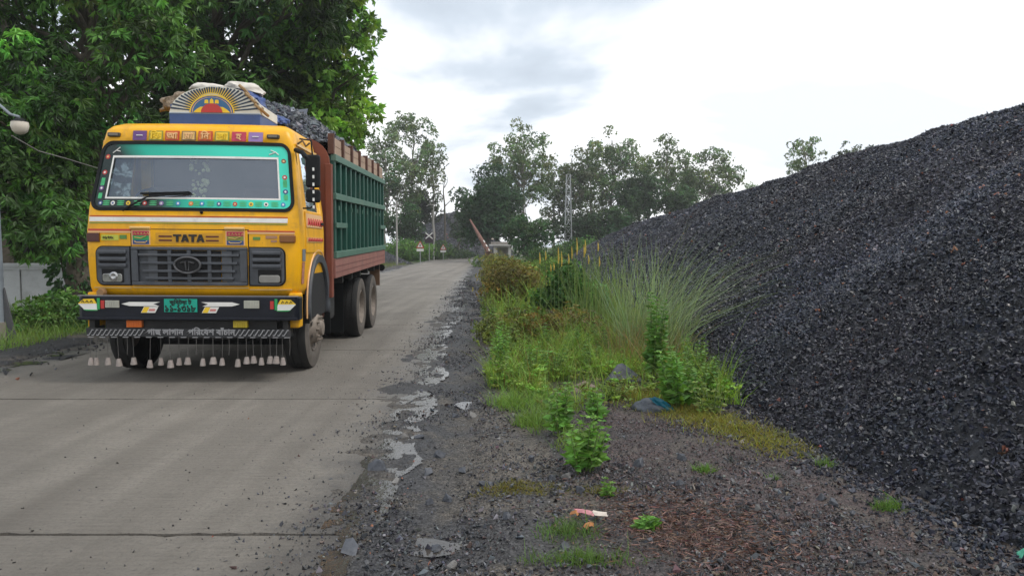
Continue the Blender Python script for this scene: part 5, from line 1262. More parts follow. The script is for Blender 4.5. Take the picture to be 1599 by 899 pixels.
MAROON = mat('maroon_paint', (0.10, 0.015, 0.01), 0.5)
for x0, x1 in ((-0.345, -0.20), (0.175, 0.315)):
    for z in (1.588, 1.633): plate('bar', MAROON, x0, x1, z-0.0085, z+0.0085, 0.018, 0.006, 2)
# painted picture squares
def picture(x, rows_):
    t_ = plate('painted_square', PEACH, x-0.105, x+0.105, 1.535, 1.70, 0.014, 0.004, 2)
    for (m, z0, z1) in rows_: plate('painted_field', m, x-0.092, x+0.092, z0, z1, 0.016, 0.004, 2, t_)
    mb = MB()
    for k in range(5):
        a = x-0.075+k*0.036; mb.tube([FRONT(a, 1.655, 0.02), FRONT(a+0.012, 1.675, 0.02), FRONT(a+0.02, 1.652, 0.02)], 0.004, 5)
    mb.tube([FRONT(x-0.07, 1.575, 0.02), FRONT(x-0.05, 1.562, 0.02), FRONT(x+0.05, 1.562, 0.02), FRONT(x+0.07, 1.58, 0.02)], 0.006, 5)
    mb.tube([FRONT(x-0.07, 1.62, 0.02), FRONT(x, 1.61, 0.02), FRONT(x+0.06, 1.635, 0.02)], 0.005, 5)
    tag(mb.build('brush_strokes', CREAM, t_), kind='stuff')
picture(-0.545, [(CRIM, 1.64, 1.69), (GREENP, 1.59, 1.64), (BLUEP, 1.543, 1.59)])
picture(0.495, [(CRIM, 1.64, 1.69), (OLIVE, 1.59, 1.64), (BLUEP, 1.543, 1.59)])
# small stickers and side lamps
plate('side_lamp', mat('maroon_lens', (0.075, 0.022, 0.018), 0.3), -1.165, -1.02, 1.565, 1.665, 0.022, 0.03, 2, None, 0.008)
plate('turn_lamp', mat('amber_lens', (0.22, 0.085, 0.022), 0.25), 0.975, 1.15, 1.57, 1.66, 0.03, 0.05, 4, None, 0.015)
st = plate('sticker', mat('lime_sticker', (0.50, 0.52, 0.06), 0.5), -1.0, -0.80, 1.585, 1.645, 0.006, 0.004, 2)
text_mesh('lettering', '০১৭৩৫০', 0.045, BLK, st, FRONT(-0.90, 1.6, 0.009), weight=0.05)
plate('sticker', mat('green_sticker', (0.10, 0.24, 0.05), 0.5), -0.79, -0.71, 1.60, 1.645, 0.006, 0.004, 2)
plate('sticker', MATS['green_sticker'], 0.685, 0.765, 1.60, 1.635, 0.006, 0.004, 2)
plate('sticker', mat('brown_sticker', (0.38, 0.20, 0.11), 0.5), 0.825, 0.95, 1.615, 1.65, 0.006, 0.004, 2)
plate('sticker', MATS['brown_sticker'], 0.88, 0.945, 1.575, 1.60, 0.006, 0.004, 2)

# ---------------- grille and headlamp panels
def frame_poly(x0, x1, z0, z1, r_, n=5, only=None):
    o = []
    for (cx, cz, s0, k) in ((x1-r_, z1-r_, 0, 'tr'), (x0+r_, z1-r_, 90, 'tl'), (x0+r_, z0+r_, 180, 'bl'), (x1-r_, z0+r_, 270, 'br')):
        if only is None or k in only:
            for i in range(n+1): an = R(s0+90*i/n); o.append((cx+r_*math.cos(an), cz+r_*math.sin(an)))
        else: o.append({'tr': (x1, z1), 'tl': (x0, z1), 'bl': (x0, z0), 'br': (x1, z0)}[k])
    return o
FN = lambda a, b, d: FRONT(a, b, d)
grille = MB().prism(frame_poly(-0.652, 0.625, 1.085, 1.515, 0.01), FN, 0.004, 0.012).build('grille', CHAR, truck)
# raised surround and dark openings
MB().box(-0.36, 0.34, 0.085, 0.087, 1.13, 1.475).build('grille_opening', VOID, grille)
for x0, x1, z0, z1 in ((-0.652, 0.625, 1.48, 1.515), (-0.652, 0.625, 1.085, 1.125)):
    plate('surround_bar', CHAR, x0, x1, z0, z1, 0.045, 0.05, 8, grille, 0.008)
for s, x0, x1 in ((-1, -0.652, -0.575), (1, 0.548, 0.625)):
    plate('surround_bar', CHAR, x0, x1, 1.126, 1.479, 0.045, 0.05, 2, grille, 0.008)
for z, xa, xb in ((1.425, -0.57, 0.54), (1.335, -0.545, 0.52), (1.245, -0.52, 0.495), (1.165, -0.50, 0.475)):
    plate('cross_bar', CHAR, xa, xb, z-0.014, z+0.014, 0.050, 0.045, 10, grille, 0.006)
for x in (-0.225, -0.01, 0.215):
    plate('upright_bar', CHAR, x-0.022, x+0.022, 1.126, 1.479, 0.040, 0.035, 1, grille, 0.006)
for x in (-0.41, 0.40):
    plate('side_block', mat('charcoal_lighter', (0.085, 0.092, 0.105), 0.55), x-0.055, x+0.055, 1.13, 1.475, 0.022, 0.02, 1, grille)
# oval emblem
em = MB(); c = FRONT(-0.012, 1.315, 0.075)
em.tube([(c[0]+0.142*math.cos(k*math.pi/18), c[1], c[2]+0.088*math.sin(k*math.pi/18)) for k in range(37)], 0.013, 7, False)
emb = em.build('emblem', mat('dark_chrome', (0.10, 0.10, 0.105), 0.3, metal=0.6), grille)
MB().poly([(c[0]+0.138*math.cos(k*math.pi/18), c[1]+0.006, c[2]+0.085*math.sin(k*math.pi/18)) for k in range(36)]).build('emblem_field', VOID, emb)
mb = MB(); mb.tube([(c[0]-0.075, c[1]-0.004, c[2]+0.022), (c[0]-0.02, c[1]-0.008, c[2]+0.036), (c[0]-0.012, c[1]-0.004, c[2]-0.06)], [0.010, 0.012, 0.008], 6)
mb.tube([(c[0]+0.075, c[1]-0.004, c[2]+0.022), (c[0]+0.02, c[1]-0.008, c[2]+0.036), (c[0]+0.012, c[1]-0.004, c[2]-0.06)], [0.010, 0.012, 0.008], 6)
mb.build('emblem_mark', MATS['dark_chrome'], emb)
# headlamp panels
LENS = mat('headlamp_lens', (0.34, 0.34, 0.33), 0.12, metal=0.5, var=0.4, vscale=14)
for s in (-1, 1):
    x0, x1 = (-1.055, -0.675) if s < 0 else (0.65, 1.025)
    hp = MB().prism(frame_poly(x0-0.014, x1+0.014, 1.078, 1.522, 0.085, 6, ('tl', 'bl') if s < 0 else ('tr', 'br')), FN, 0.002, 0.010).build('headlamp_panel', BLACK, truck)
    MB().prism(frame_poly(x0, x1, 1.09, 1.51, 0.075, 6, ('tl', 'bl') if s < 0 else ('tr', 'br')), FN, 0.008, 0.026).build('panel_face', CHAR, hp, bevel=0.006)
    for z in (1.455, 1.375, 1.305):
        plate('slat', CHAR, x0+0.03, x1-0.03, z-0.022, z+0.022, 0.055, 0.03, 4, hp, 0.012)
    for z in (1.417, 1.342):
        plate('slot', VOID, x0+0.04, x1-0.045, z-0.011, z+0.011, 0.030, 0.003, 4, hp)
    lx0, lx1 = (x0+0.06, x1-0.07) if s < 0 else (x0+0.09, x1-0.03)
    lp = plate('lamp_recess', VOID, lx0, lx1, 1.115, 1.265, 0.030, 0.003, 4, hp)
    MB().prism(frame_poly(lx0+0.012, lx1-0.012, 1.118, 1.215 if s < 0 else 1.205, 0.028, 4), FN, 0.032, 0.048).build('headlamp', LENS if s < 0 else mat('headlamp_dull', (0.22, 0.215, 0.20), 0.35, var=0.2), hp, bevel=0.008)
    if s < 0:
        q = FRONT(-0.85, 1.185, 0.05); MB().lathe([(0, 0.001), (-0.012, 0.03), (0, 0.05)], 'y', 14, q).build('bulb_shield', mat('chrome', (0.4, 0.4, 0.4), 0.25, metal=0.8), hp)
plate('cab_lip', CREAM, -1.10, -0.67, 1.045, 1.062, 0.012, 0.02, 4); plate('cab_lip', CREAM, -0.655, 0.627, 1.05, 1.066, 0.012, 0.02, 8); plate('cab_lip', CREAM, 0.64, 1.10, 1.03, 1.046, 0.012, 0.02, 4)

# ---------------- bumper, plate, lamps
MB().box(-1.0, 1.0, 0.20, 0.9, 0.55, 1.03).build('front_underbody', DARKM, truck)
bump = MB().prism([(-1.215, 0.06), (-1.16, 0.012), (-0.9, 0.0), (0.9, 0.0), (1.17, 0.012), (1.215, 0.05), (1.215, 0.20), (-1.215, 0.20)], lambda a, b, d: (a, b, d), 0.70, 0.965).build('bumper', NAVY, truck, bevel=0.015)
MB().box(-1.205, 1.205, 0.004, 0.06, 0.966, 0.975).build('bumper_edge', mat('grey_edge', (0.19, 0.19, 0.20), 0.5), bump)
MB().box(-1.2, 1.2, -0.012, 0.01, 0.705, 0.735).build('lower_lip', NAVY, bump, bevel=0.006)
def bq(name, m, poly, d0=-0.004, d1=-0.010, parent=None):
    return MB().prism(poly, lambda a, b, d: (a, d, b), d0, d1).build(name, m, parent or bump)
TEALP = mat('plate_teal', (0.0, 0.33, 0.235), 0.45, var=0.12)
npl = bq('number_plate', TEALP, [(-0.255, 0.795), (0.105, 0.795), (0.105, 0.94), (-0.255, 0.94)], -0.004, -0.014)
BGRN = mat('plate_ink', (0.004, 0.02, 0.016), 0.5)
text_mesh('lettering', 'কুিষ্টয়া ট', 0.062, BGRN, npl, (-0.075, -0.017, 0.882), weight=0.045, sx=0.95)
text_mesh('lettering', '১১-১৩১৮', 0.100, BGRN, npl, (-0.075, -0.017, 0.803), weight=0.045, sx=0.88)
for s in (-1, 1):
    k = lambda x: -0.075+s*x
    bq('white_arrow', WHITE, [(k(0.225), 0.905), (k(0.56), 0.905), (k(0.645), 0.883), (k(0.56), 0.86), (k(0.235), 0.858), (k(0.30), 0.882)])
for x in (-0.51, 0.155):
    o = bq('sticker', WHITE, [(x, 0.785), (x+0.155, 0.785), (x+0.19, 0.852), (x+0.035, 0.852)], -0.005, -0.012)
    bq('sticker_yellow', SIGNY, [(x+0.006, 0.788), (x+0.065, 0.788), (x+0.097, 0.849), (x+0.040, 0.849)], -0.0125, -0.014, o)
    bq('sticker_print', mat('print_red', (0.55, 0.20, 0.18), 0.5), [(x+0.085, 0.805), (x+0.15, 0.805), (x+0.16, 0.83), (x+0.095, 0.83)], -0.0125, -0.014, o)
def grid_lamp(name, x0, x1, z0, z1, m, parent):
    o = bq(name, m, [(x0, z0), (x1, z0), (x1, z1), (x0, z1)], -0.004, -0.022, parent)
    mb = MB(); nx, nz = 6, 4
    for i in range(nx):
        for j in range(nz):
            a = x0+(x1-x0)*(i+0.5)/nx; b_ = z0+(z1-z0)*(j+0.5)/nz; mb.box(a-0.009, a+0.009, -0.027, -0.021, b_-0.008, b_+0.008)
    tag(mb.build('lens_pattern', m, o), kind='stuff'); return o
LAMPW = mat('white_lamp', (0.42, 0.42, 0.36), 0.4, var=0.2)
grid_lamp('fog_lamp', -0.89, -0.745, 0.842, 0.92, LAMPW, bump); grid_lamp('fog_lamp', 0.62, 0.785, 0.84, 0.925, LAMPW, bump)
for s in (-1, 1):
    o = bq('corner_sticker', SIGNY, [(s*0.99, 0.885), (s*1.10, 0.885) , (s*1.19, 0.885), (s*1.13, 0.935), (s*1.02, 0.938)])
    bq('sticker_white', WHITE, [(s*0.99, 0.884), (s*1.19, 0.884), (s*1.12, 0.815), (s*0.98, 0.815)], -0.004, -0.010, o)
    bq('sticker_green', GREENP, [(s*0.955, 0.82), (s*0.985, 0.82), (s*0.985, 0.945), (s*0.955, 0.945)], -0.004, -0.011, o)
    bq('sticker_green', GREENP, [(s*0.98, 0.806), (s*1.10, 0.806), (s*1.14, 0.82), (s*0.98, 0.816)], -0.0105, -0.0125, o)
    bq('sticker_red', RED, [(s*0.905, 0.83), (s*0.945, 0.83), (s*0.945, 0.92), (s*0.905, 0.92)], -0.004, -0.011, o)
    mb = MB()
    for q in range(3): mb.tube([(s*(1.03+q*0.045), -0.012, 0.895), (s*(1.045+q*0.045), -0.013, 0.92), (s*(1.06+q*0.045), -0.012, 0.90)], 0.005, 5)
    tag(mb.build('brush_strokes', BLK, o), kind='stuff')
MB().lathe([(-0.03, 0.001), (-0.03, 0.04), (0.02, 0.055), (0.03, 0.001)], 'y', 14, (-0.99, 0.1, 1.0)).build('horn', mat('brass_dull', (0.25, 0.14, 0.06), 0.5), truck)
und = MB().box(-0.95, 0.95, 0.10, 0.16, 0.60, 0.72).build('lamp_bracket', DARKM, truck)
def lamp2(x0, x1, m):
    o = MB().box(x0, x1, 0.05, 0.10, 0.615, 0.695).build('marker_lamp', m, und, bevel=0.006)
    mb = MB()
    for i in range(6):
        for j in range(3): a = x0+(x1-x0)*(i+.5)/6; b_ = 0.615+0.08*(j+.5)/3; mb.box(a-0.010, a+0.010, 0.044, 0.051, b_-0.010, b_+0.010)
    tag(mb.build('lens_pattern', m, o), kind='stuff')
lamp2(-0.70, -0.53, mat('orange_lens', (0.65, 0.15, 0.015), 0.3)); lamp2(0.475, 0.635, mat('yellow_lens', (0.50, 0.38, 0.02), 0.3))
MB().box(-1.12, -1.06, 0.08, 0.3, 0.55, 0.72).build('bar_hanger', DARKM, truck); MB().box(1.02, 1.08, 0.08, 0.3, 0.5, 0.72).build('bar_hanger', DARKM, truck)
# slogan bar with hanging bells
bar = MB().prism([(-1.13, 0.52), (1.115, 0.50), (1.115, 0.60), (-1.13, 0.61)], lambda a, b, d: (a, d, b), 0.03, 0.045).build('slogan_bar', mat('bar_grey', (0.020, 0.021, 0.024), 0.55, var=0.3, vscale=12, dirt=(0.07, 0.065, 0.06), dirt_amt=0.25), truck)
GREYW = mat('chalk_grey', (0.33, 0.33, 0.34), 0.6)
text_mesh('lettering', 'গাছ লাগান  পিরেবশ বাঁচান', 0.088, GREYW, bar, (0.0, 0.026, 0.538), weight=0.046, sx=1.02)
for (xa, xb, n_) in ((-1.11, -0.50, 12), (0.50, 1.09, 11)):
    mb = MB()
    for i in range(n_):
        x = xa+(xb-xa)*(i+0.5)/n_
        mb.tube([(x-0.034, 0.028, 0.532), (x-0.018, 0.026, 0.528), (x+0.004, 0.026, 0.560), (x+0.022, 0.026, 0.592), (x+0.036, 0.028, 0.588)], 0.0065, 5)
    tag(mb.build('rope_pattern', GREYW, bar), kind='stuff')
mb = MB()
for i in range(18): x = -1.08+i*0.127; mb.box(x-0.03, x+0.03, 0.022, 0.032, 0.505, 0.512)
tag(mb.build('bar_marks', GREYW, bar), kind='stuff')
BELL = mat('pale_bell', (0.27, 0.235, 0.215), 0.75, var=0.25, vscale=20, dirt=(0.25, 0.19, 0.15), dirt_amt=0.3)
r_ = random.Random(9)
for i, (px, len_) in enumerate(((146, .23), (155, .235), (172, .24), (187, .235), (211, .24), (238, .245), (254, .235), (267, .245), (282, .245), (297, .235), (320, .235), (335, .23), (350, .235), (374, .235), (387, .23), (397, .215), (410, .22), (424, .215), (435, .215), (443, .215))):
    x = (px-299)/141.0*1.0; sx = r_.uniform(-0.012, 0.012); zt = 0.515; zb = zt-len_*1.10+0.01
    bl = empty('hanging_bell', (x, 0.036, zt)); bl.parent = bar; bl.rotation_euler = (r_.uniform(-.05, .05), r_.uniform(-.04, .04), r_.uniform(0, 6)); bl.scale = (r_.uniform(0.78, 1.05),)*2+(r_.uniform(0.93, 1.03),)
    tag(bl)
    me = MB().tube([(0, 0, 0), (sx*.4, 0, -(zt-zb)*.5), (sx, 0, zb-zt)], 0.0035, 5)
    me.build('cord', mat('grey_cord', (0.10, 0.095, 0.09), 0.9), bl)
    MB().lathe([(0.0, 0.001), (0.0, 0.024), (-0.03, 0.031), (-0.082, 0.041), (-0.082, 0.036), (-0.03, 0.025), (-0.02, 0.001)], 'z', 14, (sx, 0, zb-zt)).build('bell', BELL, bl, smooth=40)
for px in (202, 309, 360, 455):
    x = (px-299)/141.0; MB().tube([(x, 0.036, 0.515), (x+0.004, 0.036, 0.40), (x-0.003, 0.036, 0.31)], 0.0035, 5).build('cord', MATS['grey_cord'], bar)

# ---------------- wheels
def wheel(x, y, outer, label=None, width=0.28, r=0.505):
    """outer = +1 faces +x"""
    t_ = empty('wheel', (x, y, 0)); t_.parent = truck
    w2 = width/2; s = outer
    prof = [(-w2*0.8, r*0.56), (-w2, r*0.62), (-w2*1.04, r*0.80), (-w2*0.92, r*0.955), (-w2*0.72, r*0.995), (-w2*.36, r), (-w2*.35, r*.975), (-w2*.28, r*.975), (-w2*.27, r), (w2*.27, r), (w2*.28, r*.975), (w2*.35, r*.975), (w2*.36, r), (w2*0.72, r*0.995), (w2*0.92, r*0.955)]
    MB().lathe(prof, 'x', 44, (0, 0, r)).build('tyre', TYRE, t_, smooth=35)
    MB().lathe([(s*w2*0.925, r*0.955), (s*w2*1.045, r*0.80), (s*w2*1.005, r*0.62), (s*w2*0.8, r*0.56)], 'x', 44, (0, 0, r)).build('sidewall', SIDEWALL, t_, smooth=60)
    return t_
def rim_front(t_, s, r=0.505, width=0.28):
    w2 = width/2
    rm = MB().lathe([(s*w2*0.86, r*0.575), (s*w2*0.95, r*0.545), (s*w2*0.55, r*0.50), (s*w2*0.75, r*0.42), (s*w2*1.35, r*0.33), (s*w2*1.45, r*0.24), (s*w2*1.42, r*0.2), (s*w2*1.75, r*0.17), (s*w2*1.85, 0.001)], 'x', 32, (0, 0, r)).build('rim', STEEL, t_, smooth=40)
    for k in range(10):
        a = 2*math.pi*k/10; MB().lathe([(s*w2*1.3, 0.001), (s*w2*1.3, 0.019), (s*w2*1.62, 0.017), (s*w2*1.64, 0.001)], 'x', 6, (0, math.cos(a)*r*0.285, r+math.sin(a)*r*0.285)).build('bolt', STEEL, rm)
    for k in range(8):
        a = 2*math.pi*(k+.5)/8; MB().lathe([(s*w2*1.06, 0.001), (s*w2*1.07, 0.028)], 'x', 10, (0, math.cos(a)*r*0.40, r+math.sin(a)*r*0.40)).build('hand_hole', VOID, rm)
def rim_dish(t_, s, r=0.505, width=0.28):
    w2 = width/2
    rm = MB().lathe([(s*w2*0.86, r*0.575), (s*w2*0.95, r*0.545), (s*w2*0.3, r*0.50), (-s*w2*0.5, r*0.40), (-s*w2*0.45, r*0.25), (s*w2*0.6, r*0.22), (s*w2*0.7, 0.001)], 'x', 32, (0, 0, r)).build('rim', STEEL, t_, smooth=40)
    for k in range(10):
        a = 2*math.pi*k/10; MB().lathe([(-s*w2*0.5, 0.001), (-s*w2*0.5, 0.018), (-s*w2*0.2, 0.016), (-s*w2*0.18, 0.001)], 'x', 6, (0, math.cos(a)*r*0.31, r+math.sin(a)*r*0.31)).build('bolt', STEEL, rm)
FA, RA1, RA2 = 1.05, 4.35, 5.70
for s in (-1, 1):
    rim_front(wheel(s*1.02, FA, s), s)
    for y in (RA1, RA2):
        t_ = wheel(s*1.08, y, s); rim_dish(t_, s)
        wheel(s*0.76, y, s)
# front mudguard arches
for s in (-1, 1):
    mb = MB(); cz, r0, r1, n = 0.80, 0.52, 0.655, 20; vs = []; fs = []
    for k in range(n+1):
        an = R(-18+216*k/n) if False else R(-14+208*k/n)
        sq = 0.92
        for (rad, xx) in ((r0, 1.155), (r0+0.02, 1.225), (r1-0.03, 1.235), (r1, 1.17)):
            vs.append((s*xx, FA+0.03+math.cos(an)*rad*sq, cz+math.sin(an)*rad))
    for k in range(n):
        for j in range(3): fs.append((k*4+j, k*4+j+1, k*4+j+5, k*4+j+4))
    mg = mb.add(vs, fs).build('mudguard', CHAR, truck, smooth=45); sd_ = mg.modifiers.new('thickness', 'SOLIDIFY'); sd_.thickness = 0.012
    # dark liner behind and painted trim line round the arch
    MB().prism([(FA+0.03+math.cos(R(-14+208*k/16))*0.56, cz+math.sin(R(-14+208*k/16))*0.56) for k in range(17)], lambda a, b, d: (d, a, b), s*1.150, s*1.192).build('arch_liner', VOID, mg)
    MB().tube([(s*1.20, FA+0.03+math.cos(R(-5+195*k/18))*0.645*0.95, cz+math.sin(R(-5+195*k/18))*0.685) for k in range(19)], 0.012, 6).build('arch_trim', PEACH, mg)
    for y, zl in ((FA+0.63, 0.36), (FA-0.56, 0.62)):
        MB().box(min(s*1.0, s*1.225), max(s*1.0, s*1.225), y-0.012, y+0.012, zl, 0.72).build('mud_flap', BLACK, mg)
# cab side skin below the belt (behind and above the arch), door lines, painted panels
XS = lambda z: wf(min(max(z, 0.98), 2.9))[0]
for s in (-1, 1):
    MB().box(min(s*1.08, s*1.19), max(s*1.08, s*1.19), 1.40, 1.50, 0.70, 1.0).build('cab_rear_corner', YELLOW, cab)
    def side(name, m, y0, y1, z0, z1, d=0.004, par=cab):
        return MB().add([(s*(XS(z)+q), y, z) for (y, z) in ((y0, z0), (y1, z0), (y1, z1), (y0, z1)) for q in (d,)]+[(s*(XS(z)+d-0.006), y, z) for (y, z) in ((y0, z0), (y1, z0), (y1, z1), (y0, z1))],
                 [(0, 1, 2, 3), (7, 6, 5, 4), (0, 4, 5, 1), (1, 5, 6, 2), (2, 6, 7, 3), (3, 7, 4, 0)]).build(name, m, par)
    dr = side('door', YELLOW, 0.42, 1.36, 1.46, 1.94, 0.010)
    side('door_gap', VOID, 0.405, 0.417, 1.46, 2.66, 0.003); side('door_gap', VOID, 1.365, 1.377, 1.46, 2.66, 0.003)
    side('door_handle', BLACK, 1.15, 1.28, 1.80, 1.83, 0.035, dr)
    side('painted_panel', CREAM, 0.45, 1.30, 1.58, 1.64, 0.013, dr); side('painted_panel', PEACH, 0.45, 1.30, 1.76, 1.92, 0.013, dr)
    mb = MB()
    for q in range(9):
        y = 0.50+q*0.09; mb.tube([(s*(XS(1.6)+0.016), y, 1.595), (s*(XS(1.6)+0.016), y+0.03, 1.63), (s*(XS(1.6)+0.016), y+0.06, 1.595)], 0.008, 4)
    for q in range(7):
        y = 0.5+q*0.12; mb.tube([(s*(XS(1.8)+0.016), y, 1.78), (s*(XS(1.8)+0.016), y+0.04, 1.86), (s*(XS(1.8)+0.016), y+0.08, 1.79)], 0.010, 4)
    tag(mb.build('brush_strokes', RED, dr), kind='stuff')
    side('painted_panel', mat('slate_paint', (0.16, 0.18, 0.20), 0.5), 0.27, 0.40, 1.36, 1.50, 0.005); side('painted_panel', mat('rose_paint', (0.42, 0.17, 0.12), 0.5, var=0.5, vscale=25), 0.27, 0.37, 1.10, 1.35, 0.005)
    side('roof_gutter', CREAM, 0.45, 1.46, 2.70, 2.735, 0.02)
    # mirrors on a tubular bracket
    if s < 0: continue
    mr = empty('mirror_set', (s*1.17, 0.26, 2.4)); mr.parent = truck
    def mt(pts, rad, name, m): return MB().tube([(s*a, b, c_) for a, b, c_ in pts], rad, 7).build(name, m, mr)
    mt([(-0.06, 0.10, 0.24), (0.04, -0.02, 0.20), (0.10, -0.07, 0.14), (0.15, -0.06, 0.10)], 0.028, 'mirror_arm', BLACK)
    mt([(0.0, 0.05, 0.36), (0.15, -0.05, 0.33), (0.17, -0.06, 0.12), (0.185, -0.07, -0.40), (0.12, 0.0, -0.43), (0.03, 0.06, -0.43)], 0.010, 'bracket', BLACK)
    for q in range(6):
        z = 0.02-q*0.085; MB().tube([(s*0.183, -0.095, z), (s*0.184, -0.095, z-0.035)], 0.012, 6).build('bracket_stripe', WHITE, mr)
    b1 = MB().box(min(s*0.09, s*0.25), max(s*0.09, s*0.25), -0.085, -0.01, -0.20, 0.17).build('mirror', BLACK, mr, bevel=0.025)
    MB().box(min(s*0.105, s*0.235), max(s*0.105, s*0.235), -0.011, -0.006, -0.18, 0.15).build('mirror_glass', mat('mirror_glass', (0.5, 0.55, 0.6), 0.05, metal=1.0), b1)
    b2 = MB().box(min(s*0.09, s*0.25), max(s*0.09, s*0.25), -0.085, -0.01, -0.37, -0.22).build('mirror', BLACK, mr, bevel=0.025)
    mt([(-0.02, 0.03, 0.30), (0.05, -0.03, 0.33), (0.08, 0.0, 0.27), (0.13, -0.04, 0.30)], 0.012, 'tied_rag', mat('rag', (0.20, 0.12, 0.07), 0.9))

# ---------------- roof carrier with painted sunrise board
rc = empty('roof_carrier', (0, 0, 0)); rc.parent = truck
XC0, XC1, YF, ZR = -0.42, 0.63, 0.62, 2.955
def arch(x):
    u = (x-(XC0+XC1)/2-0.02)/((XC1-XC0)/2); return ZR+0.15+0.30*math.sqrt(max(0, 1-(u*0.98)**2))
MB().box(XC0, XC1, YF, YF+0.03, ZR-0.02, ZR+0.125).build('base_board', BLUEP, rc)
MB().box(XC0-0.005, XC1+0.005, YF-0.004, YF+0.034, ZR+0.126, ZR+0.136).build('base_trim', mat('pale_blue', (0.25, 0.33, 0.45), 0.5), rc)
poly = [(XC0, ZR+0.137), (XC1, ZR+0.137)]+[(XC1-(XC1-XC0)*k/24, arch(XC1-(XC1-XC0)*k/24)) for k in range(25)]
BOARDW = mat('board_white', (0.62, 0.62, 0.56), 0.5, var=0.12, dirt=(0.3, 0.26, 0.2), dirt_amt=0.2)
sb = MB().prism(poly, lambda a, b, d: (a, d, b), YF, YF+0.03).build('sunrise_board', BOARDW, rc)
cx, cz = (XC0+XC1)/2-0.03, ZR+0.14
mb = MB(); mb2 = MB()
for k in range(31):
    an = R(6+168*k/30); r0_ = 0.235
    # reach of the ray to the board edge
    rr = 0.9
    for q in range(60):
        x = cx+math.cos(an)*rr; z = cz+math.sin(an)*rr
        if XC0+0.005 < x < XC1-0.005 and z < arch(x)-0.008: break
        rr -= 0.012
    if rr < r0_+0.02: continue
    for (t_, q0, q1, w_) in ((mb, r0_, rr, 0.0075),):
        a = Vector((math.cos(an), 0, math.sin(an))); n_ = Vector((-math.sin(an), 0, math.cos(an)))
        t_.poly([tuple(Vector((cx, YF-0.003, cz))+a*q0+n_*w_*0.8), tuple(Vector((cx, YF-0.003, cz))+a*q1+n_*w_*1.5), tuple(Vector((cx, YF-0.003, cz))+a*q1-n_*w_*1.5), tuple(Vector((cx, YF-0.003, cz))+a*q0-n_*w_*0.8)])
    an2 = an+R(2.8); a = Vector((math.cos(an2), 0, math.sin(an2))); n_ = Vector((-math.sin(an2), 0, math.cos(an2))); rr2 = min(rr, 0.34)
    if k < 30: mb2.poly([tuple(Vector((cx, YF-0.002, cz))+a*0.22+n_*0.010), tuple(Vector((cx, YF-0.002, cz))+a*rr2), tuple(Vector((cx, YF-0.002, cz))+a*0.22-n_*0.010)])
tag(mb.build('painted_rays', mat('ray_blue', (0.015, 0.03, 0.06), 0.5), sb), kind='stuff'); tag(mb2.build('painted_rays', SIGNY, sb), kind='stuff')
def half(name, m, r_, d, zs=1.0, dx=0):
    MB().poly([(cx+dx+r_*math.cos(math.pi*k/20), YF-d, cz+zs*r_*math.sin(math.pi*k/20)) for k in range(21)]).build(name, m, sb)
half('painted_arc', SIGNY, 0.262, 0.005, 0.80); half('painted_arc', BLUEP, 0.245, 0.007, 0.80); half('painted_arc', PEACH, 0.232, 0.009, 0.78); half('painted_arc', mat('sea_blue', (0.03, 0.12, 0.26), 0.5), 0.222, 0.011, 0.80)
for sx_ in (-1, 1): MB().poly([(cx+sx_*0.215, YF-0.013, cz), (cx+sx_*0.08, YF-0.013, cz), (cx+sx_*0.06, YF-0.013, cz+0.07), (cx+sx_*0.13, YF-0.013, cz+0.065), (cx+sx_*0.18, YF-0.013, cz+0.035)]).build('painted_hill', SIGNY, sb)
half('painted_sun', RED, 0.125, 0.016, 0.85)
for x in (-0.06, 0.0, 0.06):
    MB().poly([(cx+x-0.024, YF-0.013, cz+0.105), (cx+x+0.024, YF-0.013, cz+0.105), (cx+x+0.02, YF-0.013, cz+0.145), (cx+x, YF-0.013, cz+0.165 if x == 0 else cz+0.15), (cx+x-0.02, YF-0.013, cz+0.145)]).build('painted_petal', SIGNY, sb)
MB().add([(XC1-0.03, YF+0.031, ZR+0.137), (XC1, YF+0.031, ZR+0.137), (XC1, YF+0.75, ZR+0.137), (XC1-0.03, YF+0.75, ZR+0.137), (XC1-0.03, YF+0.031, arch(XC1)), (XC1, YF+0.031, arch(XC1)), (XC1, YF+0.75, ZR+0.24), (XC1-0.03, YF+0.75, ZR+0.24)],
         [(0, 3, 2, 1), (4, 5, 6, 7), (0, 1, 5, 4), (1, 2, 6, 5), (2, 3, 7, 6), (3, 0, 4, 7)]).build('side_board', BOARDW, rc)
MB().box(XC1-0.032, XC1+0.002, YF+0.031, YF+0.75, ZR-0.02, ZR+0.126).build('side_base', BLUEP, rc)
MB().box(XC0, XC0+0.03, YF+0.031, YF+0.75, ZR-0.02, ZR+0.24).build('side_board', BLUEP, rc)
MB().box(XC0+0.031, XC1-0.033, YF+0.031, YF+0.75, ZR+0.05, ZR+0.075).build('carrier_floor', DARKM, rc)
for k, (x, z) in enumerate(((0.45, 0.42), (0.52, 0.33), (0.58, 0.27), (0.63, 0.20))):
    MB().tube([(x-0.05, YF-0.02, ZR+z+0.04), (x, YF-0.03, ZR+z), (x+0.05, YF+0.02+0.05*k, ZR+z-0.06)], 0.018, 6).build('lashing', mat('lashing_rope', (0.30, 0.20, 0.10), 0.9), rc)

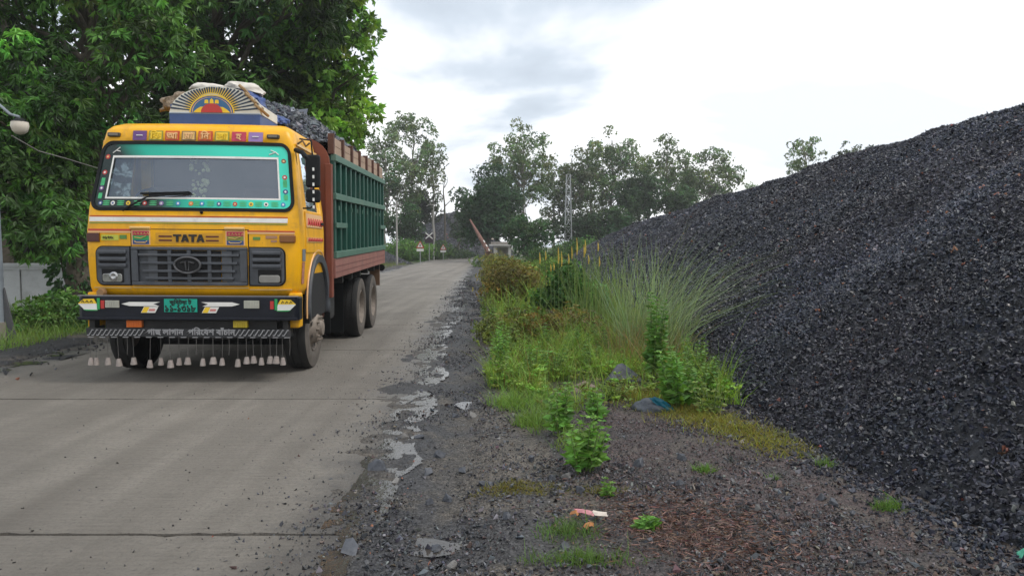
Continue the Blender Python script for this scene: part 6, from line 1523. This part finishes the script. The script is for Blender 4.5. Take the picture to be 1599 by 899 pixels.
# ---------------- cargo body (slightly tail-high)
body = empty('cargo_body', (0, 1.62, 1.0)); body.rotation_euler = (R(1.15), 0, 0); body.parent = truck
GREEN = mat('green_body', (0.010, 0.078, 0.056), 0.5, var=0.22, vscale=2.5, dirt=(0.06, 0.065, 0.05), dirt_amt=0.25)
weather(GREEN, (0.045, 0.055, 0.04), (0.10, 0.05, 0.03), 0.6)
GREEN2 = mat('green_rail', (0.065, 0.150, 0.110), 0.55, var=0.2, vscale=3, dirt=(0.20, 0.18, 0.14), dirt_amt=0.3)
RUST = mat('red_oxide', (0.19, 0.050, 0.028), 0.6, var=0.25, vscale=3, dirt=(0.12, 0.08, 0.06), dirt_amt=0.25)
SKIRT = mat('faded_red_skirt', (0.25, 0.105, 0.085), 0.7, var=0.2, vscale=4, dirt=(0.18, 0.14, 0.11), dirt_amt=0.35)
TAN = mat('weathered_plank', (0.36, 0.25, 0.18), 0.8, var=0.2, vscale=5, bump=0.3)
STAKE = mat('stake_brown', (0.10, 0.045, 0.03), 0.8, var=0.3)
BL, BW, Z0, ZS, ZTOP = 5.15, 1.235, 0.10, 0.37, 1.74      # local z is above 1.0
MB().box(-BW+0.03, BW-0.03, 0.03, BL, ZS-0.05, ZS).build('floor', DARKM, body)
# headboard with rounded shoulders
hb = [(-BW-0.01, 0.10), (BW+0.01, 0.10), (BW+0.01, 1.62)]+[(BW+0.01-0.32*(1-math.cos(R(90*k/6))), 1.62+0.33*math.sin(R(90*k/6))) for k in range(1, 7)]
hb += [(-x, z) for x, z in reversed(hb[3:])]+[(-BW-0.01, 1.62)]
MB().prism(hb, lambda a, b, d: (a, d, b), 0.0, 0.05).build('headboard', RUST, body)
for s in (-1, 1):
    MB().box(min(s*(BW-0.05), s*(BW+0.035)), max(s*(BW-0.05), s*(BW+0.035)), -0.02, 0.10, -0.15, 1.62).build('front_post', RUST, body, bevel=0.008)
    MB().box(min(s*(BW-0.03), s*BW), max(s*(BW-0.03), s*BW), 0.10, BL, ZS, ZTOP).build('side_sheet', GREEN, body)
    nrib = 13
    for i in range(nrib):
        y = 0.16+(BL-0.30)*i/(nrib-1)
        MB().box(min(s*(BW+0.001), s*(BW+0.055)), max(s*(BW+0.001), s*(BW+0.055)), y-0.045, y+0.045, ZS+0.09, ZTOP-0.07).build('rib', GREEN, body, bevel=0.006)
    for (z0, z1, m) in ((ZTOP-0.07, ZTOP+0.02, GREEN2), (1.16, 1.245, GREEN2), (ZS, ZS+0.09, GREEN2)):
        MB().box(min(s*(BW+0.002), s*(BW+0.075)), max(s*(BW+0.002), s*(BW+0.075)), 0.11, BL, z0, z1).build('side_rail', m, body, bevel=0.006)
    for (ya, yb) in ((0.11, 0.92), (BL-0.72, BL)):
        MB().box(min(s*(BW+0.056), s*(BW+0.078)), max(s*(BW+0.056), s*(BW+0.078)), ya, yb, 0.78, 0.85).build('short_rail', GREEN2, body, bevel=0.004)
    for k in range(9):
        y = 0.36+k*0.5; MB().box(min(s*(BW+0.056), s*(BW+0.068)), max(s*(BW+0.056), s*(BW+0.068)), y-0.02, y+0.02, 1.02, 1.08).build('hook', GREEN2, body)
    sk = MB().box(min(s*(BW-0.04), s*(BW+0.06)), max(s*(BW-0.04), s*(BW+0.06)), 0.10, BL, Z0, ZS-0.004).build('skirt_beam', SKIRT, body, bevel=0.006)
    for z in (0.18, 0.26): MB().box(min(s*(BW+0.055), s*(BW+0.063)), max(s*(BW+0.055), s*(BW+0.063)), 0.12, BL-0.02, z-0.006, z+0.006).build('skirt_seam', mat('skirt_seam', (0.16, 0.06, 0.05), 0.7), sk)
    nb = 7
    for i in range(nb):
        y0_ = 0.10+(BL-0.10)*i/nb; y1_ = 0.10+(BL-0.10)*(i+1)/nb
        MB().box(min(s*(BW-0.02), s*(BW+0.02)), max(s*(BW-0.02), s*(BW+0.02)), y0_+0.07, y1_-0.03, ZTOP+0.024, ZTOP+0.145).build('plank', TAN, body, bevel=0.004)
        MB().box(min(s*(BW-0.018), s*(BW+0.018)), max(s*(BW-0.018), s*(BW+0.018)), y0_+0.07, y1_-0.03, ZTOP+0.15, ZTOP+0.26+0.02*random.uniform(-1, 1)).build('plank', TAN, body, bevel=0.004)
        MB().box(min(s*(BW-0.03), s*(BW+0.05)), max(s*(BW-0.03), s*(BW+0.05)), y0_-0.01, y0_+0.06, ZTOP+0.02, ZTOP+0.29).build('stake', STAKE, body, bevel=0.004)
    # strut plate behind the front wheel, cross members, tail lamp bracket
    MB().prism([(0.06, 0.10), (0.34, 0.10), (0.22, -0.12), (0.12, -0.30), (0.0, -0.42), (0.0, -0.10)], lambda a, b, d: (d, a, b), s*1.12, s*1.15).build('strut_plate', SKIRT, body)
    for y in (1.1, 1.9, 2.7, 3.5, 4.3, 5.0):
        MB().box(min(s*0.45, s*1.2), max(s*0.45, s*1.2), y-0.05, y+0.05, -0.02, Z0+0.02).build('cross_member', DARKM, body)
    MB().box(min(s*1.0, s*1.2), max(s*1.0, s*1.2), BL-0.12, BL-0.06, -0.35, 0.12).build('tail_bracket', mat('tail_brown', (0.16, 0.09, 0.05), 0.8), body)
    MB().lathe([(0, 0.001), (0, 0.07), (0.08, 0.06), (0.1, 0.001)], 'y', 12, (s*1.22, BL+0.02, 0.0)).build('tail_lamp', BLACK, body)
MB().box(-BW, BW, BL-0.04, BL, Z0, ZTOP+0.2).build('tailgate', GREEN, body)
ch = MB()
for s in (-1, 1): ch.box(min(s*0.36, s*0.46), max(s*0.36, s*0.46), 0.3, 6.7, 0.72, 0.98)
ch.box(-0.4, 0.4, 1.0, 6.6, 0.80, 0.90)
ch.build('chassis_rails', DARKM, truck)
for y in (FA, RA1, RA2):
    MB().tube([(-0.95, y, 0.50), (-0.3, y, 0.47), (0.3, y, 0.47), (0.95, y, 0.50)], [0.07, 0.09, 0.13, 0.07], 10).build('axle', DARKM, truck)
for (y, zl) in ((1.75, 0.20), (3.55, 0.16), (6.45, 0.20)): MB().box(-1.05, 1.05, y, y+0.02, zl, 0.95).build('light_block_board', BLACK, truck)  # full-width boards added to block light coming under the truck from behind
MB().box(-0.9, 0.9, 1.9, 6.4, 0.70, 0.74).build('undertray', DARKM, truck)
MB().box(0.5, 1.05, 2.0, 2.9, 0.45, 0.95).build('fuel_tank', DARKM, truck, bevel=0.06)
MB().box(-1.05, -0.5, 2.0, 3.0, 0.45, 0.95).build('battery_box', DARKM, truck, bevel=0.03)
MB().box(-0.35, 0.35, 0.25, 1.5, 0.45, 1.05).build('engine_block', DARKM, truck, bevel=0.05)

# ---------------- gravel load, sacks, tarp (things lying on the truck)
TM = Matrix.Translation(Vector((TX, TY, SLAB_Z))) @ Euler(truck.rotation_euler).to_matrix().to_4x4()
BM = TM @ Matrix.Translation(Vector((0, 1.62, 1.0))) @ Euler((R(1.15), 0, 0)).to_matrix().to_4x4()
def to_w(M, V): return np.asarray(V) @ np.array(M.to_3x3()).T + np.array(M.translation)
load = empty('gravel_load', BM @ Vector((0, 2.5, 1.0))); tag(load, 'black stone load heaped above the truck sides', 'gravel', kind='stuff')
lz = lambda x, y: ZTOP+0.14+0.66*np.clip(1-(np.abs(x)/1.28)**2.2, 0, 1)*np.clip(1-(np.maximum(0, y-1.0)/5.2)**1.6, 0.1, 1)*np.clip((y-0.02)/0.75, 0.0, 1)**0.55 + 0.14*(fbm(x*2+4, y*1.6, 3)-0.5)
gx, gy = np.meshgrid(np.linspace(-BW+0.04, BW-0.04, 40), np.linspace(0.06, BL-0.06, 80), indexing='xy')
V = np.stack([gx, gy, lz(gx, gy)], -1).reshape(-1, 3); i = np.arange(V.shape[0]).reshape(gx.shape)
off = np.array(load.location)
o = np_mesh('heap_core', to_w(BM, V)-off, np.stack([i[:-1, :-1], i[:-1, 1:], i[1:, 1:], i[1:, :-1]], -1).reshape(-1, 4), HEAP, load)
n = 8000; x = rng.uniform(-BW+0.05, BW-0.04, n); y = rng.uniform(0.04, BL-0.1, n)
o = stones('loose_stones', to_w(BM, np.stack([x, y, lz(x, y)+0.01], 1))-off, 0.085*np.exp(rng.normal(0, .3, n)), coal_tints(n, (0.088, 0.098, 0.114)), STONE, load, PROTO_FINE); tag(o, kind='stuff')
SACK = mat('white_sackcloth', (0.56, 0.53, 0.48), 0.85, var=0.15, vscale=6, bump=0.5, bscale=18, dirt=(0.30, 0.25, 0.20), dirt_amt=0.3)
def rest(o, x, y, z, rot): o.location = TM @ Vector((x, y, z)); o.rotation_euler = rot; return o
o = lump('sack', (0.26, 0.19, 0.085), SACK, None, 3, amp=0.16, freq=1.6); tag(rest(o, -0.06, 0.98, ZR+0.47, (0.05, 0.1, 0.1)), 'flat white sack lying on the left of the roof carrier', 'sack')
o = lump('sack', (0.24, 0.20, 0.10), SACK, None, 7, amp=0.2, freq=1.8); tag(rest(o, 0.34, 1.0, ZR+0.47, (0.0, 0.12, 0.4)), 'plump white sack on the right of the roof carrier over blue tarp', 'sack')
TARP = mat('blue_tarp', (0.025, 0.055, 0.18), 0.5, var=0.3, vscale=6, bump=0.6, bscale=14)
o = lump('tarpaulin', (0.30, 0.26, 0.17), TARP, None, 5, amp=0.25, freq=2.0); tag(rest(o, 0.30, 1.0, ZR+0.33, (0, 0.12, 0.1)), 'bundled blue tarpaulin under the plump sack on the cab roof', 'tarpaulin')
o = lump('rope_bundle', (0.30, 0.18, 0.16), mat('brown_rope', (0.22, 0.17, 0.12), 0.95, var=0.4, vscale=25, bump=1.0, bscale=40), None, 8, amp=0.35, freq=3.0); tag(rest(o, -0.34, 0.95, ZR+0.27, (0, -0.1, 0)), 'brown rope bundle at the left end of the roof carrier', 'rope')
o = lump('tarpaulin', (0.11, 0.14, 0.06), TARP, None, 11, amp=0.3, freq=2.2); tag(rest(o, 0.60, 1.62, ZR+0.22, (0.2, 0.3, 0)), 'small scrap of blue tarp on the front of the gravel load', 'tarpaulin')

# ================================================================== WALL, POLES, SIGNS, HUT, TOWER
WALLM = mat('whitewashed_wall', (0.50, 0.51, 0.52), 0.85, var=0.12, vscale=1.5, dirt=(0.26, 0.26, 0.24), dirt_amt=0.35, dscale=1.6)
wl = empty('boundary_wall', (-14.0, 18.2, 0)); tag(wl, 'low white panelled boundary wall behind the left verge', 'wall')
wtop = P(50, 411, 18.2).z
for k in range(4):
    x1 = P(106, 400, 18.2).x+14.0-k*1.25
    MB().box(x1-1.18, x1-0.10, 0.02, 0.12, -0.1, wtop-0.16).build('panel', WALLM, wl)
    MB().box(x1-0.10, x1+0.05, -0.01, 0.14, -0.1, wtop-0.10).build('post', WALLM, wl)
xa = P(106, 400, 18.2).x+14.0
MB().box(xa-5.0, xa+0.06, -0.03, 0.16, wtop-0.099, wtop).build('coping', WALLM, wl, bevel=0.01)
MB().box(xa-5.0, xa+0.03, -0.012, 0.13, wtop-0.158, wtop-0.101).build('top_rail', WALLM, wl)
# street lamp on the left edge
pole = empty('street_lamp', (G(4, 537).x, G(4, 537).y, -0.05)); tag(pole, 'grey lamp post at the left picture edge with a round white globe', 'street lamp')
py_ = G(4, 537).y; gl_ = P(31, 199, py_-0.1); bx, by = pole.location.x, pole.location.y
MB().tube([(0, 0, 0), (-0.02, 0, 2.2), (-0.08, 0, 4.4)], [0.062, 0.052, 0.04], 12).build('post', mat('galvanised_post', (0.22, 0.25, 0.28), 0.5, metal=0.3, var=0.2, dirt=(0.2, 0.16, 0.12), dirt_amt=0.2), pole, smooth=60)
MB().lathe([(-0.1, 0.001), (-0.1, 0.085), (0.30, 0.085), (0.31, 0.001)], 'z', 14, (0, 0, 0.1)).build('base_sleeve', mat('pale_base', (0.20, 0.18, 0.15), 0.8), pole)
MB().add([(0.06, -0.02, 0.05), (0.24, -0.02, 0.05), (0.06, -0.02, 0.95), (0.06, 0.02, 0.05), (0.24, 0.02, 0.05), (0.06, 0.02, 0.95)], [(0, 1, 2), (5, 4, 3), (0, 3, 4, 1), (1, 4, 5, 2), (2, 5, 3, 0)]).build('gusset', mat('gusset_grey', (0.06, 0.06, 0.065), 0.6), pole)
gx_ = (gl_.x-bx, gl_.y-by, gl_.z+0.05)
MB().tube([(-0.06, 0, 3.75), (0.0, 0, 3.9), (gx_[0]*0.7, gx_[1], gx_[2]+0.20), (gx_[0], gx_[1], gx_[2]+0.16)], 0.022, 8).build('arm', MATS['galvanised_post'], pole)
MB().lathe([(0.14, 0.001), (0.14, 0.05), (0.10, 0.10), (0.085, 0.125)], 'z', 16, (gx_[0], gx_[1], gx_[2])).build('cap', BLACK, pole)
MB().lathe([(0.085, 0.118), (0.02, 0.128), (-0.06, 0.105), (-0.10, 0.06), (-0.115, 0.001)], 'z', 20, (gx_[0], gx_[1], gx_[2])).build('globe', mat('milky_globe', (0.60, 0.54, 0.46), 0.35), pole, smooth=60)
wp = [P(18, 212, 11.8), P(60, 236, 12.4), P(104, 248, 13.2), P(150, 262, 14.5), P(230, 278, 17)]
o = MB().tube(wp, 0.010, 6).build('overhead_cable', mat('cable_grey', (0.17, 0.16, 0.15), 0.7)); tag(o, 'thin grey cable running from the lamp globe behind the truck', 'cable')
# traffic signs
def tri_sign(px, py, Y, size, label, base_py=None):
    c = P(px, py, Y); root = empty('warning_sign', (c.x, Y, -0.05)); tag(root, label, 'sign'); h = c.z+0.05
    MB().tube([(0, 0.03, 0), (0, 0.03, h+size*0.3)], 0.035, 8).build('post', mat('sign_post', (0.30, 0.31, 0.31), 0.6), root)
    def tri(s_, d, dz=0): return [(-s_/2, h-s_*0.33+dz), (s_/2, h-s_*0.33+dz), (0, h+s_*0.53+dz)]
    MB().prism(tri(size, 0), lambda a, b, d: (a, d, b), -0.01, 0.01).build('red_border', RED, root)
    MB().prism(tri(size*0.66, 0), lambda a, b, d: (a, d, b), -0.016, -0.011).build('white_field', WHITE, root)
    MB().box(-size*0.06, size*0.06, -0.022, -0.017, h-size*0.14, h+size*0.16).build('symbol', BLK, root)
    MB().box(-size*0.42, size*0.42, -0.012, 0.012, h-size*0.72, h-size*0.42).build('plate', WHITE, root)
tri_sign(656, 383, 64, 0.72, 'triangular warning sign on a post in front of the green bush, the nearer one')
tri_sign(692, 386.5, 82, 0.72, 'triangular warning sign in front of the distant heap, the farther one')
c = P(670, 368, 76); xs = empty('crossing_sign', (c.x, 76, -0.05)); tag(xs, 'white x shaped level crossing sign on a dark board', 'sign'); h = c.z+0.05
MB().tube([(0, 0.06, 0), (0, 0.06, h)], 0.04, 8).build('post', MATS['sign_post'], xs)
MB().box(-0.45, 0.45, 0.012, 0.04, h-0.75, h+0.15).build('dark_board', mat('dark_board', (0.035, 0.02, 0.03), 0.6), xs)
for s in (-1, 1):
    MB().prism([(-0.36, -0.30*s-0.07), (-0.36, -0.30*s+0.07), (0.36, 0.30*s+0.07), (0.36, 0.30*s-0.07)], lambda a, b, d: (a, d, h+b), -0.02-0.006*s, -0.008-0.006*s).build('arm', WHITE, xs)
# level crossing barrier leaning across
a_, b_ = P(734, 343, 66), P(763, 394, 64); br = empty('crossing_barrier', (b_.x, 64, -0.05)); tag(br, 'rusty red tapered barrier boom leaning up beside the road end', 'barrier')
ra = a_-Vector(br.location); rb = b_-Vector(br.location)
MB().tube([rb, rb.lerp(ra, 0.5), ra], [0.22, 0.16, 0.07], 8).build('boom', mat('rusty_red', (0.17, 0.085, 0.065), 0.8, var=0.4, vscale=2), br)
for k in range(3):
    p0 = rb.lerp(ra, 0.02+k*0.13); p1 = rb.lerp(ra, 0.08+k*0.13); MB().tube([p0+Vector((0.13, -0.24, 0.05)), p1+Vector((0.13, -0.22, 0.05))], 0.05, 6).build('white_band', WHITE, br)
MB().box(-0.3, 0.35, -0.3, 0.3, 0, rb.z).build('pivot_post', mat('rusty_dark', (0.09, 0.05, 0.04), 0.8), br)
# small hut
h0 = P(784, 392, 66); hut = empty('hut', (h0.x, 66, -0.05)); tag(hut, 'small white hut with a flat concrete roof beside the crossing', 'hut')
rz_ = P(784, 377, 66).z
HW = mat('hut_white', (0.56, 0.55, 0.53), 0.85, var=0.15, dirt=(0.3, 0.28, 0.25), dirt_amt=0.3)
MB().box(-0.75, -0.42, 0, 1.2, 0, rz_-0.22).box(0.55, 0.78, 0, 1.2, 0, rz_-0.22).box(-0.42, 0.55, 1.0, 1.2, 0, rz_-0.22).box(-0.42, 0.55, 0.0, 0.2, rz_-0.50, rz_-0.22).build('wall', HW, hut)
MB().box(-1.0, 0.95, -0.25, 1.4, rz_-0.22, rz_+0.02).build('roof', mat('hut_roof', (0.33, 0.30, 0.27), 0.85, var=0.2), hut)
MB().box(-1.15, 0.80, -0.30, -0.26, rz_-0.33, rz_-0.225).build('fascia', HW, hut)
MB().tube([(-0.85, -0.1, rz_), (-0.85, -0.1, rz_+0.2)], 0.02, 6).build('lamp_stem', BLACK, hut)
MB().lathe([(-0.07, 0.001), (-0.05, 0.10), (0.05, 0.10), (0.08, 0.001)], 'z', 12, (-0.85, -0.1, rz_+0.27)).build('lamp', mat('milky_globe', (0.6, 0.54, 0.46)), hut)
# lattice tower
t0 = P(887, 400, 78); tw = empty('lattice_tower', (t0.x, 78, -0.05)); tag(tw, 'slim pale steel lattice tower among the far trees', 'tower')
TOW = mat('pale_steel', (0.36, 0.38, 0.38), 0.6, metal=0.2); ht = P(887, 272, 78).z; tb, tt_ = 0.42, 0.20
lg = lambda sx_, sy_, t: (sx_*(tb+(tt_-tb)*t), sy_*(tb+(tt_-tb)*t), ht*t)
for sx_ in (-1, 1):
    for sy_ in (-1, 1): MB().tube([lg(sx_, sy_, 0), lg(sx_, sy_, 1)], 0.045, 5).build('leg', TOW, tw)
nseg = 10
for k in range(nseg):
    t1, t2 = k/nseg, (k+1)/nseg
    for (p, q) in ((lg(-1, -1, t1), lg(1, -1, t2)), (lg(1, -1, t1), lg(-1, -1, t2)), (lg(-1, -1, t2), lg(1, -1, t2)), (lg(-1, 1, t1), lg(1, 1, t2))):
        MB().tube([p, q], 0.025, 4).build('brace', TOW, tw)
# utility poles
for i, (px, top, Y, lb) in enumerate(((619, 312, 60, 'thin pale utility pole left of the nearer warning sign'), (677, 318, 84, 'short utility pole with a lamp arm near the dead tree'), (1003, 0, 0, ''))):
    if Y == 0: continue
    c = P(px, top, Y); up = empty('utility_pole', (c.x, Y, -0.05)); tag(up, lb, 'pole')
    MB().tube([(0, 0, 0), (0, 0, c.z)], [0.09, 0.06], 8).build('post', mat('pole_concrete', (0.32, 0.31, 0.29), 0.8), up)
    if i == 1: MB().tube([(0, 0, c.z-0.1), (-0.5, 0, c.z-0.05), (-0.8, 0, c.z-0.25)], 0.04, 6).build('lamp_arm', MATS['pole_concrete'], up)
    else: MB().box(-0.5, 0.5, -0.04, 0.04, c.z-0.4, c.z-0.3).build('cross_arm', MATS['pole_concrete'], up)

# ================================================================== HAZE (air over the place)
hz = bpy.data.materials.new('pale_air'); hz.use_nodes = True
n_ = hz.node_tree.nodes; n_.remove(n_['Principled BSDF'])
pv = n_.new('ShaderNodeVolumePrincipled'); pv.inputs['Color'].default_value = (0.93, 0.95, 0.97, 1); pv.inputs['Density'].default_value = 0.0008; pv.inputs['Anisotropy'].default_value = 0.3
hz.node_tree.links.new(pv.outputs[0], n_['Material Output'].inputs['Volume'])
o = MB().box(-90, 90, -12, 180, -1.2, 22).build('haze', hz); tag(o, kind='stuff')
